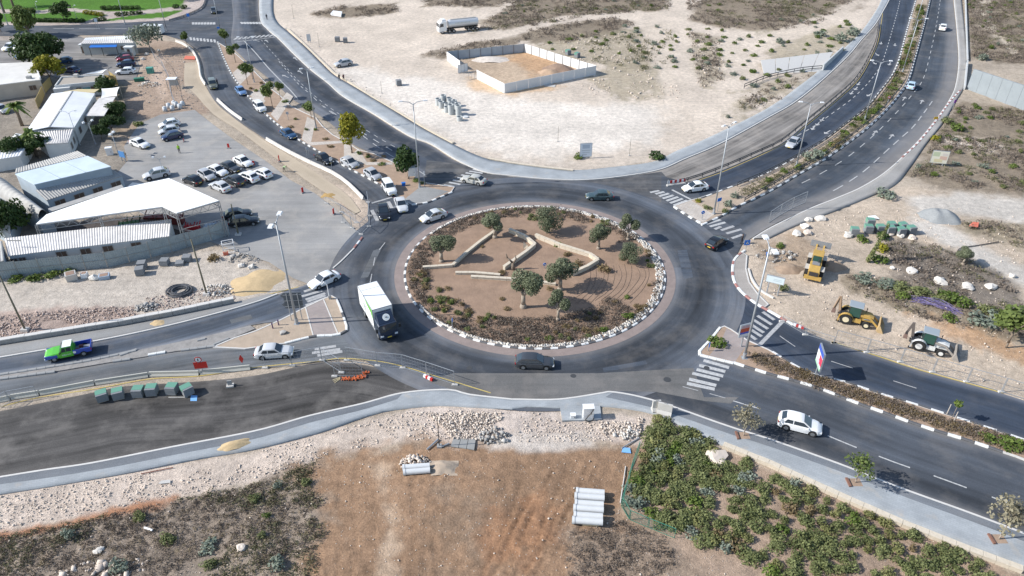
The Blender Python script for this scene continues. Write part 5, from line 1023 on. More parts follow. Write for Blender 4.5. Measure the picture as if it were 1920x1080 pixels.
def car(style,colour,rear,front,label,group=None,cat='car',zc=.7,name='car',z=0.03,sc=1.0):
    A = G(*rear,zc); B = G(*front,zc); c = (A+B)/2; R = CARS[style]
    t = empty(name,(c.x,c.y,z),math.atan2(B.y-A.y,B.x-A.x)); t.scale = (sc,sc,sc)
    b_ = mk('body',R['body'],t); b_.material_slots[0].link = 'OBJECT'; b_.material_slots[0].material = PAINT[colour]
    mk('underbody',R['underbody'],t); mk('windscreen',R['windscreen'],t); mk('rear_window',R['rear_window'],t)
    for m in R['side_window']: mk('side_window',m,t)
    for n_,m in R['lights']: mk(n_,m,t)
    for p in R['axles']:
        w = mk('wheel',R['tyre'],t,p); mk('rim',R['rim'],w)
    return tag(t,label,cat,group)
for a in [
 ('prius','lightsilver',(834,397),(790,411),'silver sedan circling the roundabout at its north west'),
 ('sedan','teal',(1150,366),(1099,366),'dark teal sedan circling the far side of the roundabout'),
 ('prius','white',(1326,347),(1281,353),'white hatchback waiting at the north east crossing'),
 ('hatch','black',(1332,461),(1356,446),'black hatchback leaving the roundabout to the north east'),
 ('estate','darkgrey',(969,676),(1036,678),'dark grey estate car on the near side of the roundabout'),
 ('suv','white',(1464,785),(1537,803),'white SUV driving off along the south east exit road'),
 ('sedan','lightsilver',(478,660),(549,656),'silver sedan entering from the west beside the yellow line'),
 ('sedan','white',(634,511),(580,536),'white sedan on the west crossing'),
 ('sedan','beige',(908,340),(868,332),'old beige sedan on the north west crossing'),
 ('suv','black',(717,383),(722,411),'black SUV at the north west give-way line'),
 ('sedan','lightsilver',(747,370),(757,395),'silver sedan at the north west give-way line'),
 ('jeep','white',(722,341),(738,364),'boxy white off-roader second in the north west queue'),
 ('hatch','silver',(686,318),(711,334),'silver hatchback third in the north west queue'),
 ('hatch','silver',(642,297),(669,311),'silver hatchback fourth in the north west queue'),
 ('sedan','black',(595,289),(620,304),'black sedan beside the white barrier'),
 ('sedan','blue',(528,243),(553,257),'dark blue sedan coming down the north west road'),
 ('jeep','white',(478,193),(497,209),'white van-like car behind the dark blue sedan'),
 ('hatch','lightblue',(444,163),(459,177),'light blue hatchback on the north west road'),
 ('jeep','olive',(396,151),(402,166),'olive off-roader stopped beside the barrier'),
 ('hatch','darkgrey',(401,14),(401,25),'dark car far up the north west road'),
 ('suv','white',(1766,59),(1770,43),'white car driving away up the north east exit road'),
 ('hatch','skyblue',(1706,167),(1712,152),'pale blue hatchback on the north east exit road'),
 ('sedan','silver',(1497,258),(1478,275),'silver sedan coming down the north east road'),
 ('suv','silver',(658,116),(629,121),'silver SUV parked on the sand flat')]: car(*a)
PG = 'cars in the parking lot'
for a in [
 ('hatch','white',(334,228),(300,235),'white hatchback at the far end of the parking lot'),('hatch','lightsilver',(333,241),(300,247),'pale silver hatchback between the white and the navy car'),('hatch','navy',(340,250),(304,258),'navy hatchback nearest in the far row of three'),
 ('sedan','white',(247,263),(276,273),'white sedan alone by the compound hedge'),('suv','lightsilver',(315,321),(270,331),'silver SUV parked beside the yard lamp'),('hatch','black',(375,342),(346,332),'black hatchback at the left end of the middle rows'),
 ('hatch','silver',(373,319),(401,335),'silver hatchback first of the upper row'),('sedan','white',(391,313),(423,325),'white sedan second of the upper row'),('sedan','darkgrey',(417,306),(446,318),'dark sedan third of the upper row'),('sedan','white',(440,294),(471,309),'white sedan at the right end of the upper row'),
 ('sedan','lightsilver',(430,356),(395,341),'silver sedan first of the lower row'),('suv','darkgrey',(456,344),(421,331),'dark SUV second of the lower row'),('suv','white',(481,337),(450,325),'white SUV third of the lower row'),('hatch','white',(507,330),(477,318),'white hatchback at the right end of the lower row'),
 ('sedan','black',(418,404),(470,396),'black car parked in the shade of the white canopy'),('estate','black',(436,416),(478,411),'second black car in the canopy shade')]: car(a[0],a[1],a[2],a[3],a[4],PG)
for a in [('suv','white',(28,84),(8,92),'white SUV at the left of the upper car park'),('suv','white',(49,82),(30,90),'white SUV beside the ficus in the upper car park'),('sedan','blue',(55,99),(30,107),'blue sedan nearest the wall of the upper car park'),('hatch','darkgrey',(248,103),(216,106),'dark grey hatchback under the blue awning hut'),('hatch','red',(248,108),(220,111),'dark red hatchback in the row by the hut'),('suv','navy',(253,118),(219,121),'navy SUV in the row by the hut'),('estate','white',(254,132),(217,134),'white estate car nearest in the row by the hut'),('hatch','blue',(130,112),(108,114),'blue car half hidden behind the ficus'),('sedan','navy',(150,133),(120,128),'dark car in the shadow below the ficus'),('hatch','silver',(-6,200),(12,208),'silver car cut by the left picture edge')]: car(a[0],a[1],a[2],a[3],a[4],'cars in the upper car park')

# ---- pickup with green and blue livery
def wheel(parent,p,r,w,rim_r=None,rim_m=RIM,hub=None):
    o = MB().cyl((0,-w/2,0),(0,w/2,0),r,r,20).build('wheel',TYRE,parent); o.location = p
    MB().cyl((0,-w/2-.015,0),(0,w/2+.015,0),(rim_r or r*.58),(rim_r or r*.58)*.95,14).build('rim',rim_m,o)
    return o
GRN = mat('bright green wrap',(.09,.42,.03),.35,coat=.4); BLU = mat('cobalt blue wrap',(.02,.06,.36),.35,coat=.4)
A = G(168,648,.8); B = G(90,664,.8); c = (A+B)/2; t = empty('pickup_truck',(c.x,c.y,.03),math.atan2(B.y-A.y,B.x-A.x)); tag(t,'green and blue double-cab pickup with white roof on the west road','pickup')
mb = MB()   # cab and bonnet: profile extruded with tumblehome
def loft(mb,secs,mi=0,close=True):
    """secs: list of cross sections, each a list of points"""
    n = len(secs[0]); o = len(mb.v); mb.v += [tuple(p) for s in secs for p in s]
    for i in range(len(secs)-1):
        for k in range(n-1): mb.f.append((o+i*n+k,o+(i+1)*n+k,o+(i+1)*n+k+1,o+i*n+k+1)); mb.m.append(mi)
    if close: mb.f.append(tuple(o+k for k in range(n))); mb.m.append(mi); mb.f.append(tuple(o+(len(secs)-1)*n+k for k in range(n-1,-1,-1))); mb.m.append(mi)
    return mb
sec = lambda x,h,z0,z1,e=.9: [(x,-h,z0),(x,-h,z1-.12),(x,-h*e,z1),(x,h*e,z1),(x,h,z1-.12),(x,h,z0)]
loft(MB(),[sec(-.55,.92,.42,1.16),sec(1.0,.92,.42,1.16)]).build('cab',GRN,t)
loft(MB(),[sec(1.0,.92,.5,1.14),sec(1.7,.91,.5,1.10),sec(2.35,.86,.5,.98),sec(2.6,.7,.5,.85)]).build('bonnet',GRN,t)
for s in (-1,1): MB().box((1.85,s*.885,.78),(1.35,.1,.42)).build('wing_panel',BLU,t)
gh = MB(); loft(gh,[[(.98,-.86,1.14),(.98,.86,1.14)],[(.42,-.74,1.74),(.42,.74,1.74)]],close=False)
loft(MB(),[[(-.55,-.88,1.12),(-.5,-.74,1.72),(-.5,.74,1.72),(-.55,.88,1.12)],[(.9,-.88,1.12),(.42,-.74,1.74),(.42,.74,1.74),(.9,.88,1.12)]]).build('cab_frame',GRN,t)
MB().box((-.04,0,1.765),(.98,1.42,.05)).build('roof',mat('white roof panel',(.78,.8,.78),.4),t)
MB().quad((.93,-.78,1.2),(.93,.78,1.2),(.50,.68,1.70),(.50,-.68,1.70)).build('windscreen',GLASS,t)
for s in (-1,1):
    for x0,x1 in ((.15,.68),(-.46,.08)):
        q = [(x0,s*.893,1.17),(x1,s*.893,1.17),(x1-(.22 if x1 > .5 else 0),s*.77,1.66),(x0,s*.77,1.66)]; MB().quad(*(q if s < 0 else q[::-1])).build('side_window',GLASS,t)
bed_ = MB(); bed_.box((-1.55,-.86,.86),(1.95,.08,.62)); bed_.box((-1.55,.86,.86),(1.95,.08,.62)); bed_.box((-2.49,0,.86),(.08,1.64,.62)); bed_.build('load_bed_sides',BLU,t)
MB().box((-1.52,0,.58),(1.9,1.63,.06)).build('load_bed_floor',mat('dull steel',(.34,.36,.38),.6,.3),t); MB().box((-.62,0,.86),(.07,1.7,.6)).build('bulkhead',GRN,t)
for q in ((-1.0,.25),(-1.3,-.35)): MB().box((q[0],q[1],.74),(.4,.3,.28)).build('tool_crate',mat('rusty crate',(.2,.07,.05),.8),t)
MB().box((0,0,.38),(4.6,1.5,.2)).build('chassis',TRIM,t); MB().box((2.55,0,.48),(.22,1.66,.22)).build('bumper',mat('light bumper',(.5,.55,.6),.4),t)
for s in (-1,1):
    MB().box((2.47,s*.66,.82),(.22,.36,.16)).build('headlight',HEADL,t); MB().box((-2.52,s*.84,.9),(.06,.14,.3)).build('tail_light',TAILL,t); MB().box((.78,s*1.02,1.2),(.14,.22,.16)).build('mirror',TRIM,t)
    for x in (1.62,-1.6): wheel(t,(x,s*.80,.38),.38,.24)
# faint white lettering strokes and the round white emblem on the flank
WT = mat('white lettering',(.75,.78,.75),.5)
for s in (-1,1):
    lt = MB()
    for i,(x,h) in enumerate([(.62,.2),(.52,.2),(.42,.16),(.34,.2),(.24,.2),(.16,.1),(.02,.12),(-.1,.12),(-.2,.1),(-.3,.12)]): lt.box((x*s*-1 if s < 0 else x,s*.925,.75),(.03,.012,h)); lt.box((x*s*-1+.03 if s < 0 else x+.03,s*.925,.75+h/2),(.07,.012,.025))
    lt.build('side_lettering',WT,t); MB().cyl((-.72,s*.895,.88),(-.72,s*.92,.88),.17,.17,16).build('side_emblem',WT,t)

# ---- box truck
A = G(700,575,1.6); t = None
pf,pr = G(725,640,0),G(688,578,0)
hd = math.atan2(pf.y-pr.y,pf.x-pr.x); cc = (pf+pr)/2
t = empty('box_truck',(cc.x+.45,cc.y+.1,.03),hd); t.scale = (1.08,1.08,1.08); tag(t,'white box truck with dark blue cab rounding the west of the roundabout','truck')
NAVY = mat('navy truck paint',(.02,.032,.06),.35,coat=.5); WB = mat('white box panel',(.80,.80,.79),.5,var=.06,scale=.6)
MB().box((-.95,0,2.32),(5.5,2.4,2.55)).build('cargo_box',WB,t)
bx_ = MB()
for s in (-1,1): bx_.box((-.95,s*1.2,3.56),(5.54,.06,.09)); bx_.box((-.95,s*1.2,1.06),(5.54,.06,.1))
for x in (-3.7,1.8): bx_.box((x,0,3.56),(.06,2.44,.09)); [bx_.box((x,s*1.19,2.3),(.06,.07,2.5)) for s in (-1,1)]
bx_.build('box_edging',mat('grey aluminium edging',(.45,.46,.47),.5,.4),t); MB().box((-2.5,0,3.6),(.05,2.38,.02)).build('roof_seam',CONC_G,t)
for s in (-1,1):
    gr = MB(); y = s*1.207
    q = [(1.75,y,3.45),(-1.2,y,3.45),(-.4,y,3.0),(1.0,y,2.75),(1.75,y,2.0)]; gr.add(q,[(0,1,2,3,4)] if s > 0 else [(4,3,2,1,0)]); gr.build('green_graphic',mat('leaf green graphic',(.12,.38,.06),.5),t)
    gl = MB()
    for i in range(9): x = .9-i*.42; gl.box((x,y,2.05+.12*math.sin(i*2)),(.05,.012,.55)); gl.box((x-.13,y,2.3+.1*math.sin(i*2)),(.26,.012,.07)); gl.box((x-.1,y,1.75),(.22,.012,.06))
    gl.build('side_lettering',mat('dark green lettering',(.05,.16,.09),.5),t)
loft(MB(),[sec(1.85,1.12,.6,2.35),sec(2.9,1.12,.55,2.3),sec(3.35,1.1,.5,2.2),sec(3.55,1.05,.5,1.3)]).build('cab',NAVY,t)
MB().add([(1.85,-1.0,2.33),(3.15,-.95,2.28),(3.15,.95,2.28),(1.85,1.0,2.33),(1.88,-.98,3.15),(2.25,-.9,3.1),(2.25,.9,3.1),(1.88,.98,3.15)],[(4,5,6,7),(5,1,2,6),(0,1,5,4),(2,3,7,6),(3,0,4,7)]).build('roof_fairing',NAVY,t)
nrm = Vector((.82,0,.9)).normalized(); cpt = Vector((2.68,.1,2.72)); dk = MB(); dk.cyl(cpt,cpt+nrm*.03,.42,.42,24).build('round_emblem',WT,t)
MB().cyl(cpt+nrm*.03,cpt+nrm*.036,.31,.31,20).build('emblem_ring',mat('pale grey print',(.6,.63,.62),.5),t); MB().box(cpt+nrm*.045,(.05,.22,.1)).build('emblem_bird',TRIM,t)
MB().quad((3.57,-.98,1.36),(3.57,.98,1.36),(3.385,1.0,2.16),(3.385,-1.0,2.16)).build('windscreen',GLASS,t)
for s in (-1,1):
    q = [(2.3,s*1.126,1.45),(3.3,s*1.12,1.35),(3.2,s*1.122,2.05),(2.3,s*1.126,2.05)]; MB().quad(*(q if s < 0 else q[::-1])).build('side_window',GLASS,t)
    MB().box((3.5,s*1.38,1.7),(.12,.22,.5)).build('mirror',TRIM,t); MB().box((3.6,s*.85,.8),(.1,.36,.2)).build('headlight',HEADL,t); MB().box((.5,s*1.12,.72),(2.6,.06,.35)).build('side_guard',mat('grey aluminium edging',(.45,.46,.47)),t)
    wheel(t,(2.75,s*1.0,.48),.48,.3); wheel(t,(-2.1,s*.98,.48),.48,.45); MB().box((2.75,s*1.03,.95),(1.1,.3,.12)).build('mudguard',NAVY,t)
MB().box((-.4,0,.8),(6.2,.9,.3)).build('chassis',TRIM,t); MB().box((3.6,0,.6),(.14,2.1,.25)).build('bumper',NAVY,t); MB().box((3.69,0,.6),(.03,.5,.12)).build('number_plate',PLATE,t)

# ---- tanker
A,B = G(893,55,0),G(819,63,0); c = (A+B)/2; t = empty('tanker_truck',(c.x,c.y,0),math.atan2(B.y-A.y,B.x-A.x)); tag(t,'white articulated tanker truck parked on the sand flat','truck')
STEEL = mat('polished tank',(.62,.64,.66),.35,.3); WHITEV = mat('white vehicle paint',(.78,.78,.77),.35,coat=.3)
tk = MB(); n = 20; secs = []
for x,k in ((-6.2,.9),(-6.0,1),(2.2,1),(2.5,.9)): secs.append([(x,1.15*k*math.cos(a),2.35+1.05*k*math.sin(a)) for a in np.linspace(0,2*math.pi,n)])
loft(tk,secs).build('tank',STEEL,t,smooth=False); MB().box((-2,0,3.42),(7.5,.7,.08)).build('walkway',CONC_G,t)
mb = MB(); [mb.box((x,s*1.14,2.6),(.08,.03,.28)) for x in np.linspace(-3.5,.5,11) for s in (-1,1)]; mb.build('side_lettering',mat('gold lettering',(.4,.33,.12),.5),t)
MB().box((-1.9,0,1.15),(8.6,1.0,.3)).build('chassis',TRIM,t)
loft(MB(),[sec(3.2,1.2,.9,3.4),sec(4.8,1.2,.6,3.3),sec(5.3,1.15,.5,2.9),sec(5.45,1.12,.5,1.6)]).build('cab',WHITEV,t); MB().quad((5.46,-1.0,1.8),(5.46,1.0,1.8),(5.33,1.02,2.75),(5.33,-1.02,2.75)).build('windscreen',GLASS,t); MB().box((3.9,0,3.55),(1.2,2.1,.5),taper=.85).build('roof_fairing',WHITEV,t)
for s in (-1,1):
    q = [(4.1,s*1.21,2.0),(5.1,s*1.205,1.9),(5.0,s*1.205,2.8),(4.1,s*1.21,2.8)]; MB().quad(*(q if s < 0 else q[::-1])).build('side_window',GLASS,t); MB().box((5.4,s*.85,.95),(.1,.35,.22)).build('headlight',HEADL,t); MB().box((5.3,s*1.42,2.2),(.12,.2,.6)).build('mirror',TRIM,t)
    for x in (4.5,2.4,1.15,-3.2,-4.5,-5.7): wheel(t,(x,s*1.02,.52),.52,.34)
# white bus half hidden at the junction
A,B = G(303,58,.9),G(266,57,.9); c = (A+B)/2; t = empty('minibus',(c.x,c.y,.03),math.atan2(B.y-A.y,B.x-A.x)); tag(t,'white minibus on the cross road behind the wispy tree','bus')
loft(MB(),[sec(-3.2,1.0,.4,2.5),sec(2.4,1.0,.4,2.5),sec(3.0,.98,.4,1.9),sec(3.4,.9,.4,1.1)]).build('body',WHITEV,t); MB().quad((3.02,-.85,1.85),(3.02,.85,1.85),(2.45,.85,2.42),(2.45,-.85,2.42)).build('windscreen',GLASS,t)
for s in (-1,1):
    q = [(-3.0,s*1.01,1.45),(2.2,s*1.01,1.45),(2.2,s*1.01,2.15),(-3.0,s*1.01,2.15)]; MB().quad(*(q if s < 0 else q[::-1])).build('side_window',GLASS,t)
    for x in (2.2,-2.0): wheel(t,(x,s*.9,.4),.4,.25)

# ---- earth movers
def backhoe(rear,front,body_c,label,boom_c,boom_tilt):
    A,B = G(*rear,.5),G(*front,.5); c = (A+B)/2; t = empty('backhoe_loader',(c.x,c.y,.0),math.atan2(B.y-A.y,B.x-A.x)); tag(t,label,'backhoe loader')
    BM = body_c; DK = mat('dark machine steel',(.05,.05,.055),.6,.3); DUST = mat('dusty steel',(.33,.30,.27),.8,.2,var=.4)
    MB().box((.2,0,.85),(4.0,.75,.5)).build('chassis',DK,t)
    loft(MB(),[sec(.55,.48,.8,1.75),sec(1.6,.46,.8,1.62),sec(2.1,.42,.8,1.45)]).build('bonnet',BM,t); MB().cyl((1.1,.35,1.6),(1.1,.35,2.3),.05,.05,8).build('exhaust',DK,t)
    cb = MB()
    for x,y in ((-.95,-.62),(-.95,.62),(.5,-.62),(.5,.62)): cb.bar((x,y,1.1),(x*.92,y*.95,2.62),.09)
    cb.build('cab_frame',DK,t); MB().box((-.22,0,2.68),(1.75,1.45,.12),taper=.95).build('cab_roof',mat('grey cab roof',(.27,.31,.34),.6),t)
    MB().quad((.53,-.56,1.25),(.53,.56,1.25),(.47,.53,2.58),(.47,-.53,2.58)).build('windscreen',GLASS_G,t); MB().quad((-.98,.56,1.4),(-.98,-.56,1.4),(-.9,-.53,2.58),(-.9,.53,2.58)).build('rear_window',GLASS_G,t)
    for s in (-1,1): q = [(-.9,s*.66,1.2),(.45,s*.66,1.2),(.42,s*.62,2.58),(-.86,s*.62,2.58)]; MB().quad(*(q if s < 0 else q[::-1])).build('side_window',GLASS_G,t)
    MB().box((-.35,0,1.15),(.5,.5,.6)).build('seat',TRIM,t)
    for s in (-1,1):
        wheel(t,(-1.05,s*.92,.74),.74,.42,.40,mat('rim '+BM.name,(.62,.55,.38) if 'yellow' in BM.name else (.62,.62,.6),.6)); wheel(t,(1.45,s*.88,.5),.5,.32,.27,mat('rim '+BM.name,(.6,.6,.6)))
        fd = MB(); pts = [(-1.05+.86*math.cos(a),.74+.86*math.sin(a)) for a in np.linspace(.2,math.pi*.95,9)]
        for p,q in zip(pts[:-1],pts[1:]): fd.add([(p[0],s*.7,p[1]),(q[0],s*.7,q[1]),(q[0],s*1.15,q[1]),(p[0],s*1.15,p[1])],[(0,1,2,3)])
        fd.build('mudguard',BM,t); MB().box((.25,s*.72,.72),(.95,.36,.42)).build('step_box',BM,t)
        arm = MB(); arm.bar((.55,s*.62,1.55),(1.7,s*.62,1.45),.14,.24).bar((1.7,s*.62,1.45),(2.75,s*.62,.5),.14,.24); arm.build('loader_arm',BM if 'yellow' in BM.name else DUST,t); MB().cyl((1.0,s*.5,1.05),(1.95,s*.5,1.2),.06,.05,8).build('hydraulic_ram',mat('chrome rod',(.5,.5,.5),.3,.7),t)
    bk = MB(); prof = [(2.95,1.25),(2.72,.25),(2.95,.06),(3.6,.03)]
    o = [(x,-1.15,z) for x,z in prof]+[(x,1.15,z) for x,z in prof]; bk.add(o,[(0,1,5,4),(1,2,6,5),(2,3,7,6),(3,2,1,0),(4,5,6,7)]); bk.add([(x+.03,y,z+.04) for x,y,z in o],[(4,5,1,0),(5,6,2,1),(6,7,3,2)]); bk.build('bucket',DUST if 'yellow' not in BM.name else mat('worn yellow bucket',(.46,.33,.17),.8,var=.4),t)
    for s in (-1,1): MB().bar((-1.95,s*.95,.25),(-1.9,s*.95,1.2),.16).build('stabiliser',BM,t); MB().box((-1.95,s*.95,.2),(.4,.3,.08)).build('stabiliser_foot',DK,t)
    MB().box((-1.9,0,.9),(.22,2.0,.5)).build('rear_frame',DK,t)
    MB().bar((-1.95,.2,1.0),(-2.35,.2+boom_tilt,3.1),.22,.32).build('boom',boom_c,t); MB().bar((-2.35,.2+boom_tilt,3.05),(-2.75,.1,1.3),.18,.26).build('dipper',boom_c,t); MB().box((-2.7,.1,1.0),(.5,.55,.6),taper=.6).build('digging_bucket',mat('rusty bucket',(.17,.11,.09),.85),t)
    return t
YM = mat('yellow machine paint',(.44,.28,.075),.6,var=.5,scale=2); WM = mat('white machine paint',(.62,.62,.60),.5,var=.3,scale=2)
backhoe((1566,588),(1640,607),YM,'yellow backhoe loader working below the planted bank',mat('dusty boom',(.26,.18,.12),.8,var=.4),.15)
backhoe((1702,637),(1780,659),WM,'white backhoe loader right of the yellow one',mat('dark boom',(.12,.10,.09),.8,var=.4),-.1)
A,B = G(1519,537,.5),G(1536,470,.5); c = (A+B)/2; t = empty('wheel_loader',(c.x,c.y,0),math.atan2(B.y-A.y,B.x-A.x)); tag(t,'yellow wheel loader with raised steel bucket facing away from the road','wheel loader')
DK = mat('dark machine steel',(.05,.05,.055))
loft(MB(),[sec(-3.2,.75,.9,1.75),sec(-1.9,.78,.9,2.05),sec(-1.0,.78,.9,2.1)]).build('engine_cover',YM,t); MB().box((-1.5,0,2.14),(.9,1.0,.1)).build('engine_grille',mat('grey grille',(.22,.22,.23),.7),t); MB().box((-3.27,0,1.3),(.1,1.2,.7)).build('radiator',DK,t); MB().box((-3.35,0,.8),(.4,2.3,.45)).build('counterweight',YM,t); MB().cyl((-1.2,-.3,2.1),(-1.2,-.3,2.8),.07,.07,8).build('exhaust',DK,t)
loft(MB(),[[(-1.0,-.75,1.2),(-.95,-.68,3.1),(-.95,.68,3.1),(-1.0,.75,1.2)],[(.5,-.75,1.2),(.4,-.68,3.1),(.4,.68,3.1),(.5,.75,1.2)]]).build('cab',YM,t); MB().box((-.25,0,3.15),(1.5,1.5,.14),taper=.95).build('cab_roof',YM,t)
MB().quad((-1.03,.6,2.1),(-1.03,-.6,2.1),(-.975,-.58,3.0),(-.975,.58,3.0)).build('rear_window',GLASS_G,t); MB().quad((.52,-.62,1.5),(.52,.62,1.5),(.43,.58,3.0),(.43,-.58,3.0)).build('windscreen',GLASS_G,t)
for s in (-1,1):
    q = [(-.9,s*.765,1.6),(.42,s*.765,1.6),(.38,s*.71,3.0),(-.88,s*.71,3.0)]; MB().quad(*(q if s < 0 else q[::-1])).build('side_window',GLASS_G,t)
    for x in (-1.9,1.35): wheel(t,(x,s*.98,.76),.76,.55,.4,YM); MB().box((x,s*1.02,1.62),(1.3,.55,.1)).build('mudguard',mat('pale mudguard',(.5,.47,.42),.6),t)
    MB().bar((.8,s*.5,1.7),(2.9,s*.5,2.7),.2,.3).build('lift_arm',YM,t)
MB().box((1.2,0,1.1),(1.6,.9,.7)).build('front_frame',YM,t); prof = [(2.75,3.35),(2.85,2.4),(3.15,2.2),(3.95,2.35)]; bk = MB(); o = [(x,-1.4,z) for x,z in prof]+[(x,1.4,z) for x,z in prof]; bk.add(o,[(0,1,5,4),(1,2,6,5),(2,3,7,6),(3,2,1,0),(4,5,6,7)]); bk.add([(x+.04,y,z+.05) for x,y,z in o],[(4,5,1,0),(5,6,2,1),(6,7,3,2)])
bk.build('bucket',mat('worn steel',(.36,.38,.41),.5,.4,var=.3),t)
for i in range(8): MB().box((4.03,-1.3+i*.371,2.37),(.24,.1,.07),taper=.6).build('bucket_tooth',DK,t)
# ================================================================== buildings and walls
def ribbed(mb,a,b_,c,d,n,amp=.07,th=.06,mi=0):
    """ribbed sheet: ribs run from edge ab to edge dc, n ribs"""
    a,b_,c,d = map(Vector,(a,b_,c,d)); N = (b_-a).cross(d-a).normalized()
    if N.z < 0: N = -N
    top = []; bot = []
    for i in range(n*4+1):
        u = i/(n*4); o = (0,0,1,1)[i % 4]*amp; p = a.lerp(b_,u)+N*o; q = d.lerp(c,u)+N*o; top += [p,q]
    k = len(top); vs = top+[p-N*(th+amp) for p in top]; fs = []
    for i in range(n*4): fs += [(2*i,2*i+2,2*i+3,2*i+1),(k+2*i+1,k+2*i+3,k+2*i+2,k+2*i),(2*i,k+2*i,k+2*i+2,2*i+2),(2*i+1,2*i+3,k+2*i+3,k+2*i+1)]
    fs += [(0,1,k+1,k),(k-2,2*k-2,2*k-1,k-1)]
    return mb.add(vs,fs,mi)
def slabq(mb,a,b_,c,d,th=.12,mi=0):
    a,b_,c,d = map(Vector,(a,b_,c,d)); N = Vector((0,0,th)); return mb.add([a,b_,c,d,a-N,b_-N,c-N,d-N],[(0,1,2,3),(7,6,5,4),(0,4,5,1),(1,5,6,2),(2,6,7,3),(3,7,4,0)],mi)
def walls_under(name,quad,parent,m,inset=.15,base=-.2,gap=.1):
    """walls below a roof given by its corners (each with its height)"""
    c = sum(quad,Vector())/len(quad); P = [Vector((c.x+(q.x-c.x)*(1-inset/max(1,(q-c).length)),c.y+(q.y-c.y)*(1-inset/max(1,(q-c).length)),q.z-gap)) for q in quad]; mb = MB(); n = len(P)
    vs = [(p.x,p.y,base) for p in P]+[tuple(p) for p in P]; fs = [(i,(i+1) % n,n+(i+1) % n,n+i) for i in range(n)]+[tuple(range(n,2*n))]
    mb.add(vs,fs).build(name,m,parent); return P
def wall_window(parent,A,B,u,z,w,h,m_glass,m_frame,out=.03):
    """window in the wall plane from A to B (outside to the right of A->B)"""
    A = Vector((A[0],A[1],0)); B = Vector((B[0],B[1],0)); d = (B-A).normalized(); n = Vector((d.y,-d.x,0)); c = A.lerp(B,u)+n*out; p = lambda s,t,o=0: c+d*s+Vector((0,0,t))+n*o
    f = MB()
    for s0,s1,t0,t1 in ((-w/2-.07,w/2+.07,z-.07,z),(-w/2-.07,w/2+.07,z+h,z+h+.07),(-w/2-.07,-w/2,z,z+h),(w/2,w/2+.07,z,z+h)): f.add([p(s0,t0),p(s1,t0),p(s1,t1),p(s0,t1),p(s0,t0,.05),p(s1,t0,.05),p(s1,t1,.05),p(s0,t1,.05)],[(4,5,6,7),(0,1,5,4),(1,2,6,5),(2,3,7,6),(3,0,4,7)])
    fo = f.build('window',m_frame,parent); MB().quad(p(-w/2,z,.01),p(w/2,z,.01),p(w/2,z+h,.01),p(-w/2,z+h,.01)).build('pane',m_glass,fo); MB().bar(p(0,z,.03),p(0,z+h,.03),.05).build('mullion',m_frame,fo)
ROOF_W = mat('white roof sheet',(.70,.71,.72),.6,var=.35,scale=.35); ROOF_B = mat('pale blue roof sheet',(.55,.63,.68),.6,var=.3,scale=.35); ROOF_G = mat('weathered ribbed roof',(.38,.37,.35),.8,var=.45,scale=.8); ROOF_R = mat('white ribbed roof',(.60,.575,.55),.7,var=.6,scale=.5)
WALL_W = mat('white plaster',(.62,.62,.60),.9,var=.25,scale=.7); WALL_B = mat('blue grey panel',(.36,.42,.47),.8,var=.25,scale=.6); WALL_T = mat('beige plaster',(.46,.41,.35),.9,var=.3,scale=.6); SHUT = mat('brown shutter',(.10,.07,.055),.7); FRM = mat('grey frame',(.3,.29,.27),.7)
# long white roof
h = 3.3; q = [G(49,246,h),G(139,239,h),G(178,175,h),G(97,175.5,h)]; r1 = (q[0]+q[1])/2+Vector((0,0,.55)); r2 = (q[2]+q[3])/2+Vector((0,0,.55))
t = empty('long_white_building',(0,0,0)); tag(t,'long single storey building with a wide white gable roof','building'); W = walls_under('wall',q,t,WALL_W)
slabq(MB(),q[0],r1,r2,q[3]).build('roof_slope',ROOF_W,t); slabq(MB(),r1,q[1],q[2],r2).build('roof_slope',ROOF_W,t); MB().bar(r1+Vector((0,0,.04)),r2+Vector((0,0,.04)),.25,.06).build('ridge_cap',ROOF_G,t)
for u in (.15,.4,.62,.85): wall_window(t,W[1],W[2],u,1.1,1.3,1.1,SHUT,FRM)
h = 2.9; q = [G(83,270,h),G(128,268,h),G(138,242,h+.1),G(60,248,h+.1)]
t = empty('ribbed_roof_annex'); tag(t,'white annex with a steep ribbed metal roof in front of the long building','building'); W = walls_under('wall',q,t,WALL_W); ribbed(MB(),q[3],q[2],q[1],q[0],16,.09).build('roof',ROOF_R,t)
for u in (.3,.7): wall_window(t,W[1],W[2],u,1.0,1.0,1.1,SHUT,FRM)
h = 2.8; q = [G(0,277,h),G(48,273,h),G(57,254,h),G(33,251,h+.9)]
t = empty('tent_roof_building'); tag(t,'small building with a white tent-shaped roof at the left edge','building'); W = walls_under('wall',[G(0,277,h),G(48,273,h),G(57,254,h),G(30,256,h)],t,WALL_W); mb = MB(); ap = G(30,258,h+1.2); cs = [G(0,277,h),G(48,273,h),G(57,254,h),G(30,250,h)]
for i in range(4): mb.add([cs[i],cs[(i+1) % 4],ap],[(0,1,2)])
mb.build('roof',ROOF_W,t)
q = [G(-30,303,2.4),G(38,292,2.4),G(48,277,2.6),G(-30,284,2.6)]; t = empty('low_white_shed'); tag(t,'low white shed roof in front of the tent-roofed building','building'); walls_under('wall',q,t,WALL_W); ribbed(MB(),q[3],q[2],q[1],q[0],12,.06).build('roof',ROOF_W,t)
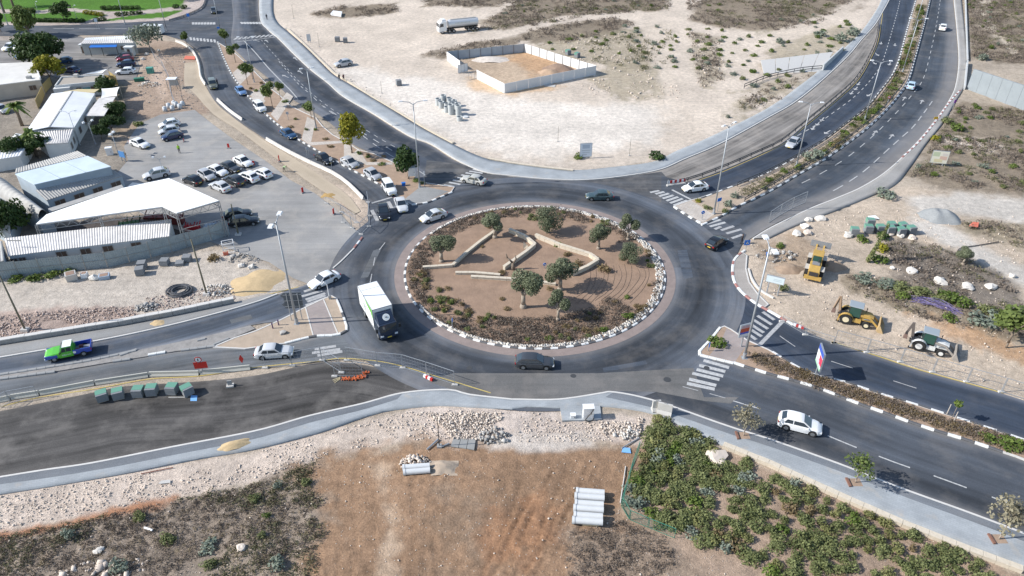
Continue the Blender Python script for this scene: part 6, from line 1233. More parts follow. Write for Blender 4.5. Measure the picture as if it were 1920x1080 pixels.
# flat-roofed house
h = 3.1; q = [G(135,157,h),G(187,152,h),G(194,139,h),G(115,144,h),G(103,160,h)]; t = empty('flat_roofed_house'); tag(t,'white flat-roofed house with parapet and a turquoise door','house'); walls_under('wall',q,t,WALL_W,gap=.35); MB().prism(q,h-.5,h-.25).build('roof',mat('grey roofing',(.36,.32,.27),.95,var=.3),t)
strip(MB(),np.array([p[:2] for p in q+[q[0]]]),.25,h-.6,h).build('parapet',WALL_W,t); W = [q[0],q[1]]
wall_window(t,W[0],W[1],.18,1.0,.9,1.1,SHUT,FRM,.06); wall_window(t,W[0],W[1],.75,.9,1.4,1.2,SHUT,FRM,.06); d = (q[1]-q[0]).normalized(); n_ = Vector((d.y,-d.x,0)); c = q[0].lerp(q[1],.45)+n_*.07; MB().box((c.x,c.y,1.0),(1.5,.08,1.9),rz=math.atan2(d.y,d.x)).build('door',mat('turquoise door',(.03,.27,.28),.6),t)
qa = [G(99,167,2.6),G(130,164,2.6),G(137,157,2.6),G(105,160,2.6)]; MB().prism(qa,-.2,2.6).build('annex',WALL_W,t); c = G(143,143,h); MB().box((c.x,c.y,h+.15),(.9,.7,.7)).build('roof_unit',CONC,t)
# big roof at the left edge
h = 3.4; q = [G(-60,166,h),G(76,149,h),G(64,116,h),G(-60,121,h)]; t = empty('beige_block'); tag(t,'low beige building with a broad white flat roof','building'); W = walls_under('wall',q,t,WALL_T); slabq(MB(),*q,.2).build('roof',mat('worn white roof',(.62,.60,.56),.8,var=.3,scale=.4),t); wall_window(t,W[0],W[1],.86,1.3,1.3,1.0,SHUT,FRM)
c = G(55,147,h); MB().box((c.x,c.y,h+.25),(.9,.8,.6)).build('roof_unit',CONC_G,t); strip(MB(),np.array([p[:2] for p in GL([(76,149),(66,122)],h)]),.3,h-.1,h+.45).build('parapet',WALL_W,t)
for i,(a,b_) in enumerate((((82,178),(98,160)),((72,204),(84,178)))): A,B = G(*a),G(*b_); tag(strip(MB(),np.array([A[:2],B[:2]]),.08,-.1,2.0).build('tarp_screen',mat('ochre tarp',(.40,.30,.12),.8,var=.3,scale=.8)),('ochre tarp screen beside the flat-roofed house','ochre tarp screen beside the scrub strip')[i],'screen')
A,B = G(200,158),G(222,160); tag(strip(MB(),np.array([A[:2],B[:2]]),.08,-.1,2.2).build('tarp_screen',MATS['ochre tarp']),'ochre tarp screen right of the flat-roofed house','screen'); A,B = G(222,160),G(208,150); tag(strip(MB(),np.array([A[:2],B[:2]]),.08,-.1,2.2).build('tarp_screen',MATS['ochre tarp']),'ochre tarp screen behind the flat-roofed house','screen')
q = [G(118,172,2.9),G(176,174,2.9),G(186,167,3.2),G(146,167,3.2)]; t = tag(slabq(MB(),*q,.06).build('ochre_awning',mat('ochre awning',(.50,.42,.24),.7)),'ochre awning between the house and the long roof','awning')
# shade sails and pergola roof
def sail(name,pts,label,m,sag=.35):
    n = 8; a,b_,c,d = pts; V = []; F = []
    for i in range(n+1):
        for j in range(n+1):
            u,v = i/n,j/n; p = (a*(1-u)+b_*u)*(1-v)+(d*(1-u)+c*u)*v; cx,cy = (a+b_+c+d).x/4,(a+b_+c+d).y/4; k = .10*(1-(2*u-1)**2)*(abs(2*v-1)**2)+.10*(1-(2*v-1)**2)*(abs(2*u-1)**2)
            V.append((p.x+(cx-p.x)*k,p.y+(cy-p.y)*k,p.z-sag*(1-(2*u-1)**2)*(1-(2*v-1)**2)))
    for i in range(n):
        for j in range(n): F.append((i*(n+1)+j,(i+1)*(n+1)+j,(i+1)*(n+1)+j+1,i*(n+1)+j+1))
    t = empty(name); MB().add(V,F).build('fabric',m,t,smooth=True)
    for p in pts: MB().cyl((p.x,p.y,-.2),(p.x,p.y,p.z+.1),.06,.05,8).build('post',FRM,t)
    return tag(t,label,'shade sail')
SAIL = mat('white sail cloth',(.74,.74,.73),.7)
sail('shade_sail',[G(189,184,2.8),G(219,180,3.2),G(224,163,3.2),G(190,166,2.8)],'white shade sail beyond the ribbed pergola',SAIL); sail('shade_sail',[G(153,140,3.2),G(192,137,3.2),G(202,129,3.4),G(165,137,3.2)],'narrow white shade sail behind the flat-roofed house',SAIL)
q = [G(160,217,2.8),G(195,217,2.8),G(217,181,2.9),G(186,184,2.9)]; t = empty('pergola'); tag(t,'pergola with a white ribbed roof beside the long white building','pergola'); ribbed(MB(),q[0],q[3],q[2],q[1],14,.06).build('roof',ROOF_R,t)
for p in q: MB().bar((p.x,p.y,-.2),(p.x,p.y,p.z),.12).build('post',FRM,t)
# hut with blue awning
h = 2.9; q = [G(151,82,h),G(255,80,h),G(250,73,h+.5),G(157,75,h+.5)]; b2 = [G(160,71,h+.2),G(246,67,h+.2)]; t = empty('blue_awning_hut'); tag(t,'white prefabricated hut with a blue awning by the upper car park','hut'); walls_under('wall',[q[0],q[1],b2[1],b2[0]],t,mat('grey panel wall',(.45,.47,.46),.8,var=.2)); ribbed(MB(),q[3],q[2],q[1],q[0],26,.06).build('roof_slope',ROOF_R,t); ribbed(MB(),q[3],q[2],b2[1],b2[0],26,.06).build('roof_slope',ROOF_W,t)
wall_window(t,q[0],q[1],.75,1.2,1.3,.9,SHUT,FRM,.1)
aw = [G(167,89,2.3),G(218,88,2.3),G(221,79,2.7),G(172,81,2.7)]; slabq(MB(),*aw,.05).build('awning',mat('blue tarpaulin',(.02,.15,.52),.5,var=.3,scale=1.2,bump=.6,bscale=3),t)
for u in (0,.45,1): p = aw[0].lerp(aw[1],u); MB().bar((p.x,p.y,-.1),(p.x,p.y,2.3),.1).build('awning_post',TRIM,t)
for i,(px,w) in enumerate((((246,104),2.0),((160,99),1.3))): p = G(*px); mb = MB(); mb.box((p.x,p.y,1.1),(w,1.4,2.2)); o = tag(mb.build('kiosk',mat('white cabin panel',(.6,.61,.6),.7)),('small white cabin at the right end of the awning hut','dark little booth at the left end of the awning hut')[i],'cabin'); MB().box((p.x,p.y,2.28),(w+.3,1.7,.12)).build('roof',ROOF_W,o); MB().box((p.x,p.y-.72,.95),(.7,.04,1.7)).build('door',SHUT,o)
# hall with lean-to
t = empty('hall'); tag(t,'hall with a pale blue upper roof and ribbed lean-to roof','building'); q = [G(64,346,4.6),G(208,312,4.6),G(164,292,4.9),G(28,326,4.9)]; walls_under('wall',q,t,WALL_B,inset=.1); slabq(MB(),*q,.12).build('upper_roof',ROOF_B,t)
for u in (.33,.66): a,b_ = q[0].lerp(q[1],u),q[3].lerp(q[2],u); MB().bar(a+Vector((0,0,.03)),b_+Vector((0,0,.03)),.08,.05).build('roof_seam',WALL_B,t)
l = [G(87,376,2.7),G(230,330,2.7),G(208,316,3.6),G(67,357,3.6)]; W = walls_under('lean_to_wall',l,t,WALL_B,inset=.1); ribbed(MB(),l[3],l[2],l[1],l[0],30,.09).build('lean_to_roof',ROOF_G,t)
for u in (.14,.39,.64,.89): wall_window(t,W[0],W[1],u,1.0,1.5,1.1,SHUT,FRM)
bk_ = [G(28,325,4.6),G(163,292,4.6),G(146,283,3.8),G(30,316,3.8)]; walls_under('rear_wall',bk_,t,WALL_B); ribbed(MB(),bk_[0],bk_[1],bk_[2],bk_[3],28,.08).build('rear_roof',ROOF_G,t)
# vaulted sheds
def vault(a,b_,c,d,rise,label,nseg=10):
    """barrel roof: axis from edge ad to edge bc"""
    t = empty('vaulted_shed'); tag(t,label,'shed'); n = 14; V = []; F = []
    for i in range(nseg*4+1):
        u = i/(nseg*4); A = a.lerp(b_,u); D = d.lerp(c,u); o = (0,0,1,1)[i % 4]*.07
        for j in range(n+1): v = j/n; p = A.lerp(D,v); V.append((p.x,p.y,p.z+(rise+o)*math.sin(math.pi*v)**.8))
    for i in range(nseg*4):
        for j in range(n): F.append((i*(n+1)+j,(i+1)*(n+1)+j,(i+1)*(n+1)+j+1,i*(n+1)+j+1))
    MB().add(V,F).build('roof',ROOF_G,t); walls_under('wall',[a,b_,c,d],t,WALL_B,inset=.05,gap=0); return t
vault(G(-30,352,2.6),G(72,412,2.6),G(97,407,2.6),G(14,340,2.6),1.5,'barrel vaulted grey shed left of the hall',14); vault(G(-60,395,2.4),G(20,440,2.4),G(36,388,2.4),G(-20,362,2.4),1.4,'second barrel vaulted shed at the picture edge',8)
# long front shed
h = 2.35; q = [G(15,480,h),G(318,443,h),G(321,411,h+.5),G(8,447,h+.5)]; t = empty('front_shed'); tag(t,'long shed with a white ribbed roof behind the grey fence','shed'); W = walls_under('wall',q,t,mat('off white panel',(.5,.52,.52),.8,var=.25,scale=.6),inset=.1); ribbed(MB(),q[3],q[2],q[1],q[0],64,.05).build('roof',ROOF_R,t)
for u in (.02,.07,.31,.46,.6,.78,.92): wall_window(t,W[0],W[1],u,1.15 if u > .1 else 1.2,1.3 if u > .1 else .8,.85 if u > .1 else .6,SHUT,FRM)
MB().box((G(28,455,3.4).x,G(28,455,3.4).y,3.75),(2.0,.12,.12)).build('roof_frame',FRM,t)
q = [G(-60,500,2.8),G(8,489,2.8),G(4,452,3.0),G(-60,460,3.0)]; t = empty('end_cabin'); tag(t,'weathered cabin at the left end of the front shed','cabin'); walls_under('wall',q,t,WALL_B); ribbed(MB(),q[3],q[2],q[1],q[0],10,.06).build('roof',ROOF_G,t)
# walkway roof between hall and canopy, green wall
q = [G(92,398,2.6),G(232,352,2.6),G(228,346,2.7),G(90,391,2.7)]; t = empty('covered_walkway'); tag(t,'narrow grey walkway roof between the hall and the white canopy','walkway roof'); slabq(MB(),*q,.1).build('roof',ROOF_G,t)
for u in (.05,.5,.95): p = q[0].lerp(q[1],u); MB().bar((p.x,p.y,-.1),(p.x,p.y,2.55),.1).build('post',FRM,t)
q = [G(232,356,2.6),G(265,348,2.6),G(270,344,2.8),G(248,342,3.3)]; t = empty('small_white_hut'); tag(t,'small white hut behind the peak of the canopy','hut'); walls_under('wall',q,t,WALL_W); mb = MB(); mb.add(q,[(0,1,2,3)]); slabq(MB(),*q,.08).build('roof',ROOF_W,t)
# membrane canopy
top = [G(67,420,3.9),G(87,402,4.2),G(232,352,5.4),G(317,334,6.4),G(410,376,6.2),G(331,399,5.9),G(305,387,5.6)]
t = empty('membrane_canopy'); tag(t,'large white membrane canopy on steel trusses over the yard','canopy'); mb = MB(); tri = tessellate_polygon([top]); vs = [tuple(p) for p in top]+[(p.x,p.y,p.z-.12) for p in top]; n = len(top); fs = []
for f in tri:
    a,b_,c = [top[i] for i in f]; f = f if (b_-a).cross(c-a).z > 0 else f[::-1]; fs += [tuple(f),tuple(n+i for i in f[::-1])]
fs += [(n+i,n+(i+1) % n,(i+1) % n,i) for i in range(n)]; mb.add(vs,fs).build('membrane',mat('bright white membrane',(.84,.84,.83),.6),t)
STL = mat('galvanised steel',(.36,.37,.38),.5,.5)
def truss(a,b_,dz=.9,n=8):
    mb = MB(); A,B = Vector(a),Vector(b_); o = Vector((0,0,-dz)); mb.bar(A,B,.1).bar(A+o,B+o,.08)
    for i in range(n): p,q_ = A.lerp(B,i/n),A.lerp(B,(i+1)/n); mb.bar(p,q_+o,.06) if i % 2 == 0 else mb.bar(p+o,q_,.06)
    return mb.build('truss',STL,t)
dn = Vector((0,0,-.2))
for i,j in ((3,4),(4,5),(5,6),(6,0),(2,3)): truss(top[i]+dn,top[j]+dn,.9,10 if i != 6 else 22)
for p in (top[4],top[5],top[3],top[0].lerp(top[6],.5),top[6],top[0]):
    mb = MB(); c = Vector((p.x,p.y,0))
    for dx,dy in ((-.25,-.2),(.25,-.2),(0,.25)): mb.bar(c+Vector((dx,dy,-.1)),Vector((p.x+dx*.5,p.y+dy*.5,p.z-.2)),.09)
    for z in np.arange(.6,p.z-.8,1.0): mb.bar(c+Vector((-.22,-.18,z)),c+Vector((.22,-.18,z+.9)),.05)
    mb.build('lattice_post',STL,t)
mb = MB(); a,b_ = Vector((top[5].x,top[5].y,.1)),Vector((top[4].x,top[4].y,.1)); mb.bar(a,b_+Vector((0,0,3)),.08).bar(a+Vector((0,0,3)),b_,.08).bar(a+Vector((0,0,3)),b_+Vector((0,0,3)),.08); mb.build('cross_brace',STL,t)
# things stored under the canopy
for i,(px,d,cm,lb) in enumerate([((362,432),(2.4,.7,1.2),(.42,.02,.03),'red machine frame standing under the canopy edge'),((310,418),(6,1.2,1.8),(.16,.03,.025),'dark red stacked equipment behind the front shed'),((270,424),(6,1.0,1.4),(.09,.07,.06),'dark stored equipment under the canopy'),((400,428),(2.6,1.2,.9),(.45,.5,.55),'pale covered trailer under the canopy corner'),((245,428),(3,1,1.5),(.05,.15,.04),'green container under the canopy')]):
    p = G(*px); mb = MB(); m = mat('stored %d' % i,cm,.6,var=.3); r_ = random.Random(i); t = empty('stored_equipment',(p.x,p.y,0),.1*i-.1); tag(t,lb,'equipment')
    mb.box((0,0,d[2]*.35),(d[0],d[1],d[2]*.7)); mb.build('body',m,t)
    mb = MB(); [mb.bar((d[0]*(k/5-.5),r_.uniform(-.4,.4),d[2]*.6),(d[0]*(k/5-.4),r_.uniform(-.4,.4),d[2]*r_.uniform(.9,1.4)),.12) for k in range(6)]; mb.build('frame',m,t)
# compound fence
FENCE = mat('grey corrugated fence',(.28,.32,.33),.8,var=.45,scale=.9); base = sm(GL([(-50,532),(0,523),(101,512),(197,502),(240,493),(300,479),(352,464),(400,450),(432,440)]),.5)
t = empty('compound_fence'); tag(t,'tall grey corrugated sheet fence around the compound','fence'); s = np.r_[0,np.cumsum(np.hypot(*np.diff(base,axis=0).T))]; nP = int(s[-1]/2.9)
for i in range(nP):
    a,b_ = [Vector((np.interp(x,s,base[:,0]),np.interp(x,s,base[:,1]),0)) for x in (i*s[-1]/nP+.04,(i+1)*s[-1]/nP-.04)]; hh = 2.55+random.uniform(-.08,.08); mb = MB(); d = (b_-a); nn = Vector((d.y,-d.x,0)).normalized(); k = 18; vs = []
    for j in range(k+1): p = a.lerp(b_,j/k)+nn*(.035 if j % 2 else 0); vs += [(p.x,p.y,-.1),(p.x,p.y,hh)]
    mb.add(vs,[(2*j,2*j+2,2*j+3,2*j+1) for j in range(k)]); mb.build('fence_sheet',FENCE,t); MB().bar((a.x,a.y,-.1),(a.x,a.y,hh+.12),.09).build('fence_post',FRM,t); MB().bar(a+nn*.07+Vector((0,0,1.3)),b_+nn*.07+Vector((0,0,1.3)),.05).build('fence_rail',FRM,t)
# walled plot on the sand flat
PW = mat('white painted sheet',(.70,.70,.69),.7,var=.15,scale=.8); PGY = mat('grey metal sheet',(.34,.38,.42),.6,var=.25,scale=.8); DP_ = mat('dark steel post',(.12,.13,.15),.7)
t = empty('plot_fence'); tag(t,'white and grey sheet fence enclosing an empty plot on the sand flat','fence')
def panels(a,b_,hh,m,wid,posts=True,proud=.05,side=1):
    A,B = G(*a),G(*b_); n = max(1,round((B-A).length/wid)); d = (B-A).normalized(); nn = Vector((-d.y,d.x,0))*side
    for i in range(n):
        p,q_ = A.lerp(B,i/n)+d*.03,A.lerp(B,(i+1)/n)-d*.03; strip(MB(),np.array([p[:2],q_[:2]]),.06,-.1,hh+random.uniform(-.03,.03)).build('sheet_panel',m,t)
        if posts: MB().bar((p.x+nn.x*.08,p.y+nn.y*.08,-.1),(p.x+nn.x*.08,p.y+nn.y*.08,hh+.08),.12).build('fence_post',DP_,t)
panels((838,113),(983,98),2.2,PGY,3.0,side=-1); panels((983,98),(1117,140),2.2,PW,2.6,side=-1); panels((1117,140),(946,175),2.2,mat('shaded side sheet',(.60,.61,.62),.7,var=.15),3.2,posts=False); panels((946,175),(894,148),2.2,PW,2.8,posts=False); panels((863,131),(838,113),2.2,PW,2.8,posts=False)  # near side: darker copy of the white sheet, its shade painted in
for i,(a,b_) in enumerate((((859,138),(877,134)),((879,151),(896,147)))):
    A,B = G(*a),G(*b_); g_ = empty('gate_leaf'); tag(g_,('open wire gate leaf by the far wall of the plot','open wire gate leaf by the near wall of the plot')[i],'gate'); mb = MB(); mb.bar(A+Vector((0,0,.1)),B+Vector((0,0,.1)),.07).bar(A+Vector((0,0,2)),B+Vector((0,0,2)),.07)
    [mb.bar((A.lerp(B,u).x,A.lerp(B,u).y,.1),(A.lerp(B,u).x,A.lerp(B,u).y,2),.06) for u in (0,.33,.66,1)]; mb.build('gate_frame',STL,g_)
    if i == 0: strip(MB(),np.array([A[:2],B[:2]])+.02,.03,.15,1.95).build('gate_sheet',PW,g_)
# wing walls of the underpass
CW = mat('cast concrete wall',(.47,.48,.48),.85,var=.2,scale=.5,bump=.2)
def wing(name,A,B,hA,hB,th,label,npan=0,m_=None):
    t = empty(name); tag(t,label,'retaining wall'); A,B = G(*A),G(*B); d = (B-A).normalized(); n = Vector((-d.y,d.x,0)); m = max(1,npan)
    for i in range(m):
        a,b_ = A.lerp(B,i/m)+d*.02,A.lerp(B,(i+1)/m)-d*.02; ha,hb = hA+(hB-hA)*i/m,hA+(hB-hA)*(i+1)/m; mb = MB(); vs = [a,b_,b_+n*th,a+n*th]; mb.add([(v.x,v.y,-.3) for v in vs]+[(v.x,v.y,z) for v,z in zip(vs,(ha,hb,hb,ha))],[(0,1,5,4),(1,2,6,5),(2,3,7,6),(3,0,4,7),(4,5,6,7)]); mb.build('wall_panel',m_ or CW,t)
    return t
t = empty('sloped_revetment'); tag(t,'pale concrete revetment sloping up beside the north pavement','revetment'); qa,qb,qc,qd = G(1432,138,.0),G(1543,134,.0),G(1562,97,1.9),G(1426,113,1.2)
for i in range(5): slabq(MB(),qa.lerp(qb,i/5+.003),qa.lerp(qb,(i+1)/5-.003),qd.lerp(qc,(i+1)/5-.003),qd.lerp(qc,i/5+.003),.2).build('slab',mat('white cast slab',(.48,.47,.45),.85,var=.15),t)
wing('parapet_wall',(1543,133),(1580,97),1.6,1.3,.35,'concrete parapet stepping up beside the north pavement',2)
wing('wing_wall',(1812,167),(1985,232),4.6,5.0,.4,'ribbed concrete wing wall beyond the exit road',9,mat('blue grey wall concrete',(.25,.28,.30),.85,var=.2,scale=.5))
wing('edge_wall',(1811,120),(1806,168),1.0,.9,.3,'low concrete parapet at the edge of the exit road',3); wing('edge_wall',(1808,-20),(1812,115),.6,.6,.3,'long low concrete edge wall beside the north east pavement',10)
# island garden walls
SW_ = mat('cream coursed stone',(.56,.49,.39),.9,var=.3,scale=2.5,bump=.5,bscale=8)
def stone_wall(px,h,w,label,m=SW_,block=.9,z=.15,top_h=.12,name='stone_wall',cap_m=None,cat='wall'):
    t = empty(name); tag(t,label,cat); P = np.array([p[:2] for p in GL(px)]); rs = random.Random(int(px[0][0]))
    for a,b_ in zip(P[:-1],P[1:]):
        L = np.hypot(*(b_-a)); n = max(1,int(L/block))
        for i in range(n):
            p = a+(b_-a)*i/n; q_ = a+(b_-a)*(i+1)/n; e = (b_-a)/L*.012; hh = h+rs.uniform(-.015,.015); strip(MB(),np.array([p+e,q_-e]),w+rs.uniform(-.03,.03),z-.2,z+hh-top_h-.006).build('stone_block',m,t); strip(MB(),np.array([p+e,q_-e]),w+.1,z+hh-top_h,z+hh).build('cap_stone',cap_m or m,t)
    return t
stone_wall([(793,506),(849,502),(875,478),(900,458),(922,442),(935,432)],.45,.36,'long low zigzag stone wall in the west of the roundabout'); stone_wall([(955,437),(985,450),(1003,465),(985,480),(945,508)],.7,.38,'curved cream stone wall in the middle of the roundabout'); stone_wall([(1004,447),(1050,466),(1105,483),(1121,494),(1100,507),(1072,519)],.7,.38,'angled cream stone wall around the eastern bed')
stone_wall([(854,516),(890,516),(938,520)],.42,.36,'short straight stone wall behind its twin'); stone_wall([(883,523),(950,527),(990,530),(1042,537)],.42,.36,'straight stone wall running behind the largest olive'); p = G(987,468); o = tag(MB().add([(p.x-.5,p.y,.1),(p.x+.6,p.y-.1,.1),(p.x+.5,p.y+.5,.1),(p.x-.4,p.y+.5,.1),(p.x-.45,p.y+.2,1.3),(p.x+.1,p.y+.2,.7)],[(0,1,5,4),(1,2,5),(2,3,4,5),(3,0,4)]).build('cut_stone',SW_),'upright pointed cut stone inside the middle wall','stone')
stone_wall([(-40,652),(0,646),(100,630),(225,610),(325,591),(440,567)],.85,.5,'grey stone retaining wall along the west pavement',mat('grey rough stone',(.33,.315,.30),.95,var=.5,scale=2,bump=.6,bscale=6),1.3,z=.0,name='stone_retaining_wall',cap_m=mat('pale coping',(.55,.53,.50),.85,var=.2))
stone_wall([(1355,838),(1400,856),(1440,872),(1570,932),(1690,985),(1815,1035),(1915,1072)],.5,.5,'cream stone wall between the south pavement and the planted bed',block=1.0,z=0.05)
stone_wall([(915,298),(960,307),(1020,315),(1075,321)],.3,.4,'low pale stone edging along the north pavement',z=.0,block=1.2); stone_wall([(540,55),(575,88),(626,138),(650,152),(700,184),(750,213),(800,243),(850,270)],.35,.35,'pale stone edging of the long straight north pavement',z=.0,block=1.6)
# ================================================================== street furniture
GALV = mat('galvanised pole',(.36,.38,.40),.5,.4); HEADM = mat('white lamp head',(.74,.75,.76),.4)
def height_at(base,ty):
    b0 = G(*base); best = 0
    for k in range(1,500):
        z = k*.05; Zc = b0.y*CP-(z-CAM_H)*SP; yc = b0.y*SP+(z-CAM_H)*CP
        if 540-FPX*yc/Zc <= ty: return z
    return 12
def lamp(base,ty,arm,az,label,heads=2,r=.13,z0=0,col=None,name='street_lamp',head=(.75,.3,.16)):
    p = G(*base); H_ = height_at(base,ty); t = empty(name,(p.x,p.y,z0),az); tag(t,label,'street lamp','street lamps' if name == 'street_lamp' else None); m = col or GALV
    MB().cyl((0,0,-.1),(0,0,H_),r,r*.5,12).build('pole',m,t,smooth=True); MB().box((0,0,.06),(r*4,r*4,.16)).cyl((0,0,.1),(0,0,.9),r*1.35,r*1.3,12).build('base',m,t)
    for s in ((1,-1) if heads == 2 else (1,)):
        pts = [(0,0,H_-.35),(s*arm*.35,0,H_+.1),(s*arm,0,H_+.3)]; MB().tube(pts,r*.42,6).build('arm',m,t)
        hb = MB(); hx = s*(arm+.3); hb.box((hx,0,H_+.33),head,taper=.75); hb.box((hx,0,H_+.25),(head[0]*.8,head[1]*.8,.06)); hb.build('lamp_head',HEADM,t)
    return t
lamp((1395,672),463,1.25,1.62,'tall double-headed street lamp at the tip of the south east median',r=.17,head=(.9,.62,.2)); lamp((557,608),416,1.25,1.5,'tall double-headed street lamp on the west splitter island',r=.17,head=(.9,.62,.2))
lamp((787,352),193,1.7,.12,'tall double-armed street lamp beside the white cabinet'); lamp((593,241),131,.75,.35,'street lamp on the north west median beside the paved strip'); lamp((1338,402),238,.9,.6,'tall street lamp at the head of the north east median',heads=2,z0=.12)
for b_,ty,lb in (((1493,312),196,'street lamp beside the blue green shrub on the north east median'),((1621,226),118,'second street lamp up the north east median'),((1692,136),38,'third street lamp up the north east median'),((1713,57),-25,'farthest street lamp on the north east median')): lamp(b_,ty,1.5,-.1,lb,z0=.12)
for b_,ty,lb in (((313,58),-30,'lamp post on the junction corner of the park'),((235,46),-25,'lamp post on the park verge'),((414,60),-20,'lamp post at the head of the north west median'),((477,155),72,'lamp post between the first trees of the north west median'),((15,47),-10,'lamp post at the far left of the park road')): lamp(b_,ty,1.3,.1,lb,r=.11)
for b_,ty,lb,a in (((73,27),5,'short park lamp beside the lawn path',0),((145,38),12,'second short park lamp by the path',0)): lamp(b_,ty,.3,a,lb,heads=1,r=.06,name='park_lamp',head=(.4,.3,.12))
lamp((150,272),211,1.0,.1,'thin yard lamp with two floodlights in front of the ribbed annex',r=.07,name='yard_lamp',head=(.4,.3,.2)); lamp((179,270),231,.5,.8,'yard lamp with two white floodlights by the shaded yard',r=.07,name='yard_lamp',head=(.45,.4,.25)); lamp((223,292),253,.25,1.5,'white-headed yard lamp at the corner of the fence',r=.08,name='yard_lamp',head=(.55,.5,.25)); lamp((308,330),298,.7,.1,'small double lamp in the parking lot',r=.06,name='yard_lamp',head=(.4,.3,.2)); lamp((130,383),355,.35,.9,'small yard lamp beside the lean-to windows',r=.05,name='yard_lamp',head=(.35,.3,.2))
# wooden utility poles
WOOD = mat('weathered timber pole',(.16,.15,.11),.95,var=.4,scale=5)
for b_,ty,lb in (((388,553),450,'leaning dark utility pole by the hose coil'),((48,620),505,'utility pole with stone footing on the west verge'),((447,440),382,'rusty pole at the corner of the fence')):
    p = G(*b_); H_ = height_at(b_,ty); t = empty('utility_pole',(p.x,p.y,GZ(p.x,p.y))); tag(t,lb,'pole','utility poles'); MB().cyl((0,0,-.2),(0,0,H_),.13,.09,10).build('pole',WOOD,t,smooth=True); MB().box((0,0,.1),(1.0,.8,.5),taper=.85).build('footing',CONC,t)
# ---- traffic signs
def sign(base,h,plate,label,face,rz=0,shape='rect',z0=0,posts=1,back=None,name='traffic_sign',zc=None,extra=None):
    p = G(*base); t = empty(name,(p.x,p.y,z0),rz); tag(t,label,'sign'); w,ph = plate
    for k in range(posts): x = 0 if posts == 1 else (k-.5)*w*.7; MB().cyl((x,.05,-.1),(x,.05,h+ph*.5),.05,.05,8).build('post',GALV,t)
    mb = MB()
    if shape == 'rect': mb.box((0,0,h),(w,.04,ph))
    elif shape == 'disc': mb.cyl((0,-.02,h),(0,.02,h),w/2,w/2,20)
    elif shape == 'diamond': mb.add([(0,-.02,h-ph/2),(w/2,-.02,h),(0,-.02,h+ph/2),(-w/2,-.02,h),(0,.02,h-ph/2),(w/2,.02,h),(0,.02,h+ph/2),(-w/2,.02,h)],[(0,1,2,3),(7,6,5,4),(0,4,5,1),(1,5,6,2),(2,6,7,3),(3,7,4,0)])
    mb.build('plate',face,t)
    if extra: extra(t,h)
    return t
RED = mat('signal red',(.52,.025,.02),.5); BLUE = mat('sign blue',(.02,.16,.55),.5); WHT = mat('sign white',(.78,.78,.78),.5)
def peds(t,h): MB().add([(-.22,-.035,h-.2),(.22,-.035,h-.2),(0,-.035,h+.24)],[(0,1,2)]).build('symbol_field',WHT,t); mb = MB(); mb.box((0,-.045,h-.02),(.06,.01,.16)); mb.bar((0,-.045,h-.08),(-.07,-.045,h-.18),.035).bar((0,-.045,h-.08),(.07,-.045,h-.18),.035).bar((0,-.045,h+.03),(.08,-.045,h-.02),.03); mb.build('walking_figure',TRIM,t)
def keepr(t,h): mb = MB(); mb.bar((-.13,-.035,h+.13),(.1,-.035,h-.1),.07); mb.add([(.16,-.036,h-.16),(.16,-.036,h+.04),(-.04,-.036,h-.16)],[(0,1,2)]); mb.build('arrow',WHT,t)
def board(t,h):
    MB().cyl((-.1,-.02,h+.85),(-.1,.02,h+.85),.42,.42,20).build('round_plate',RED,t); MB().cyl((-.1,-.03,h+.85),(-.1,-.021,h+.85),.32,.32,20).build('round_field',WHT,t); MB().box((-.1,-.04,h+.85),(.1,.02,.4)).build('round_symbol',TRIM,t); MB().box((0,0,h+.48),(.5,.04,.2)).build('small_plate',mat('pale blue plate',(.4,.5,.6),.5),t)
sign((381,701),1.35,(1.5,.95),'red rectangular works sign below a round no-entry style sign',RED,.15,extra=board); sign((457,691),1.5,(.55,1.3),'tall red diamond marker sign beside the west entry road',RED,.1,'diamond')
sign((1396,480),2.3,(.85,.85),'blue pedestrian crossing sign at the east corner',BLUE,.1,extra=peds); sign((1316,413),1.3,(.6,.6),'round blue keep-right sign at the head of the north east median',BLUE,.1,'disc',z0=.13,extra=keepr); sign((1345,398),2.2,(.85,.6),'blue pedestrian sign beside the median lamp',BLUE,.5,z0=.12,extra=None)
sign((1328,660),1.0,(.3,.7),'narrow blue keep-right marker at the tip of the south east median',BLUE,.9,z0=.12); sign((849,616),1.2,(.6,.6),'blue sign seen edge-on in the roundabout planting',BLUE,1.5,'disc',z0=.15); sign((1021,505),.7,(.5,.5),'small round blue sign inside the walled bed',BLUE,.2,'disc',z0=.15,extra=keepr)
sign((797,352),2.6,(.2,.9),'white sign seen edge-on by the north west crossing',WHT,1.3,z0=.12); sign((623,318),2.1,(.5,.7),'red topped white sign behind the white barrier',WHT,.6); sign((579,297),2.0,(.55,.55),'pair of white signs seen from behind at the barrier',mat('grey sign back',(.45,.47,.5),.6),.7,posts=2)
sign((356,44),2.4,(.8,.9),'blue sign at the junction island of the park road',BLUE,0); sign((184,54),2.4,(.9,.9),'pale blue sign beside the park road',mat('pale blue plate',(.4,.5,.6)),0,posts=2); sign((411,60),1.2,(.8,.5),'blue board at the head of the north west median',BLUE,0)
sign((541,226),1.5,(.55,.55),'grey sign seen from behind on the north west median',MATS['grey sign back'],.3,z0=.12); sign((1662,200),2.0,(.6,.6),'round red and white sign on the north east median',WHT,0,'disc',z0=.12,extra=lambda t,h: MB().pipe((0,-.06,h),(0,-.02,h),.31,.21,18).build('red_ring',RED,t)); sign((1786,205),1.8,(.6,.7),'purple sign at the footway of the exit road',mat('purple sign',(.25,.05,.35),.5),.4); sign((1753,228),.8,(1.0,.5),'small yellow sign lying by the exit road kerb',mat('yellow sign',(.7,.42,.03),.5),.2)
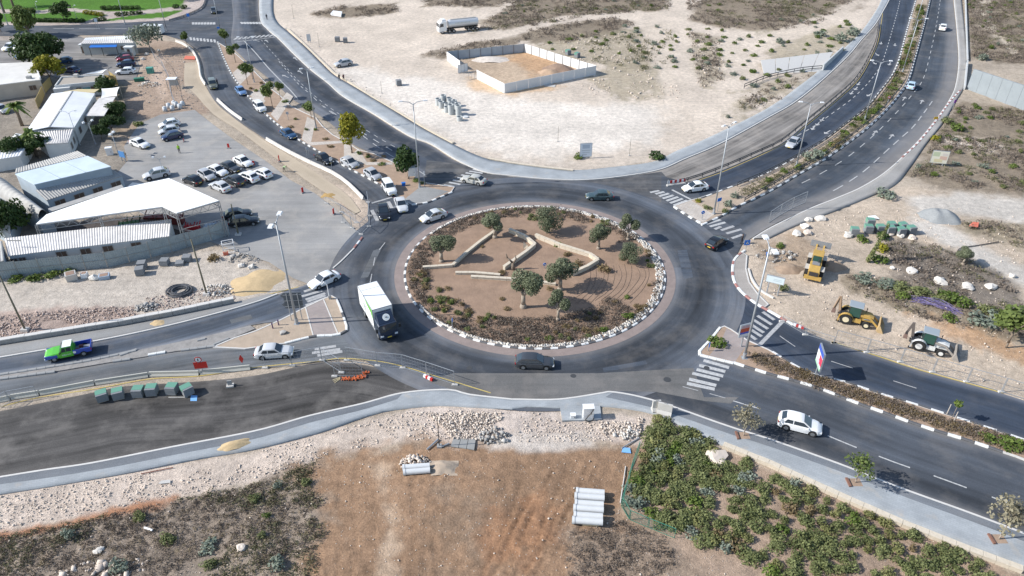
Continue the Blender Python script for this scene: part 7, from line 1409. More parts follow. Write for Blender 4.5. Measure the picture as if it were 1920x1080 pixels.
# sign seen from behind on the west island: dark board on two posts
p1,p2 = G(547,602),G(567,601); t = empty('direction_board',(0,0,.12)); tag(t,'large dark back of a direction board on two posts beside the west lamp','sign'); d = (p2-p1).normalized()
for p in (p1,p2): MB().cyl((p.x,p.y,-.1),(p.x,p.y,4.2),.06,.06,8).build('post',GALV,t)
c = (p1+p2)/2; MB().box((c.x,c.y+.09,3.1),(2.3,.06,2.4),rz=math.atan2(d.y,d.x)).build('board',mat('dark board back',(.10,.115,.13),.6),t); mb = MB(); [mb.box((c.x,c.y+.03,z),(2.3,.04,.07),rz=math.atan2(d.y,d.x)) for z in (2.2,3.1,4.0)]; mb.build('stiffener',GALV,t); [MB().add([(c.x-1.15,c.y+.09,z-.35),(c.x-1.15,c.y+.09,z+.35),(c.x-1.6,c.y+.09,z)],[(0,1,2)]).build('arrow_tip',MATS['dark board back'],t) for z in (2.4,3.8)]
# billboards
def billboard(base,az,w,ph,hb,label,strips,posts=1,m_back=None,z0=0.0,thick=.18):
    p = G(*base); t = empty('billboard',(p.x,p.y,z0),az); tag(t,label,'billboard')
    for k in range(posts): x = 0 if posts == 1 else (k-.5)*w*.6; MB().cyl((x,.1,-.1),(x,.1,hb+.1),.09,.08,10).build('post',GALV,t)
    MB().box((0,.1,hb+ph/2),(w,thick,ph)).build('panel',m_back or GALV,t); y = .1-thick/2-.006
    for x0,x1,z0_,z1,c in strips: MB().quad((x0*w,y,hb+z0_*ph),(x1*w,y,hb+z0_*ph),(x1*w,y,hb+z1*ph),(x0*w,y,hb+z1*ph)).build('poster_field',mat('poster %.2f %.2f %.2f' % c,c,.5),t); y -= .004
    return t
billboard((1526,706),-1.72,2.3,2.6,1.5,'slim poster board in blue, white, red and green on the south east median',[(-.48,.48,.02,.98,(.7,.7,.72)),(-.48,.48,.72,.98,(.05,.10,.42)),(.0,.48,.25,.68,(.62,.05,.10)),(-.48,.0,.4,.72,(.72,.74,.76)),(-.48,.48,.02,.14,(.35,.62,.42)),(-.4,.1,.18,.38,(.5,.5,.6))],z0=.12)
billboard((1390,652),.35,1.5,1.9,1.6,'red and white poster panel beside the south east lamp',[(-.48,.48,.02,.98,(.72,.72,.72)),(-.45,.45,.40,.72,(.55,.10,.05)),(-.45,.45,.25,.40,(.07,.12,.5)),(-.4,.4,.76,.82,(.55,.2,.2)),(-.4,.4,.87,.92,(.55,.2,.2))],z0=.12)
billboard((1098,297),.15,2.3,2.7,.3,'white and blue notice billboard on the sand flat',[(-.48,.48,.02,.98,(.62,.68,.74)),(-.3,.3,.62,.9,(.40,.47,.56)),(-.35,.35,.45,.52,(.45,.5,.55)),(-.3,.1,.15,.22,(.45,.5,.55)),(-.3,.3,.3,.36,(.45,.5,.55))],posts=2)
billboard((1757,311),-.25,2.8,2.4,.5,'tilted poster board with coloured print on the eastern scrubland',[(-.48,.48,.02,.98,(.68,.66,.55)),(-.45,-.05,.55,.9,(.45,.5,.35)),(.0,.42,.3,.6,(.6,.42,.34)),(-.3,.2,.1,.35,(.62,.55,.35)),(.1,.4,.65,.85,(.6,.55,.5))],posts=2)
billboard((1447,553),-.45,2.4,1.1,1.9,'pale blue street direction sign near the east corner',[(-.48,.48,.04,.96,(.60,.68,.70)),(-.1,.35,.55,.62,(.4,.48,.52)),(-.1,.35,.35,.42,(.4,.48,.52))],posts=2); billboard((580,80),.05,1.0,1.8,.4,'pale grey panel standing beside the north pavement',[(-.45,.45,.05,.95,(.5,.52,.54))],posts=2)
billboard((232,303),-.4,1.4,1.3,.8,'blue notice panel at the compound corner',[(-.48,.48,.04,.96,(.08,.25,.55))],posts=2)
# bollards on the west island
for i,px in enumerate(((512,617),(523,611))): p = G(*px); tag(MB().cyl((p.x,p.y,.05),(p.x,p.y,.85),.09,.07,10).cyl((p.x,p.y,.84),(p.x,p.y,1.0),.12,.06,10).build('bollard',mat('purple bollard',(.09,.05,.12),.6)),('left purple bollard on the west splitter island','right purple bollard on the west splitter island')[i],'bollard','bollards')
p = G(533,625); boulder((531,626),.8,.5,'single round stone on the west splitter island',ST_G,None,99).location.z = .25
# hooped post at the west crossing
t = empty('hooped_post',(*G(618,562)[:2],.1)); tag(t,'white bent-top post at the corner of the west crossing','post'); MB().tube([(0,0,0),(0,0,2.3),(-.15,0,2.6),(-.5,0,2.7),(-.7,0,2.4)],.06,8).build('hoop',HEADM,t); MB().box((.1,0,.3),(.3,.3,.6)).build('box',CONC_G,t)
# ---- guard rails
RAILM = mat('dark steel rail',(.06,.065,.075),.6,.3)
def guard_rail(px,label,step=3.0,h=.75,rails=(.45,.75),m=RAILM,z=0.0,name='guard_rail',lat=0,kind='rail'):
    P = path(px,.5); P = offset(P,lat) if lat else P; s = np.r_[0,np.cumsum(np.hypot(*np.diff(P,axis=0).T))]; n = int(s[-1]/step); t = empty(name); tag(t,label,kind)
    Q = [Vector((np.interp(x,s,P[:,0]),np.interp(x,s,P[:,1]),z)) for x in np.linspace(0,s[-1],n+1)]
    for q in Q: MB().bar(q-Vector((0,0,.1)),q+Vector((0,0,h)),.10).build('rail_post',m,t)
    for a,b_ in zip(Q[:-1],Q[1:]):
        for r_ in rails: MB().bar(a+Vector((0,0,r_)),b_+Vector((0,0,r_)),.06,.16).build('rail',m,t)
    return t
guard_rail([(1258,347),(1298,338),(1360,315),(1435,282),(1462,269),(1504,236),(1567,184),(1604,149),(1629,106),(1642,74),(1646,46)],'long dark guard rail between the closed lane and the north east road',3.4)
guard_rail([(1378,349),(1440,322),(1535,269),(1580,236),(1625,201),(1647,174),(1672,141),(1685,111)],'dark railing along the approach side of the north east median',3.0,.8,(.4,.78),z=.1,lat=-.45); guard_rail([(1400,381),(1440,359),(1501,323),(1549,295),(1614,248),(1651,215),(1676,188),(1701,153),(1714,111),(1731,49),(1743,0)],'dark railing along the exit side of the north east median',3.0,.8,(.4,.78),z=.1,lat=.45)
guard_rail([(1395,166),(1440,148),(1500,135),(1540,131)],'dark fence railing above the pale wing wall',2.6,1.1,(.5,1.05)); guard_rail([(318,40),(350,30),(378,16),(386,0)],'dark low wall railing at the curve of the park road',2.5,.6,(.25,.5),m=mat('dark wall',(.1,.11,.13),.8))
p = G(1268,347); t = empty('barrier_frame',(p.x,p.y,0),.25); tag(t,'red and white striped barrier at the end of the closed lane','barrier')
for k in range(8): MB().box((-1.5+k*.43,0,.75),(.43,.05,.5)).build('stripe_board',RED if k % 2 else WHT,t)
for x in (-1.6,1.6): MB().bar((x,0,-.1),(x,0,1.2),.08).build('post',GALV,t)
MB().box((0,0,.12),(3.6,.5,.25)).build('concrete_foot',CONC,t)
# ---- concrete barriers
def jersey(L,m,h=.6):
    pr = [(-.28,0),(-.28,.1),(-.12,.32),(-.08,h),(.08,h),(.12,.32),(.28,.1),(.28,0)]; mb = MB(); o = [(x,y,z) for x in (-L/2,L/2) for y,z in pr]; n = 8; mb.add(o,[(k,k+1,n+k+1,n+k) for k in range(n-1)]+[tuple(range(n-1,-1,-1)),tuple(range(n,2*n))]); ob = mb.build('concrete_barrier',m); me = ob.data; bpy.data.objects.remove(ob); return me
JW = jersey(1,mat('whitewashed barrier',(.54,.51,.47),.8,var=.35,scale=2)); JG = jersey(1,mat('pale concrete barrier',(.44,.43,.38),.85,var=.35,scale=1.5))
def barriers(px,L,me,label,group,gap=.06):
    P = path(px,.4); s = np.r_[0,np.cumsum(np.hypot(*np.diff(P,axis=0).T))]; n = max(1,int(s[-1]/L))
    for i in range(n):
        a,b_ = [Vector((np.interp(x,s,P[:,0]),np.interp(x,s,P[:,1]),0)) for x in (i*s[-1]/n,(i+1)*s[-1]/n)]; o = bpy.data.objects.new('concrete_barrier',me); COL.objects.link(o); o.location = ((a.x+b_.x)/2,(a.y+b_.y)/2,-.02); o.rotation_euler = (0,0,math.atan2(b_.y-a.y,b_.x-a.x)); o.scale = ((b_-a).length-gap,1,1); tag(o,label,'barrier',group)
barriers([(330,78),(345,84),(362,97),(373,120),(377,145),(386,160)],3.0,JW,'white concrete barrier on the bend above the sandy footway','barriers at the bend'); barriers([(408,188),(430,208),(455,226)],3.0,JW,'white concrete barrier beside the olive off-roader','barriers by the off-roader'); barriers([(500,262),(540,285),(580,305),(625,326),(655,347),(682,374)],3.0,JW,'white concrete barrier along the queue of cars','barriers along the queue')
for i,(a,b_) in enumerate((((-30,758),(0,752)),((0,752),(20,748)),((22,747),(74,739)),((76,739),(178,720)),((180,720),(279,705)),((281,704),(374,702)),((376,701),(470,691)))):
    barriers([a,((a[0]+b_[0])/2,(a[1]+b_[1])/2),b_],60,JG,('barrier cut by the left edge','short pale barrier at the left edge','pale barrier next to the left post','long pale concrete barrier below the dark fence shadow','long pale concrete barrier left of the red sign','long pale concrete barrier under the red sign','last pale concrete barrier beside the red diamond marker')[i]+' of the west entry road',None)
for i,(px,az) in enumerate((((1229,771),.1),((1245,777),-.35))):
    p = G(*px); t = empty('concrete_unit',(p.x,p.y,.13),az); tag(t,('tall concrete barrier unit standing on the south pavement','second concrete barrier unit, slightly turned, on the south pavement')[i],'barrier'); mb = MB(); L = .9 if i == 0 else 1.6; pr = [(-.4,0),(-.4,.15),(-.15,.5),(-.1,1.5),(.1,1.5),(.15,.5),(.4,.15),(.4,0)]; o = [(x,y,z) for x in (-L/2,L/2) for y,z in pr]; mb.add(o,[(k,k+1,9+k,8+k) for k in range(7)]+[tuple(range(7,-1,-1)),tuple(range(8,16))]); mb.build('block',CONC,t); MB().box((0,0,1.53),(.3,.1,.08)).build('lifting_eye',CONC_G,t)
# ---- site fences: mesh panels on feet
WIRE = mat('galvanised wire',(.42,.44,.46),.5,.5)
def mesh_fence(px,label,h=2.0,m=WIRE,foot=True,wires=9,name='site_fence',step=None):
    P = GL(px); t = empty(name); tag(t,label,'fence')
    if step:
        q = resample(np.array([p[:2] for p in P]),int(plen(np.array([p[:2] for p in P]))/step)+1); P = [Vector((x,y,0)) for x,y in q]
    for a,b_ in zip(P[:-1],P[1:]):
        up = Vector((0,0,h)); e = (b_-a).normalized()*.05; f = MB(); A,B = a+e+Vector((0,0,.1)),b_-e+Vector((0,0,.1)); f.bar(A,B,.045).bar(A+up,B+up,.05).bar(A,A+up,.05).bar(B,B+up,.05); f.build('fence_frame',m,t); w = MB()
        for k in range(1,wires): w.bar(A.lerp(B,k/wires),A.lerp(B,k/wires)+up,.012)
        for z in (.25,.5,.75): w.bar(A+up*z,B+up*z,.012)
        w.build('wire_mesh',m,t)
    if foot:
        for p in P: MB().box((p.x,p.y,.08),(.75,.3,.16),taper=.85).build('concrete_foot',CONC,t)
    return t
mesh_fence([(497,690),(548,686),(604,676),(640,699)],'open wire site fence beside the yellow line and silver sedan'); mesh_fence([(650,676),(708,686),(755,690),(800,704),(853,722)],'long wire site fence along the yellow line'); t = mesh_fence([(627,706),(681,706)],'wire site fence panel standing alone on the base course'); 
mesh_fence([(1466,603),(1510,628),(1563,644)],'pale wire site fence lying along the east verge',h=.9); mesh_fence([(1563,644),(1625,661),(1688,679),(1748,698),(1812,716),(1877,735),(1940,755)],'long thin wire site fence along the yellow line of the south east road',wires=7)
mesh_fence([(643,418),(660,428),(677,440),(692,425),(694,405),(690,380)],'jumble of wire site fence panels around the dug corner',wires=8); mesh_fence([(612,382),(640,398),(668,418)],'low wire fence along the dug corner',h=1.2); mesh_fence([(1441,418),(1462,404),(1485,391),(1510,380)],'thin wire fence on the east corner kerb',h=2.0,foot=False); mesh_fence([(283,95),(290,110),(305,125),(318,150),(322,180),(330,200)],'old wire fence through the dirt beside the footway',h=1.4,foot=False)
mesh_fence([(0,765),(20,755),(73,745)],'wire fence at the left end of the concrete barriers',h=1.6,foot=False)
GW = mat('green fence mesh',(.05,.20,.14),.6); mesh_fence([(1198,845),(1185,880),(1165,950),(1180,975),(1215,990),(1265,1010)],'green wire fence along the edge of the planted bed',h=1.3,m=GW,foot=False,wires=14)
kerb([(1403,505),(1410,525),(1425,545),(1450,560)],corner_e,KC,.22,.25)
# ---- paver pallets
PAVC = mat('grey paver blocks',(.20,.21,.22),.9,var=.3,scale=6); WRAP = mat('green wrap film',(.13,.29,.21),.4); TIM = mat('pallet timber',(.34,.26,.17),.9)
def pallet(px,az,label,group,wrap=True,layers=5,z=0,name='paver_pallet'):
    p = G(*px); t = empty(name,(p.x,p.y,z),az); tag(t,label,'pallet',group); mb = MB()
    for y in (-.45,0,.45): mb.box((0,y,.05),(1.15,.1,.1))
    mb.build('timber_base',TIM,t); rs = random.Random(int(px[0]))
    for k in range(layers): MB().box((rs.uniform(-.012,.012),rs.uniform(-.012,.012),.2+k*.2),(1.15,1.15,.19)).build('paver_layer',PAVC,t)
    if wrap: MB().box((0,.12,.105+layers*.2),(1.16,.85,.02)).build('wrap',WRAP,t); MB().box((-.583,.1,.1+layers*.16),(.01,.8,layers*.08)).build('wrap_flap',WRAP,t)
    return t
for i,(px,az) in enumerate((((194,749),.5),((224,745),.4),((262,741),.05),((287,738),.1),((325,736),-.05),((353,738),.75))): pallet(px,az,'stack of grey pavers on the base course, '+('first','second','third','fourth','fifth','last')[i]+' from the left','paver stacks on the base course')
for i,px in enumerate(((1600,441),(1626,436),(1628,428),(1648,436),(1667,438),(1669,431),(1687,441),(1706,438),(1690,432))): pallet(px,.05*i-.15,'stack of pavers with green wrap on the east works area, '+('leftmost','second','taller one behind the second','third','fourth','behind the fourth','fifth','rightmost','behind the fifth')[i],'paver stacks of the east works area',layers=6 if i != 2 else 8)
p = G(1633,425); tag(MB().add([(p.x-1,p.y,1.7),(p.x+.8,p.y-.4,1.6),(p.x+1.1,p.y+.3,.9),(p.x-.6,p.y+.6,1.6),(p.x+.2,p.y+.1,2.0)],[(0,1,4),(1,2,4),(2,3,4),(3,0,4)]).build('plastic_sheet',WHT),'white plastic sheet draped over a paver stack','sheet')
for i,px in enumerate(((633,78),(648,80),(748,160),(1065,103),(1082,108))): pallet(px,.2*i,('pale block stack far on the sand flat','dark block stack next to the pale one on the sand flat','single block stack in the middle of the sand flat','left block stack behind the plot fence','right block stack behind the plot fence')[i],'block stacks on the sand flat',wrap=i > 2,layers=6)
for i,(px,az) in enumerate((((268,503),.2),((264,514),.3),((310,496),0),((352,489),.1),((338,496),.2))): pallet(px,az,('ribbed concrete block stack by the fence','tilted hollow concrete block below the stack','concrete block stack in the middle of the fence','white block stack beside the utility pole','low pallet of planks by the fence')[i],'stacks along the compound fence',wrap=False,layers=(5,5,4,4,2)[i])
# ---- concrete pipes
PIPE = mat('pipe concrete',(.56,.57,.57),.8,var=.15,scale=1.5); 
def lying_pipe(a,b_,r,label,group,z=None):
    A,B = G(*a,r),G(*b_,r); o = empty('concrete_pipe',(0,0,z or 0)); tag(o,label,'pipe',group); MB().pipe(A,B,r,r*.78,24).build('barrel',PIPE,o,smooth=False); d = (B-A).normalized(); MB().pipe(A-d*.02,A+d*.22,r*1.13,r*.8,24).build('socket',PIPE,o)
for i in range(6): lying_pipe((1080-i*1.1-(i%2)*1.5,922+i*9.6+(i//2)*3.2),(1133-(i//2)*1.5,926+i*9.6+(i//2)*3.2),.34,'pale concrete drain pipe, '+('farthest','second','third','fourth','fifth','nearest')[i]+' of the six in the red dirt','six drain pipes in the red dirt',GZ(*G(1105,950)[:2]))
for i in range(2): lying_pipe((755+i*1.5,877+i*9),(806+i*.5,873.5+i*8.5),.30,('rear','front')[i]+' concrete pipe of the pair below the limestone rubble','pair of pipes',GZ(*G(780,880)[:2]))
p = G(1107,984); tag(MB().box((p.x,p.y,.12),(1.5,.3,.25),rz=-.05).build('timber_chock',mat('pale timber',(.6,.5,.3),.8)),'yellow timber chock below the nearest pipe','timber')
VP = MB().pipe((0,0,0),(0,0,1),.62,.5,20); o = VP.build('concrete_ring',mat('ring concrete',(.42,.44,.44),.85,var=.2)); vpm = o.data; bpy.data.objects.remove(o)
for i,(px,h_) in enumerate((((822,197),1.5),((828,202),1.4),((832,193),1.8),((838,203),1.2),((838,210),1.2),((845,200),1.5),((846,214),2.1),((851,206),1.6),((852,199),1.4),((860,216),2.2),((857,207),1.5),((843,194),1.3),((862,226),.9))):
    p = G(*px); o = bpy.data.objects.new('concrete_ring',vpm); COL.objects.link(o); o.location = (p.x,p.y,0); o.scale = (1,1,h_); tag(o,'upright concrete manhole ring in the cluster on the sand flat','concrete ring','concrete rings on the sand flat')
p = G(873,220); tag(MB().cyl((p.x,p.y,0),(p.x,p.y,.2),.6,.6,18).build('manhole_cover',PIPE),'flat concrete lid beside the manhole rings','lid')
# ---- cabinets
def cabinet(px,d,label,m,az=0,z=0,legs=False):
    p = G(*px); t = empty('service_cabinet',(p.x,p.y,z),az); tag(t,label,'cabinet'); z0 = .7 if legs else 0
    MB().box((0,0,z0+d[2]/2),d).build('housing',m,t); MB().box((0,0,z0+d[2]+.04),(d[0]+.1,d[1]+.1,.08)).build('lid',m,t); MB().box((0,-d[1]/2-.012,z0+d[2]*.5),(d[0]*.9,.02,d[2]*.88)).build('door',m,t); MB().box((d[0]*.3,-d[1]/2-.03,z0+d[2]*.5),(.05,.03,.2)).build('handle',TRIM,t)
    if legs: [MB().bar((x,y,0),(x,y,z0),.08).build('leg',GALV,t) for x in (-d[0]*.4,d[0]*.4) for y in (-d[1]*.4,d[1]*.4)]
    return t
cabinet((773,336),(1.3,1.1,1.5),'white cabinet on legs beside the lamp at the north west crossing',WHITEV,.2,.12,True); t = cabinet((1102,783),(1.15,.7,1.5),'white service cabinet on the pad of the south pavement',WHITEV,.05,.13); MB().tube([(.5,-.45,1.55),(.25,-.5,1.0),(-.1,-.5,.5),(-.35,-.6,.1),(-.1,-.8,.03),(.4,-.7,.05),(.6,-.45,.2)],.05,8).build('black_conduit',TRIM,t)
cabinet((1074,784),(.5,.4,.4),'small low box beside the service cabinet',WHITEV,0,.13); cabinet((757,349),(.6,.4,.5),'small blue box below the white cabinet',BLUE,.3,.12); cabinet((283,137),(1.4,1.2,1.3),'green container beside the dirt path',mat('green bin',(.08,.3,.24),.6),.1); cabinet((262,152),(2.2,.9,.7),'dark green skip by the scrap heap',mat('dark green skip',(.03,.16,.10),.6),.4)
cabinet((207,290),(1.1,.8,1.4),'white cabin box at the end of the fence',WHITEV,.3)
# ---- people
def person(px,label,shirt,trousers,az=0,bend=0.0,z=0,stride=.12):
    p = G(*px); me = bpy.data.meshes.new('person'); sh = math.sin(bend); ch = math.cos(bend)
    J = {'pel': (0,0,.95),'ch': (.42*sh,0,.95+.42*ch),'nk': (.56*sh,0,.95+.56*ch),'hd': (.7*sh,0,.95+.72*ch),'ht': (.75*sh,0,.95+.80*ch)}
    for s,n in ((1,'l'),(-1,'r')):
        J['hip'+n] = (0,s*.1,.9); J['kn'+n] = (stride*s*.6,s*.11,.5); J['an'+n] = (stride*s,s*.11,.08); J['to'+n] = (stride*s+.16,s*.12,.04); J['so'+n] = (.45*sh,s*.19,.95+.43*ch); J['el'+n] = (.42*sh+.06,s*.25,.95+.43*ch-.28); J['ha'+n] = (.42*sh+.18,s*.22,.95+.43*ch-.5)
    K = list(J); E = [('pel','ch'),('ch','nk'),('nk','hd'),('hd','ht')]+[e for n in 'lr' for e in (('pel','hip'+n),('hip'+n,'kn'+n),('kn'+n,'an'+n),('an'+n,'to'+n),('ch','so'+n),('so'+n,'el'+n),('el'+n,'ha'+n))]
    me.from_pydata([J[k] for k in K],[(K.index(a),K.index(b_)) for a,b_ in E],[]); o = bpy.data.objects.new('person',me); COL.objects.link(o); sk = o.modifiers.new('s','SKIN'); rad = {'pel': .15,'ch': .16,'nk': .06,'hd': .10,'ht': .08,'hi': .10,'kn': .07,'an': .05,'to': .04,'so': .07,'el': .05,'ha': .045}
    for k,v in zip(K,me.skin_vertices[0].data): r = rad[k if k in rad else k[:2]]; v.radius = (r,r); v.use_root = k == 'pel'
    o.modifiers.new('u','SUBSURF').levels = 1; dg = bpy.context.evaluated_depsgraph_get(); m2 = bpy.data.meshes.new_from_object(o.evaluated_get(dg)); bpy.data.objects.remove(o); m2.materials.clear()
    for m in (mat('cloth '+str(trousers),trousers,.9),mat('cloth '+str(shirt),shirt,.9),mat('skin',(.35,.2,.14),.7),mat('hair',(.02,.015,.012),.8)): m2.materials.append(m)
    for f in m2.polygons: c = f.center; zz = c.z if bend < .3 else c.z+c.x*.6; f.material_index = 0 if zz < .95 else (1 if zz < 1.5 else (3 if c.z > 1.68 or c.x < .0 else 2)); f.use_smooth = True
    o = bpy.data.objects.new('person',m2); COL.objects.link(o); o.location = (p.x,p.y,z); o.rotation_euler = (0,0,az); return tag(o,label,'person')
HV = (.35,.62,.04)
person((337,287),'person in a yellow-green vest standing in the parking lot',HV,(.03,.03,.04),-1.2); person((533,322),'person in a pale green vest bending over on the sandy footway',(.35,.5,.25),(.06,.06,.05),-.2,bend=1.2); person((637,153),'person in dark clothes walking on the north pavement',(.03,.03,.04),(.05,.05,.06),2.4,z=.13); person((645,153),'person in dark red clothes walking beside a companion',(.10,.03,.04),(.04,.04,.05),2.4,z=.13); person((501,38),'person in dark clothes far up the north pavement',(.03,.03,.04),(.04,.04,.05),2.0,z=.13); person((1390,457),'person in dark jacket waiting at the east corner crossing',(.04,.03,.03),(.02,.02,.025),2.8); person((409,161),'person in dark clothes standing at the door of the olive off-roader',(.02,.025,.05),(.03,.03,.03),3.0); person((1436,489),'person in blue working by the east corner',(.04,.12,.35),(.05,.06,.1),.5)
# ---- red marker boards and cones in the parking lot
for i,(px,h_) in enumerate((((429,278),.8),((460,300),.9),((476,311),.8),((568,362),.9),((626,402),.9),((524,303),1.1),((345,266),.5))):
    p = G(*px); t = empty('marker_board',(p.x,p.y,0),.3*i); tag(t,'red marker board in the parking lot, '+('farthest, beside the footway','behind the white sedan','near the end of the upper row','half way along the footway edge','next to the dug corner','beside a concrete block on the footway','small one near the person in the vest')[i],'marker','red markers of the parking lot'); MB().box((0,0,.15+h_/2),(.4,.06,h_)).build('board',RED,t); MB().box((0,0,.08),(.6,.35,.16)).build('foot',CONC_G,t)
# ================================================================== small things
def mound(px,rx,ry,h,m,label,cat='mound',name='mound',seed=0,az=0,lob=1,z=None):
    p = G(*px); n = 22; V = []; F = []; rs = np.random.default_rng(seed)
    for i in range(n+1):
        for j in range(n+1):
            u,v = i/n*2-1,j/n*2-1; r = math.hypot(u,v); a = math.atan2(v,u); k = 1+.12*math.sin(2*a+seed)+.08*math.sin(5*a+seed*2); e = max(0,1-r/k)
            hh = h*min(1,e*1.35)**.9; hh += h*.10*(fbm(np.array([u*3+seed]),np.array([v*3.]),1.3,3,seed)[0]-.5)*2*(e > 0)
            if lob == 2: hh -= h*.28*math.exp(-(u*4)**2)*e
            V.append((u*rx,v*ry,hh-.06))
    for i in range(n):
        for j in range(n): F.append((i*(n+1)+j,(i+1)*(n+1)+j,(i+1)*(n+1)+j+1,i*(n+1)+j+1))
    o = MB().add(V,F).build(name,m,smooth=True); o.location = (p.x,p.y,GZ(p.x,p.y) if z is None else z); o.rotation_euler = (0,0,az); return tag(o,label,cat)
mound((1761,407),3.2,2.6,1.5,mat('grey crushed stone',(.27,.28,.28),.95,var=.4,scale=4,bump=.8,bscale=14),'heap of fine grey gravel with a dip in its crest on the pale track','gravel heap','gravel_heap',3,0,2)
SANDY = mat('orange building sand',(.50,.37,.21),.95,var=.35,scale=2,bump=.7,bscale=8)
mound((440,836),2.0,.7,.45,SANDY,'elongated heap of orange sand on the south west pavement','sand heap','sand_heap',5,.35,z=.13); mound((480,530),3.8,3.4,.6,SANDY,'broad flat heap of orange sand beside the west road','sand heap','sand_heap',6); mound((616,366),1.2,.9,.2,mat('brown sand',(.40,.26,.10),.95,var=.4),'small flat heap of brown sand on the sandy footway','sand heap','sand_heap',7,z=.02); mound((296,607),1.0,.9,.2,SANDY,'small heap of orange sand on the west pavement','sand heap','sand_heap',8,z=.13)
mound((1047,132),4.0,3.0,1.5,mat('dark spoil',(.26,.18,.13),.95,var=.5,scale=1.2,bump=.8),'heap of dark spoil inside the fenced plot','spoil heap','spoil_heap',9); mound((1030,137),3.0,2.0,.9,mat('brown spoil',(.40,.28,.19),.95,var=.4),'brown spoil heap beside the darker one in the plot','spoil heap','spoil_heap',10); mound((920,112),5.5,2.4,.7,mat('pale spoil',(.6,.53,.46),.95,var=.5,scale=1.5,bump=1),'low heap of pale rubble at the back of the fenced plot','rubble heap','rubble_heap',11)
mound((830,878),1.6,1.0,.4,SOIL_P,'small reddish soil heap right of the pipe pair','soil heap','soil_heap',12); mound((1480,505),2.2,1.6,.6,mat('brown bank soil',(.33,.24,.17),.95,var=.5,bump=.9),'brown soil heap next to the wheel loader','soil heap','soil_heap',13); mound((1560,500),2.0,1.6,.9,MATS['brown bank soil'],'dug soil heap to the right of the wheel loader','soil heap','soil_heap',14)
def heap(px,n,r,smin,smax,m,label,seed,name='rubble_heap'):
    c = G(*px); g = np.random.default_rng(seed); poly = np.array([(c.x+r*math.cos(a),c.y+r*.7*math.sin(a)) for a in np.linspace(0,6.28,14)[:-1]]); return stone_field(name,[poly],n,smin,smax,m,label,seed,heap=lambda q: np.clip(.6*r*.5*(1-np.hypot(q[:,0]-c.x,(q[:,1]-c.y)/.7)/r),0,None))
heap((778,868),110,1.6,.2,.55,ST_P,'heap of limestone rocks behind the pair of pipes',201); heap((275,577),110,1.5,.25,.6,ST_G,'heap of broken grey slabs by the hose coil',202); heap((405,545),120,2.2,.2,.5,ST_W,'heap of white rubble beside the utility pole',203); heap((683,741),50,1.2,.15,.45,ST_G,'scatter of grey broken blocks on the base course',204); heap((925,818),110,1.8,.2,.55,ST_G,'heap of grey rocks above the red dirt',205); heap((1175,815),60,1.4,.2,.5,ST_W,'heap of white and green debris by the bed corner',206); heap((1455,480),100,3.0,.15,.6,ST_G,'pile of grey cut branches and stones at the east corner',207); heap((280,160),90,2.5,.2,.6,ST_W,'scrap and rubble heap beside the dark green skip',208); heap((460,487),80,2.5,.2,.7,ST_G,'rubble at the fence corner',209)
# slabs, sheets, poles lying about
def plate(px4,th,m,label,name,cat,z=.05): P = GL(px4); zz = GZ(*P[0][:2]); return tag(slabq(MB(),*[Vector((p.x,p.y,zz+z)) for p in P],th).build(name,m),label,cat)
t = empty('slab_set'); tag(t,'set of three grey formwork slabs lying on the dirt','slabs'); zs = GZ(*G(868,832)[:2])+.14
for i in range(3): a = [(845+i*15,838+i*2.2),(859+i*15,840.5+i*2.2),(864+i*14,823+i*1.4),(851+i*14,821+i*1.4)]; slabq(MB(),*[Vector((*G(*q)[:2],zs)) for q in a],.12).build('slab',mat('grey formwork',(.26,.26,.25),.8,var=.3),t)
def pole_lying(a,b_,r,m,label,name='lying_pole',z=.12): A,B = G(*a),G(*b_); zz = GZ(A.x,A.y)+z; return tag(MB().cyl((A.x,A.y,zz),(B.x,B.y,zz),r,r,8).build(name,m),label,'pole')
pole_lying((801,845),(822,826),.1,GALV,'dark steel post lying below the rubble'); pole_lying((827,840),(842,833),.08,GALV,'short steel post beside the formwork slabs'); pole_lying((1165,842),(1198,823),.07,GALV,'steel post lying above the blue sheet'); pole_lying((1163,945),(1173,876),.06,CONC,'pale rail lying along the green fence'); pole_lying((316,745),(352,745),.05,CONC,'pale post of the fallen blue sign',z=.1); pole_lying((272,992),(287,997),.1,WHT,'short white pipe lying on the near slope'); pole_lying((265,890),(325,878),.05,MATS['rusty crate'],'rusty rod along the south west pavement')
p = G(824,838); t = empty('thin_mast',(p.x,p.y,0)); tag(t,'thin dark mast standing on the rubble','pole'); MB().cyl((0,0,-.1),(0,0,3.6),.05,.04,8).build('mast',TRIM,t); MB().box((0,0,.1),(.5,.5,.3)).build('foot',CONC_G,t)
for i,(px,h_) in enumerate((((1046,266),3.2),((1180,292),3.6),((716,175),2.8),((551,35),4),((599,88),3.6))): p = G(*px); t = empty('thin_mast',(p.x,p.y,0)); tag(t,'thin bare pole on the sand flat, '+('beside a bush','right of the white billboard','near the north pavement','far up beside the pavement','beside the pale grey panel')[i],'pole','thin poles on the sand flat'); MB().cyl((0,0,-.1),(0,0,h_),.04,.03,8).build('mast',WOOD,t); MB().box((0,0,.1),(.3,.3,.2)).build('foot',CONC,t)
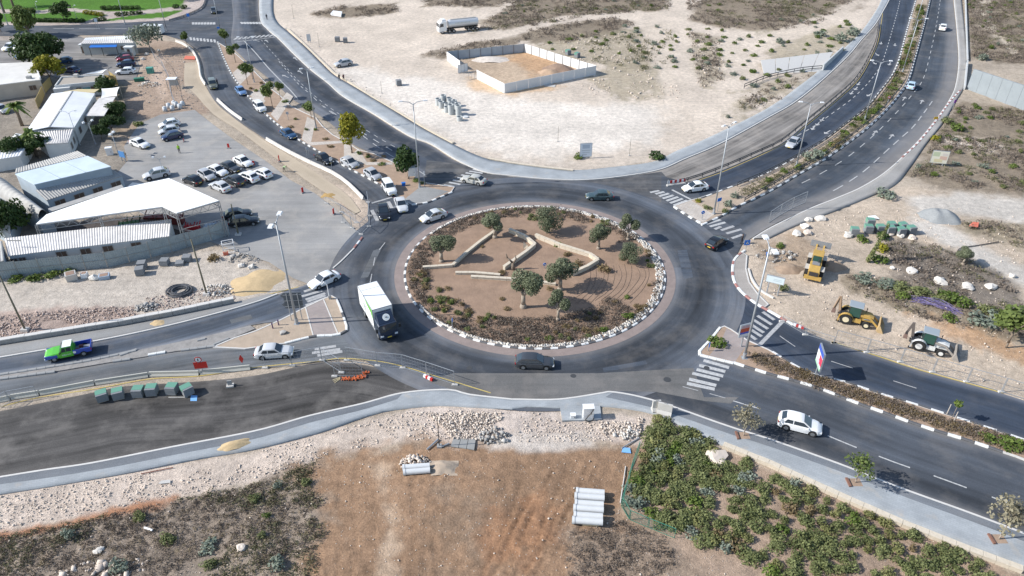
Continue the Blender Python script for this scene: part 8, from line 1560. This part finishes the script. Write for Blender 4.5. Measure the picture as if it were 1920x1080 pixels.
BSH = mat('blue plastic',(.2,.42,.72),.5); plate([(1165,849),(1183,851),(1181,841),(1168,840)],.03,BSH,'crumpled blue sheet on the dirt beside the bed','plastic_sheet','sheet',.12); plate([(357,752),(369,752),(370,742),(358,741)],.04,BSH,'blue sign plate lying on the base course','fallen_sign','sign',.12); plate([(298,909),(320,907),(320,901),(303,903)],.05,CONC,'pale board lying on the crushed limestone','board','board',.12); plate([(1815,428),(1832,430),(1834,421),(1822,420)],.05,mat('orange cloth',(.6,.16,.1),.8),'orange red cloth in the eastern scrub','cloth','cloth',.3); plate([(345,112),(366,113),(366,107),(348,106)],.1,mat('orange cloth',(.6,.16,.1)),'orange red plastic lying at the head of the footway','plastic_sheet','sheet',.2); plate([(1020,162),(1040,164),(1042,160),(1024,158)],.06,CONC,'pale panel lying in front of the plot fence','board','board',.1); plate([(620,30),(640,33),(642,26),(625,24)],.5,WHT,'white covered object on the far scrub','covered_object','covered object',.6)
# orange netting, timber by the lone fence panel
ON = mat('orange netting',(.5,.12,.04),.8); g = np.random.default_rng(5); mb = MB(); P = path([(645,711),(660,712),(672,710),(682,706),(686,700)],.2)
for q in P: [mb.box((q[0]+g.normal()*.18,q[1]+g.normal()*.12,.08+abs(g.normal())*.08),(.3,.08,.1),rz=g.uniform(0,3)) for _ in range(5)]
tag(mb.build('orange_netting',ON),'crumpled orange safety netting under the lone fence panel','netting'); 
for i in range(3): pole_lying((624+i*2,713+i*2.5),(638,708+i*1.5),.05,MATS['pale timber'],('upper','middle','lower')[i]+' timber stick beside the orange netting','timber_stick')
for i,px in enumerate(((803,711),(1497,614))): p = G(*px); t = empty('plastic_barrier',(p.x,p.y,.03),-.6); tag(t,('red and white plastic barrier piece on the yellow line','red and white barrier piece at the east verge')[i],'barrier'); [MB().box((-.5+k*.33,0,.2),(.33,.25,.35)).build('segment',RED if k % 2 else WHT,t) for k in range(4)]
p = G(432,724); t = empty('sign_foot',(p.x,p.y,0),.2); tag(t,'small grey tripod foot standing on the base course','stand'); MB().box((0,0,.1),(.8,.6,.2)).build('base',CONC,t); MB().box((0,0,.5),(.5,.12,.7)).build('board',CONC_G,t)
# hose coil, purple hoses, black cable
def coil(px,n,r0,m,tr,label,seed,name,loose=.3,open_=False):
    c = G(*px); g = random.Random(seed); t = empty(name,(c.x,c.y,GZ(c.x,c.y))); tag(t,label,'hose')
    for k in range(n):
        r = r0*g.uniform(.6,1.05); ox,oy = g.uniform(-loose,loose),g.uniform(-loose,loose)*.8; pts = [(ox+r*math.cos(a),oy+r*.85*math.sin(a),.1+.035*k+.03*math.sin(3*a+k)) for a in np.linspace(0,6.283,18)]; MB().tube(pts,tr,6).build('hose_loop',m,t)
    return t
coil((337,548),9,1.8,mat('black hose',(.075,.075,.08),.5),.1,'heap of coiled thick black hose on the rubble',3,'hose_coil'); PUR = mat('purple hose',(.15,.12,.30),.5); t = empty('purple_hoses'); tag(t,'tangle of purple irrigation hoses along the bank','hose'); g = random.Random(4)
for k in range(16): P = sm(GL([(1708+g.uniform(-5,14),562+g.uniform(-8,6)),(1735+g.uniform(-6,6),567+g.uniform(-6,8)),(1765+g.uniform(-6,6),576+g.uniform(-6,8)),(1800+g.uniform(-14,6),590+g.uniform(-8,6))]),1.2); zk = g.uniform(.2,.6); MB().tube([(x,y,.15+zk*math.sin(i/len(P)*3.1)) for i,(x,y) in enumerate(P)]  ,.024,5).build('hose',PUR,t)
P = sm(GL([(1795,472),(1802,466),(1830,462),(1872,455)]),1); tag(MB().tube([(x,y,.15) for x,y in P],.07,6).build('black_cable',TRIM),'black cable lying across the pale track','cable')
# dumped things by the compound fence
def crate(px,d,az,m,label,name='dumped_box',tilt=.2):
    p = G(*px); t = empty(name,(p.x,p.y,GZ(p.x,p.y)+.02),az); t.rotation_euler = (tilt,0,az); tag(t,label,'box'); MB().box((0,0,d[2]/2),d).build('shell',m,t); MB().box((0,0,d[2]),(d[0]*.75,d[1]*.75,.06)).build('inner_face',mat('rusty face',(.3,.2,.15),.9),t)
crate((136,524),(1.4,1.0,1.2),.5,CONC,'dumped pale box on the verge below the fence'); crate((160,520),(.8,.8,.7),.2,WHT,'dumped white bag between the box and the rock',tilt=0); crate((197,522),(1.4,.9,.6),.3,mat('blue grey bag',(.35,.42,.5),.8),'dumped blue grey bag on the verge',tilt=.1)
p = G(430,470); t = empty('wire_crate',(p.x,p.y,0),.4); tag(t,'empty white wire crate frame beside the fence corner','crate'); mb = MB(); c8 = [(x,y,z) for z in (0,1.5) for x,y in ((-.8,-.6),(.8,-.6),(.8,.6),(-.8,.6))]; [mb.bar(c8[i],c8[j],.07) for i,j in ((0,1),(1,2),(2,3),(3,0),(4,5),(5,6),(6,7),(7,4),(0,4),(1,5),(2,6),(3,7))]; mb.build('frame',HEADM,t)
crate((424,478),(.7,.4,.5),.3,mat('orange cloth',(.6,.16,.1)),'orange and white jug-like box beside the wire crate',tilt=0)
BAG = mat('white big bag',(.55,.57,.58),.8,var=.3)
for i,px in enumerate(((310,208),(317,202),(324,206),(331,199),(338,203),(327,197),(343,198))):
    p = G(*px); o = tag(MB().cyl((0,0,-.05),(0,0,.9),.5,.42,10).cyl((0,0,.88),(0,0,1.02),.42,.2,10).build('big_bag',BAG,smooth=True),'white filled bag in the cluster beside the parking lot','bag','white bags by the parking lot'); o.location = (p.x,p.y,GZ(p.x,p.y))
p = G(326,165); t = empty('shelter',(p.x,p.y,0),.1); tag(t,'small shelter with pale roof beside the dirt path','shelter'); MB().box((0,0,2.2),(2.2,1.8,.12)).build('roof',ROOF_W,t); [MB().bar((x,y,0),(x,y,2.2),.1).build('post',FRM,t) for x in (-1,1) for y in (-.8,.8)]; MB().box((0,.8,1.1),(1.9,.06,1.6)).build('back_panel',mat('grey panel wall',(.45,.47,.46)),t)
# irrigation lines across the roundabout soil
g = random.Random(9); DRIP = mat('brown drip line',(.21,.145,.105),.8); k = 0
for i in range(11):
    x0 = 1105+i*11; P = sm(GL([(x0+g.uniform(-2,2),500+g.uniform(-4,0)),(x0+4+g.uniform(-3,3),520),(x0-8+g.uniform(-3,3),545),(x0-34,568+g.uniform(-3,6))]),1.0); tag(MB().tube([(x,y,.18) for x,y in P if math.hypot(x-CX,y-CY) < RK-2.2] or [(CX,CY,.19),(CX+.1,CY,.19)],.035,5).build('drip_line',DRIP),'brown drip irrigation line across the eastern soil of the roundabout','drip line','drip lines of the roundabout')
# park: hedges, bench
for i,(a,b_,w) in enumerate((((195,18),(258,17),2.2),((222,30),(262,26),2.2),((162,26),(190,30),2.0),((330,15),(345,16),2.5),((182,40),(194,39),1.8),((55,41),(155,42),1.5))):
    A,B = G(*a),G(*b_); L_ = (B-A).length; nC = max(2,int(L_/1.4)); C_ = [(x,0,.55) for x in np.linspace(-L_/2,L_/2,nC)]; o = bpy.data.objects.new('hedge',veg_mesh('hedge',[leaves(C_,[(1.0,w/2,.6)]*nC,220*nC,.17,300+i)],LM['dark'] if i != 2 else LM['yellow'])); COL.objects.link(o); o.location = ((A.x+B.x)/2,(A.y+B.y)/2,0); o.rotation_euler = (0,0,math.atan2(B.y-A.y,B.x-A.x)); tag(o,('long clipped hedge on the upper lawn of the park','clipped hedge beside the park path','yellowish hedge at the fork of the park path','short clipped hedge at the corner of the park','small dark hedge by the park entrance','dark hedge along the park road')[i],'hedge')
p = G(126,15); t = empty('park_bench',(p.x,p.y,0)); tag(t,'dark bench beside the park path','bench'); MB().box((0,0,.45),(2.4,.5,.08)).build('seat',TRIM,t); MB().box((0,.25,.75),(2.4,.06,.4)).build('backrest',TRIM,t); [MB().box((x,0,.2),(.1,.45,.42)).build('leg',TRIM,t) for x in (-1,1)]
p = G(125,8); o = bpy.data.objects.new('flowering_shrub',SHR['dark'][0]); me = veg_mesh('flowers',[leaves([(0,0,.8)],[(1,1,.8)],260,.16,399)],LM['magenta']); o = bpy.data.objects.new('flowering_shrub',me); COL.objects.link(o); q = G(64,132,1.5); o.location = (q.x,q.y,.6); o.scale = (1.3,1.3,1.6); tag(o,'magenta bougainvillea spilling over the white roof edge','shrub')
# manhole covers and repair patches in the carriageways
for px,par,r in (((1251,712),apron_s,.45),((1210,575),ring,.35),((1325,690),road_sel,.35),((880,690),ring,.35),((1075,705),ring,.35),((470,640),road_wl,.35)):
    p = G(*px); MB().cyl((p.x,p.y,.01),(p.x,p.y,.028),r,r,16).build('manhole_cover',mat('iron cover',(.05,.052,.055),.7,var=.3),par)
for px,par,m in (([(1241,706),(1264,704),(1266,714),(1242,717)],apron_s,'pale patched asphalt'),([(1130,690),(1210,676),(1214,683),(1132,698)],ring,'west asphalt'),([(700,470),(716,464),(690,520),(676,522)],ring,'west entry asphalt'),([(1270,470),(1288,468),(1300,520),(1282,524)],ring,'west asphalt'),([(430,600),(470,590),(474,597),(434,607)],road_wu,'west entry asphalt')):
    MB().prism(GL(px),.0205,.0205).build('repair_patch',MATS[m],par,uvxy=True)
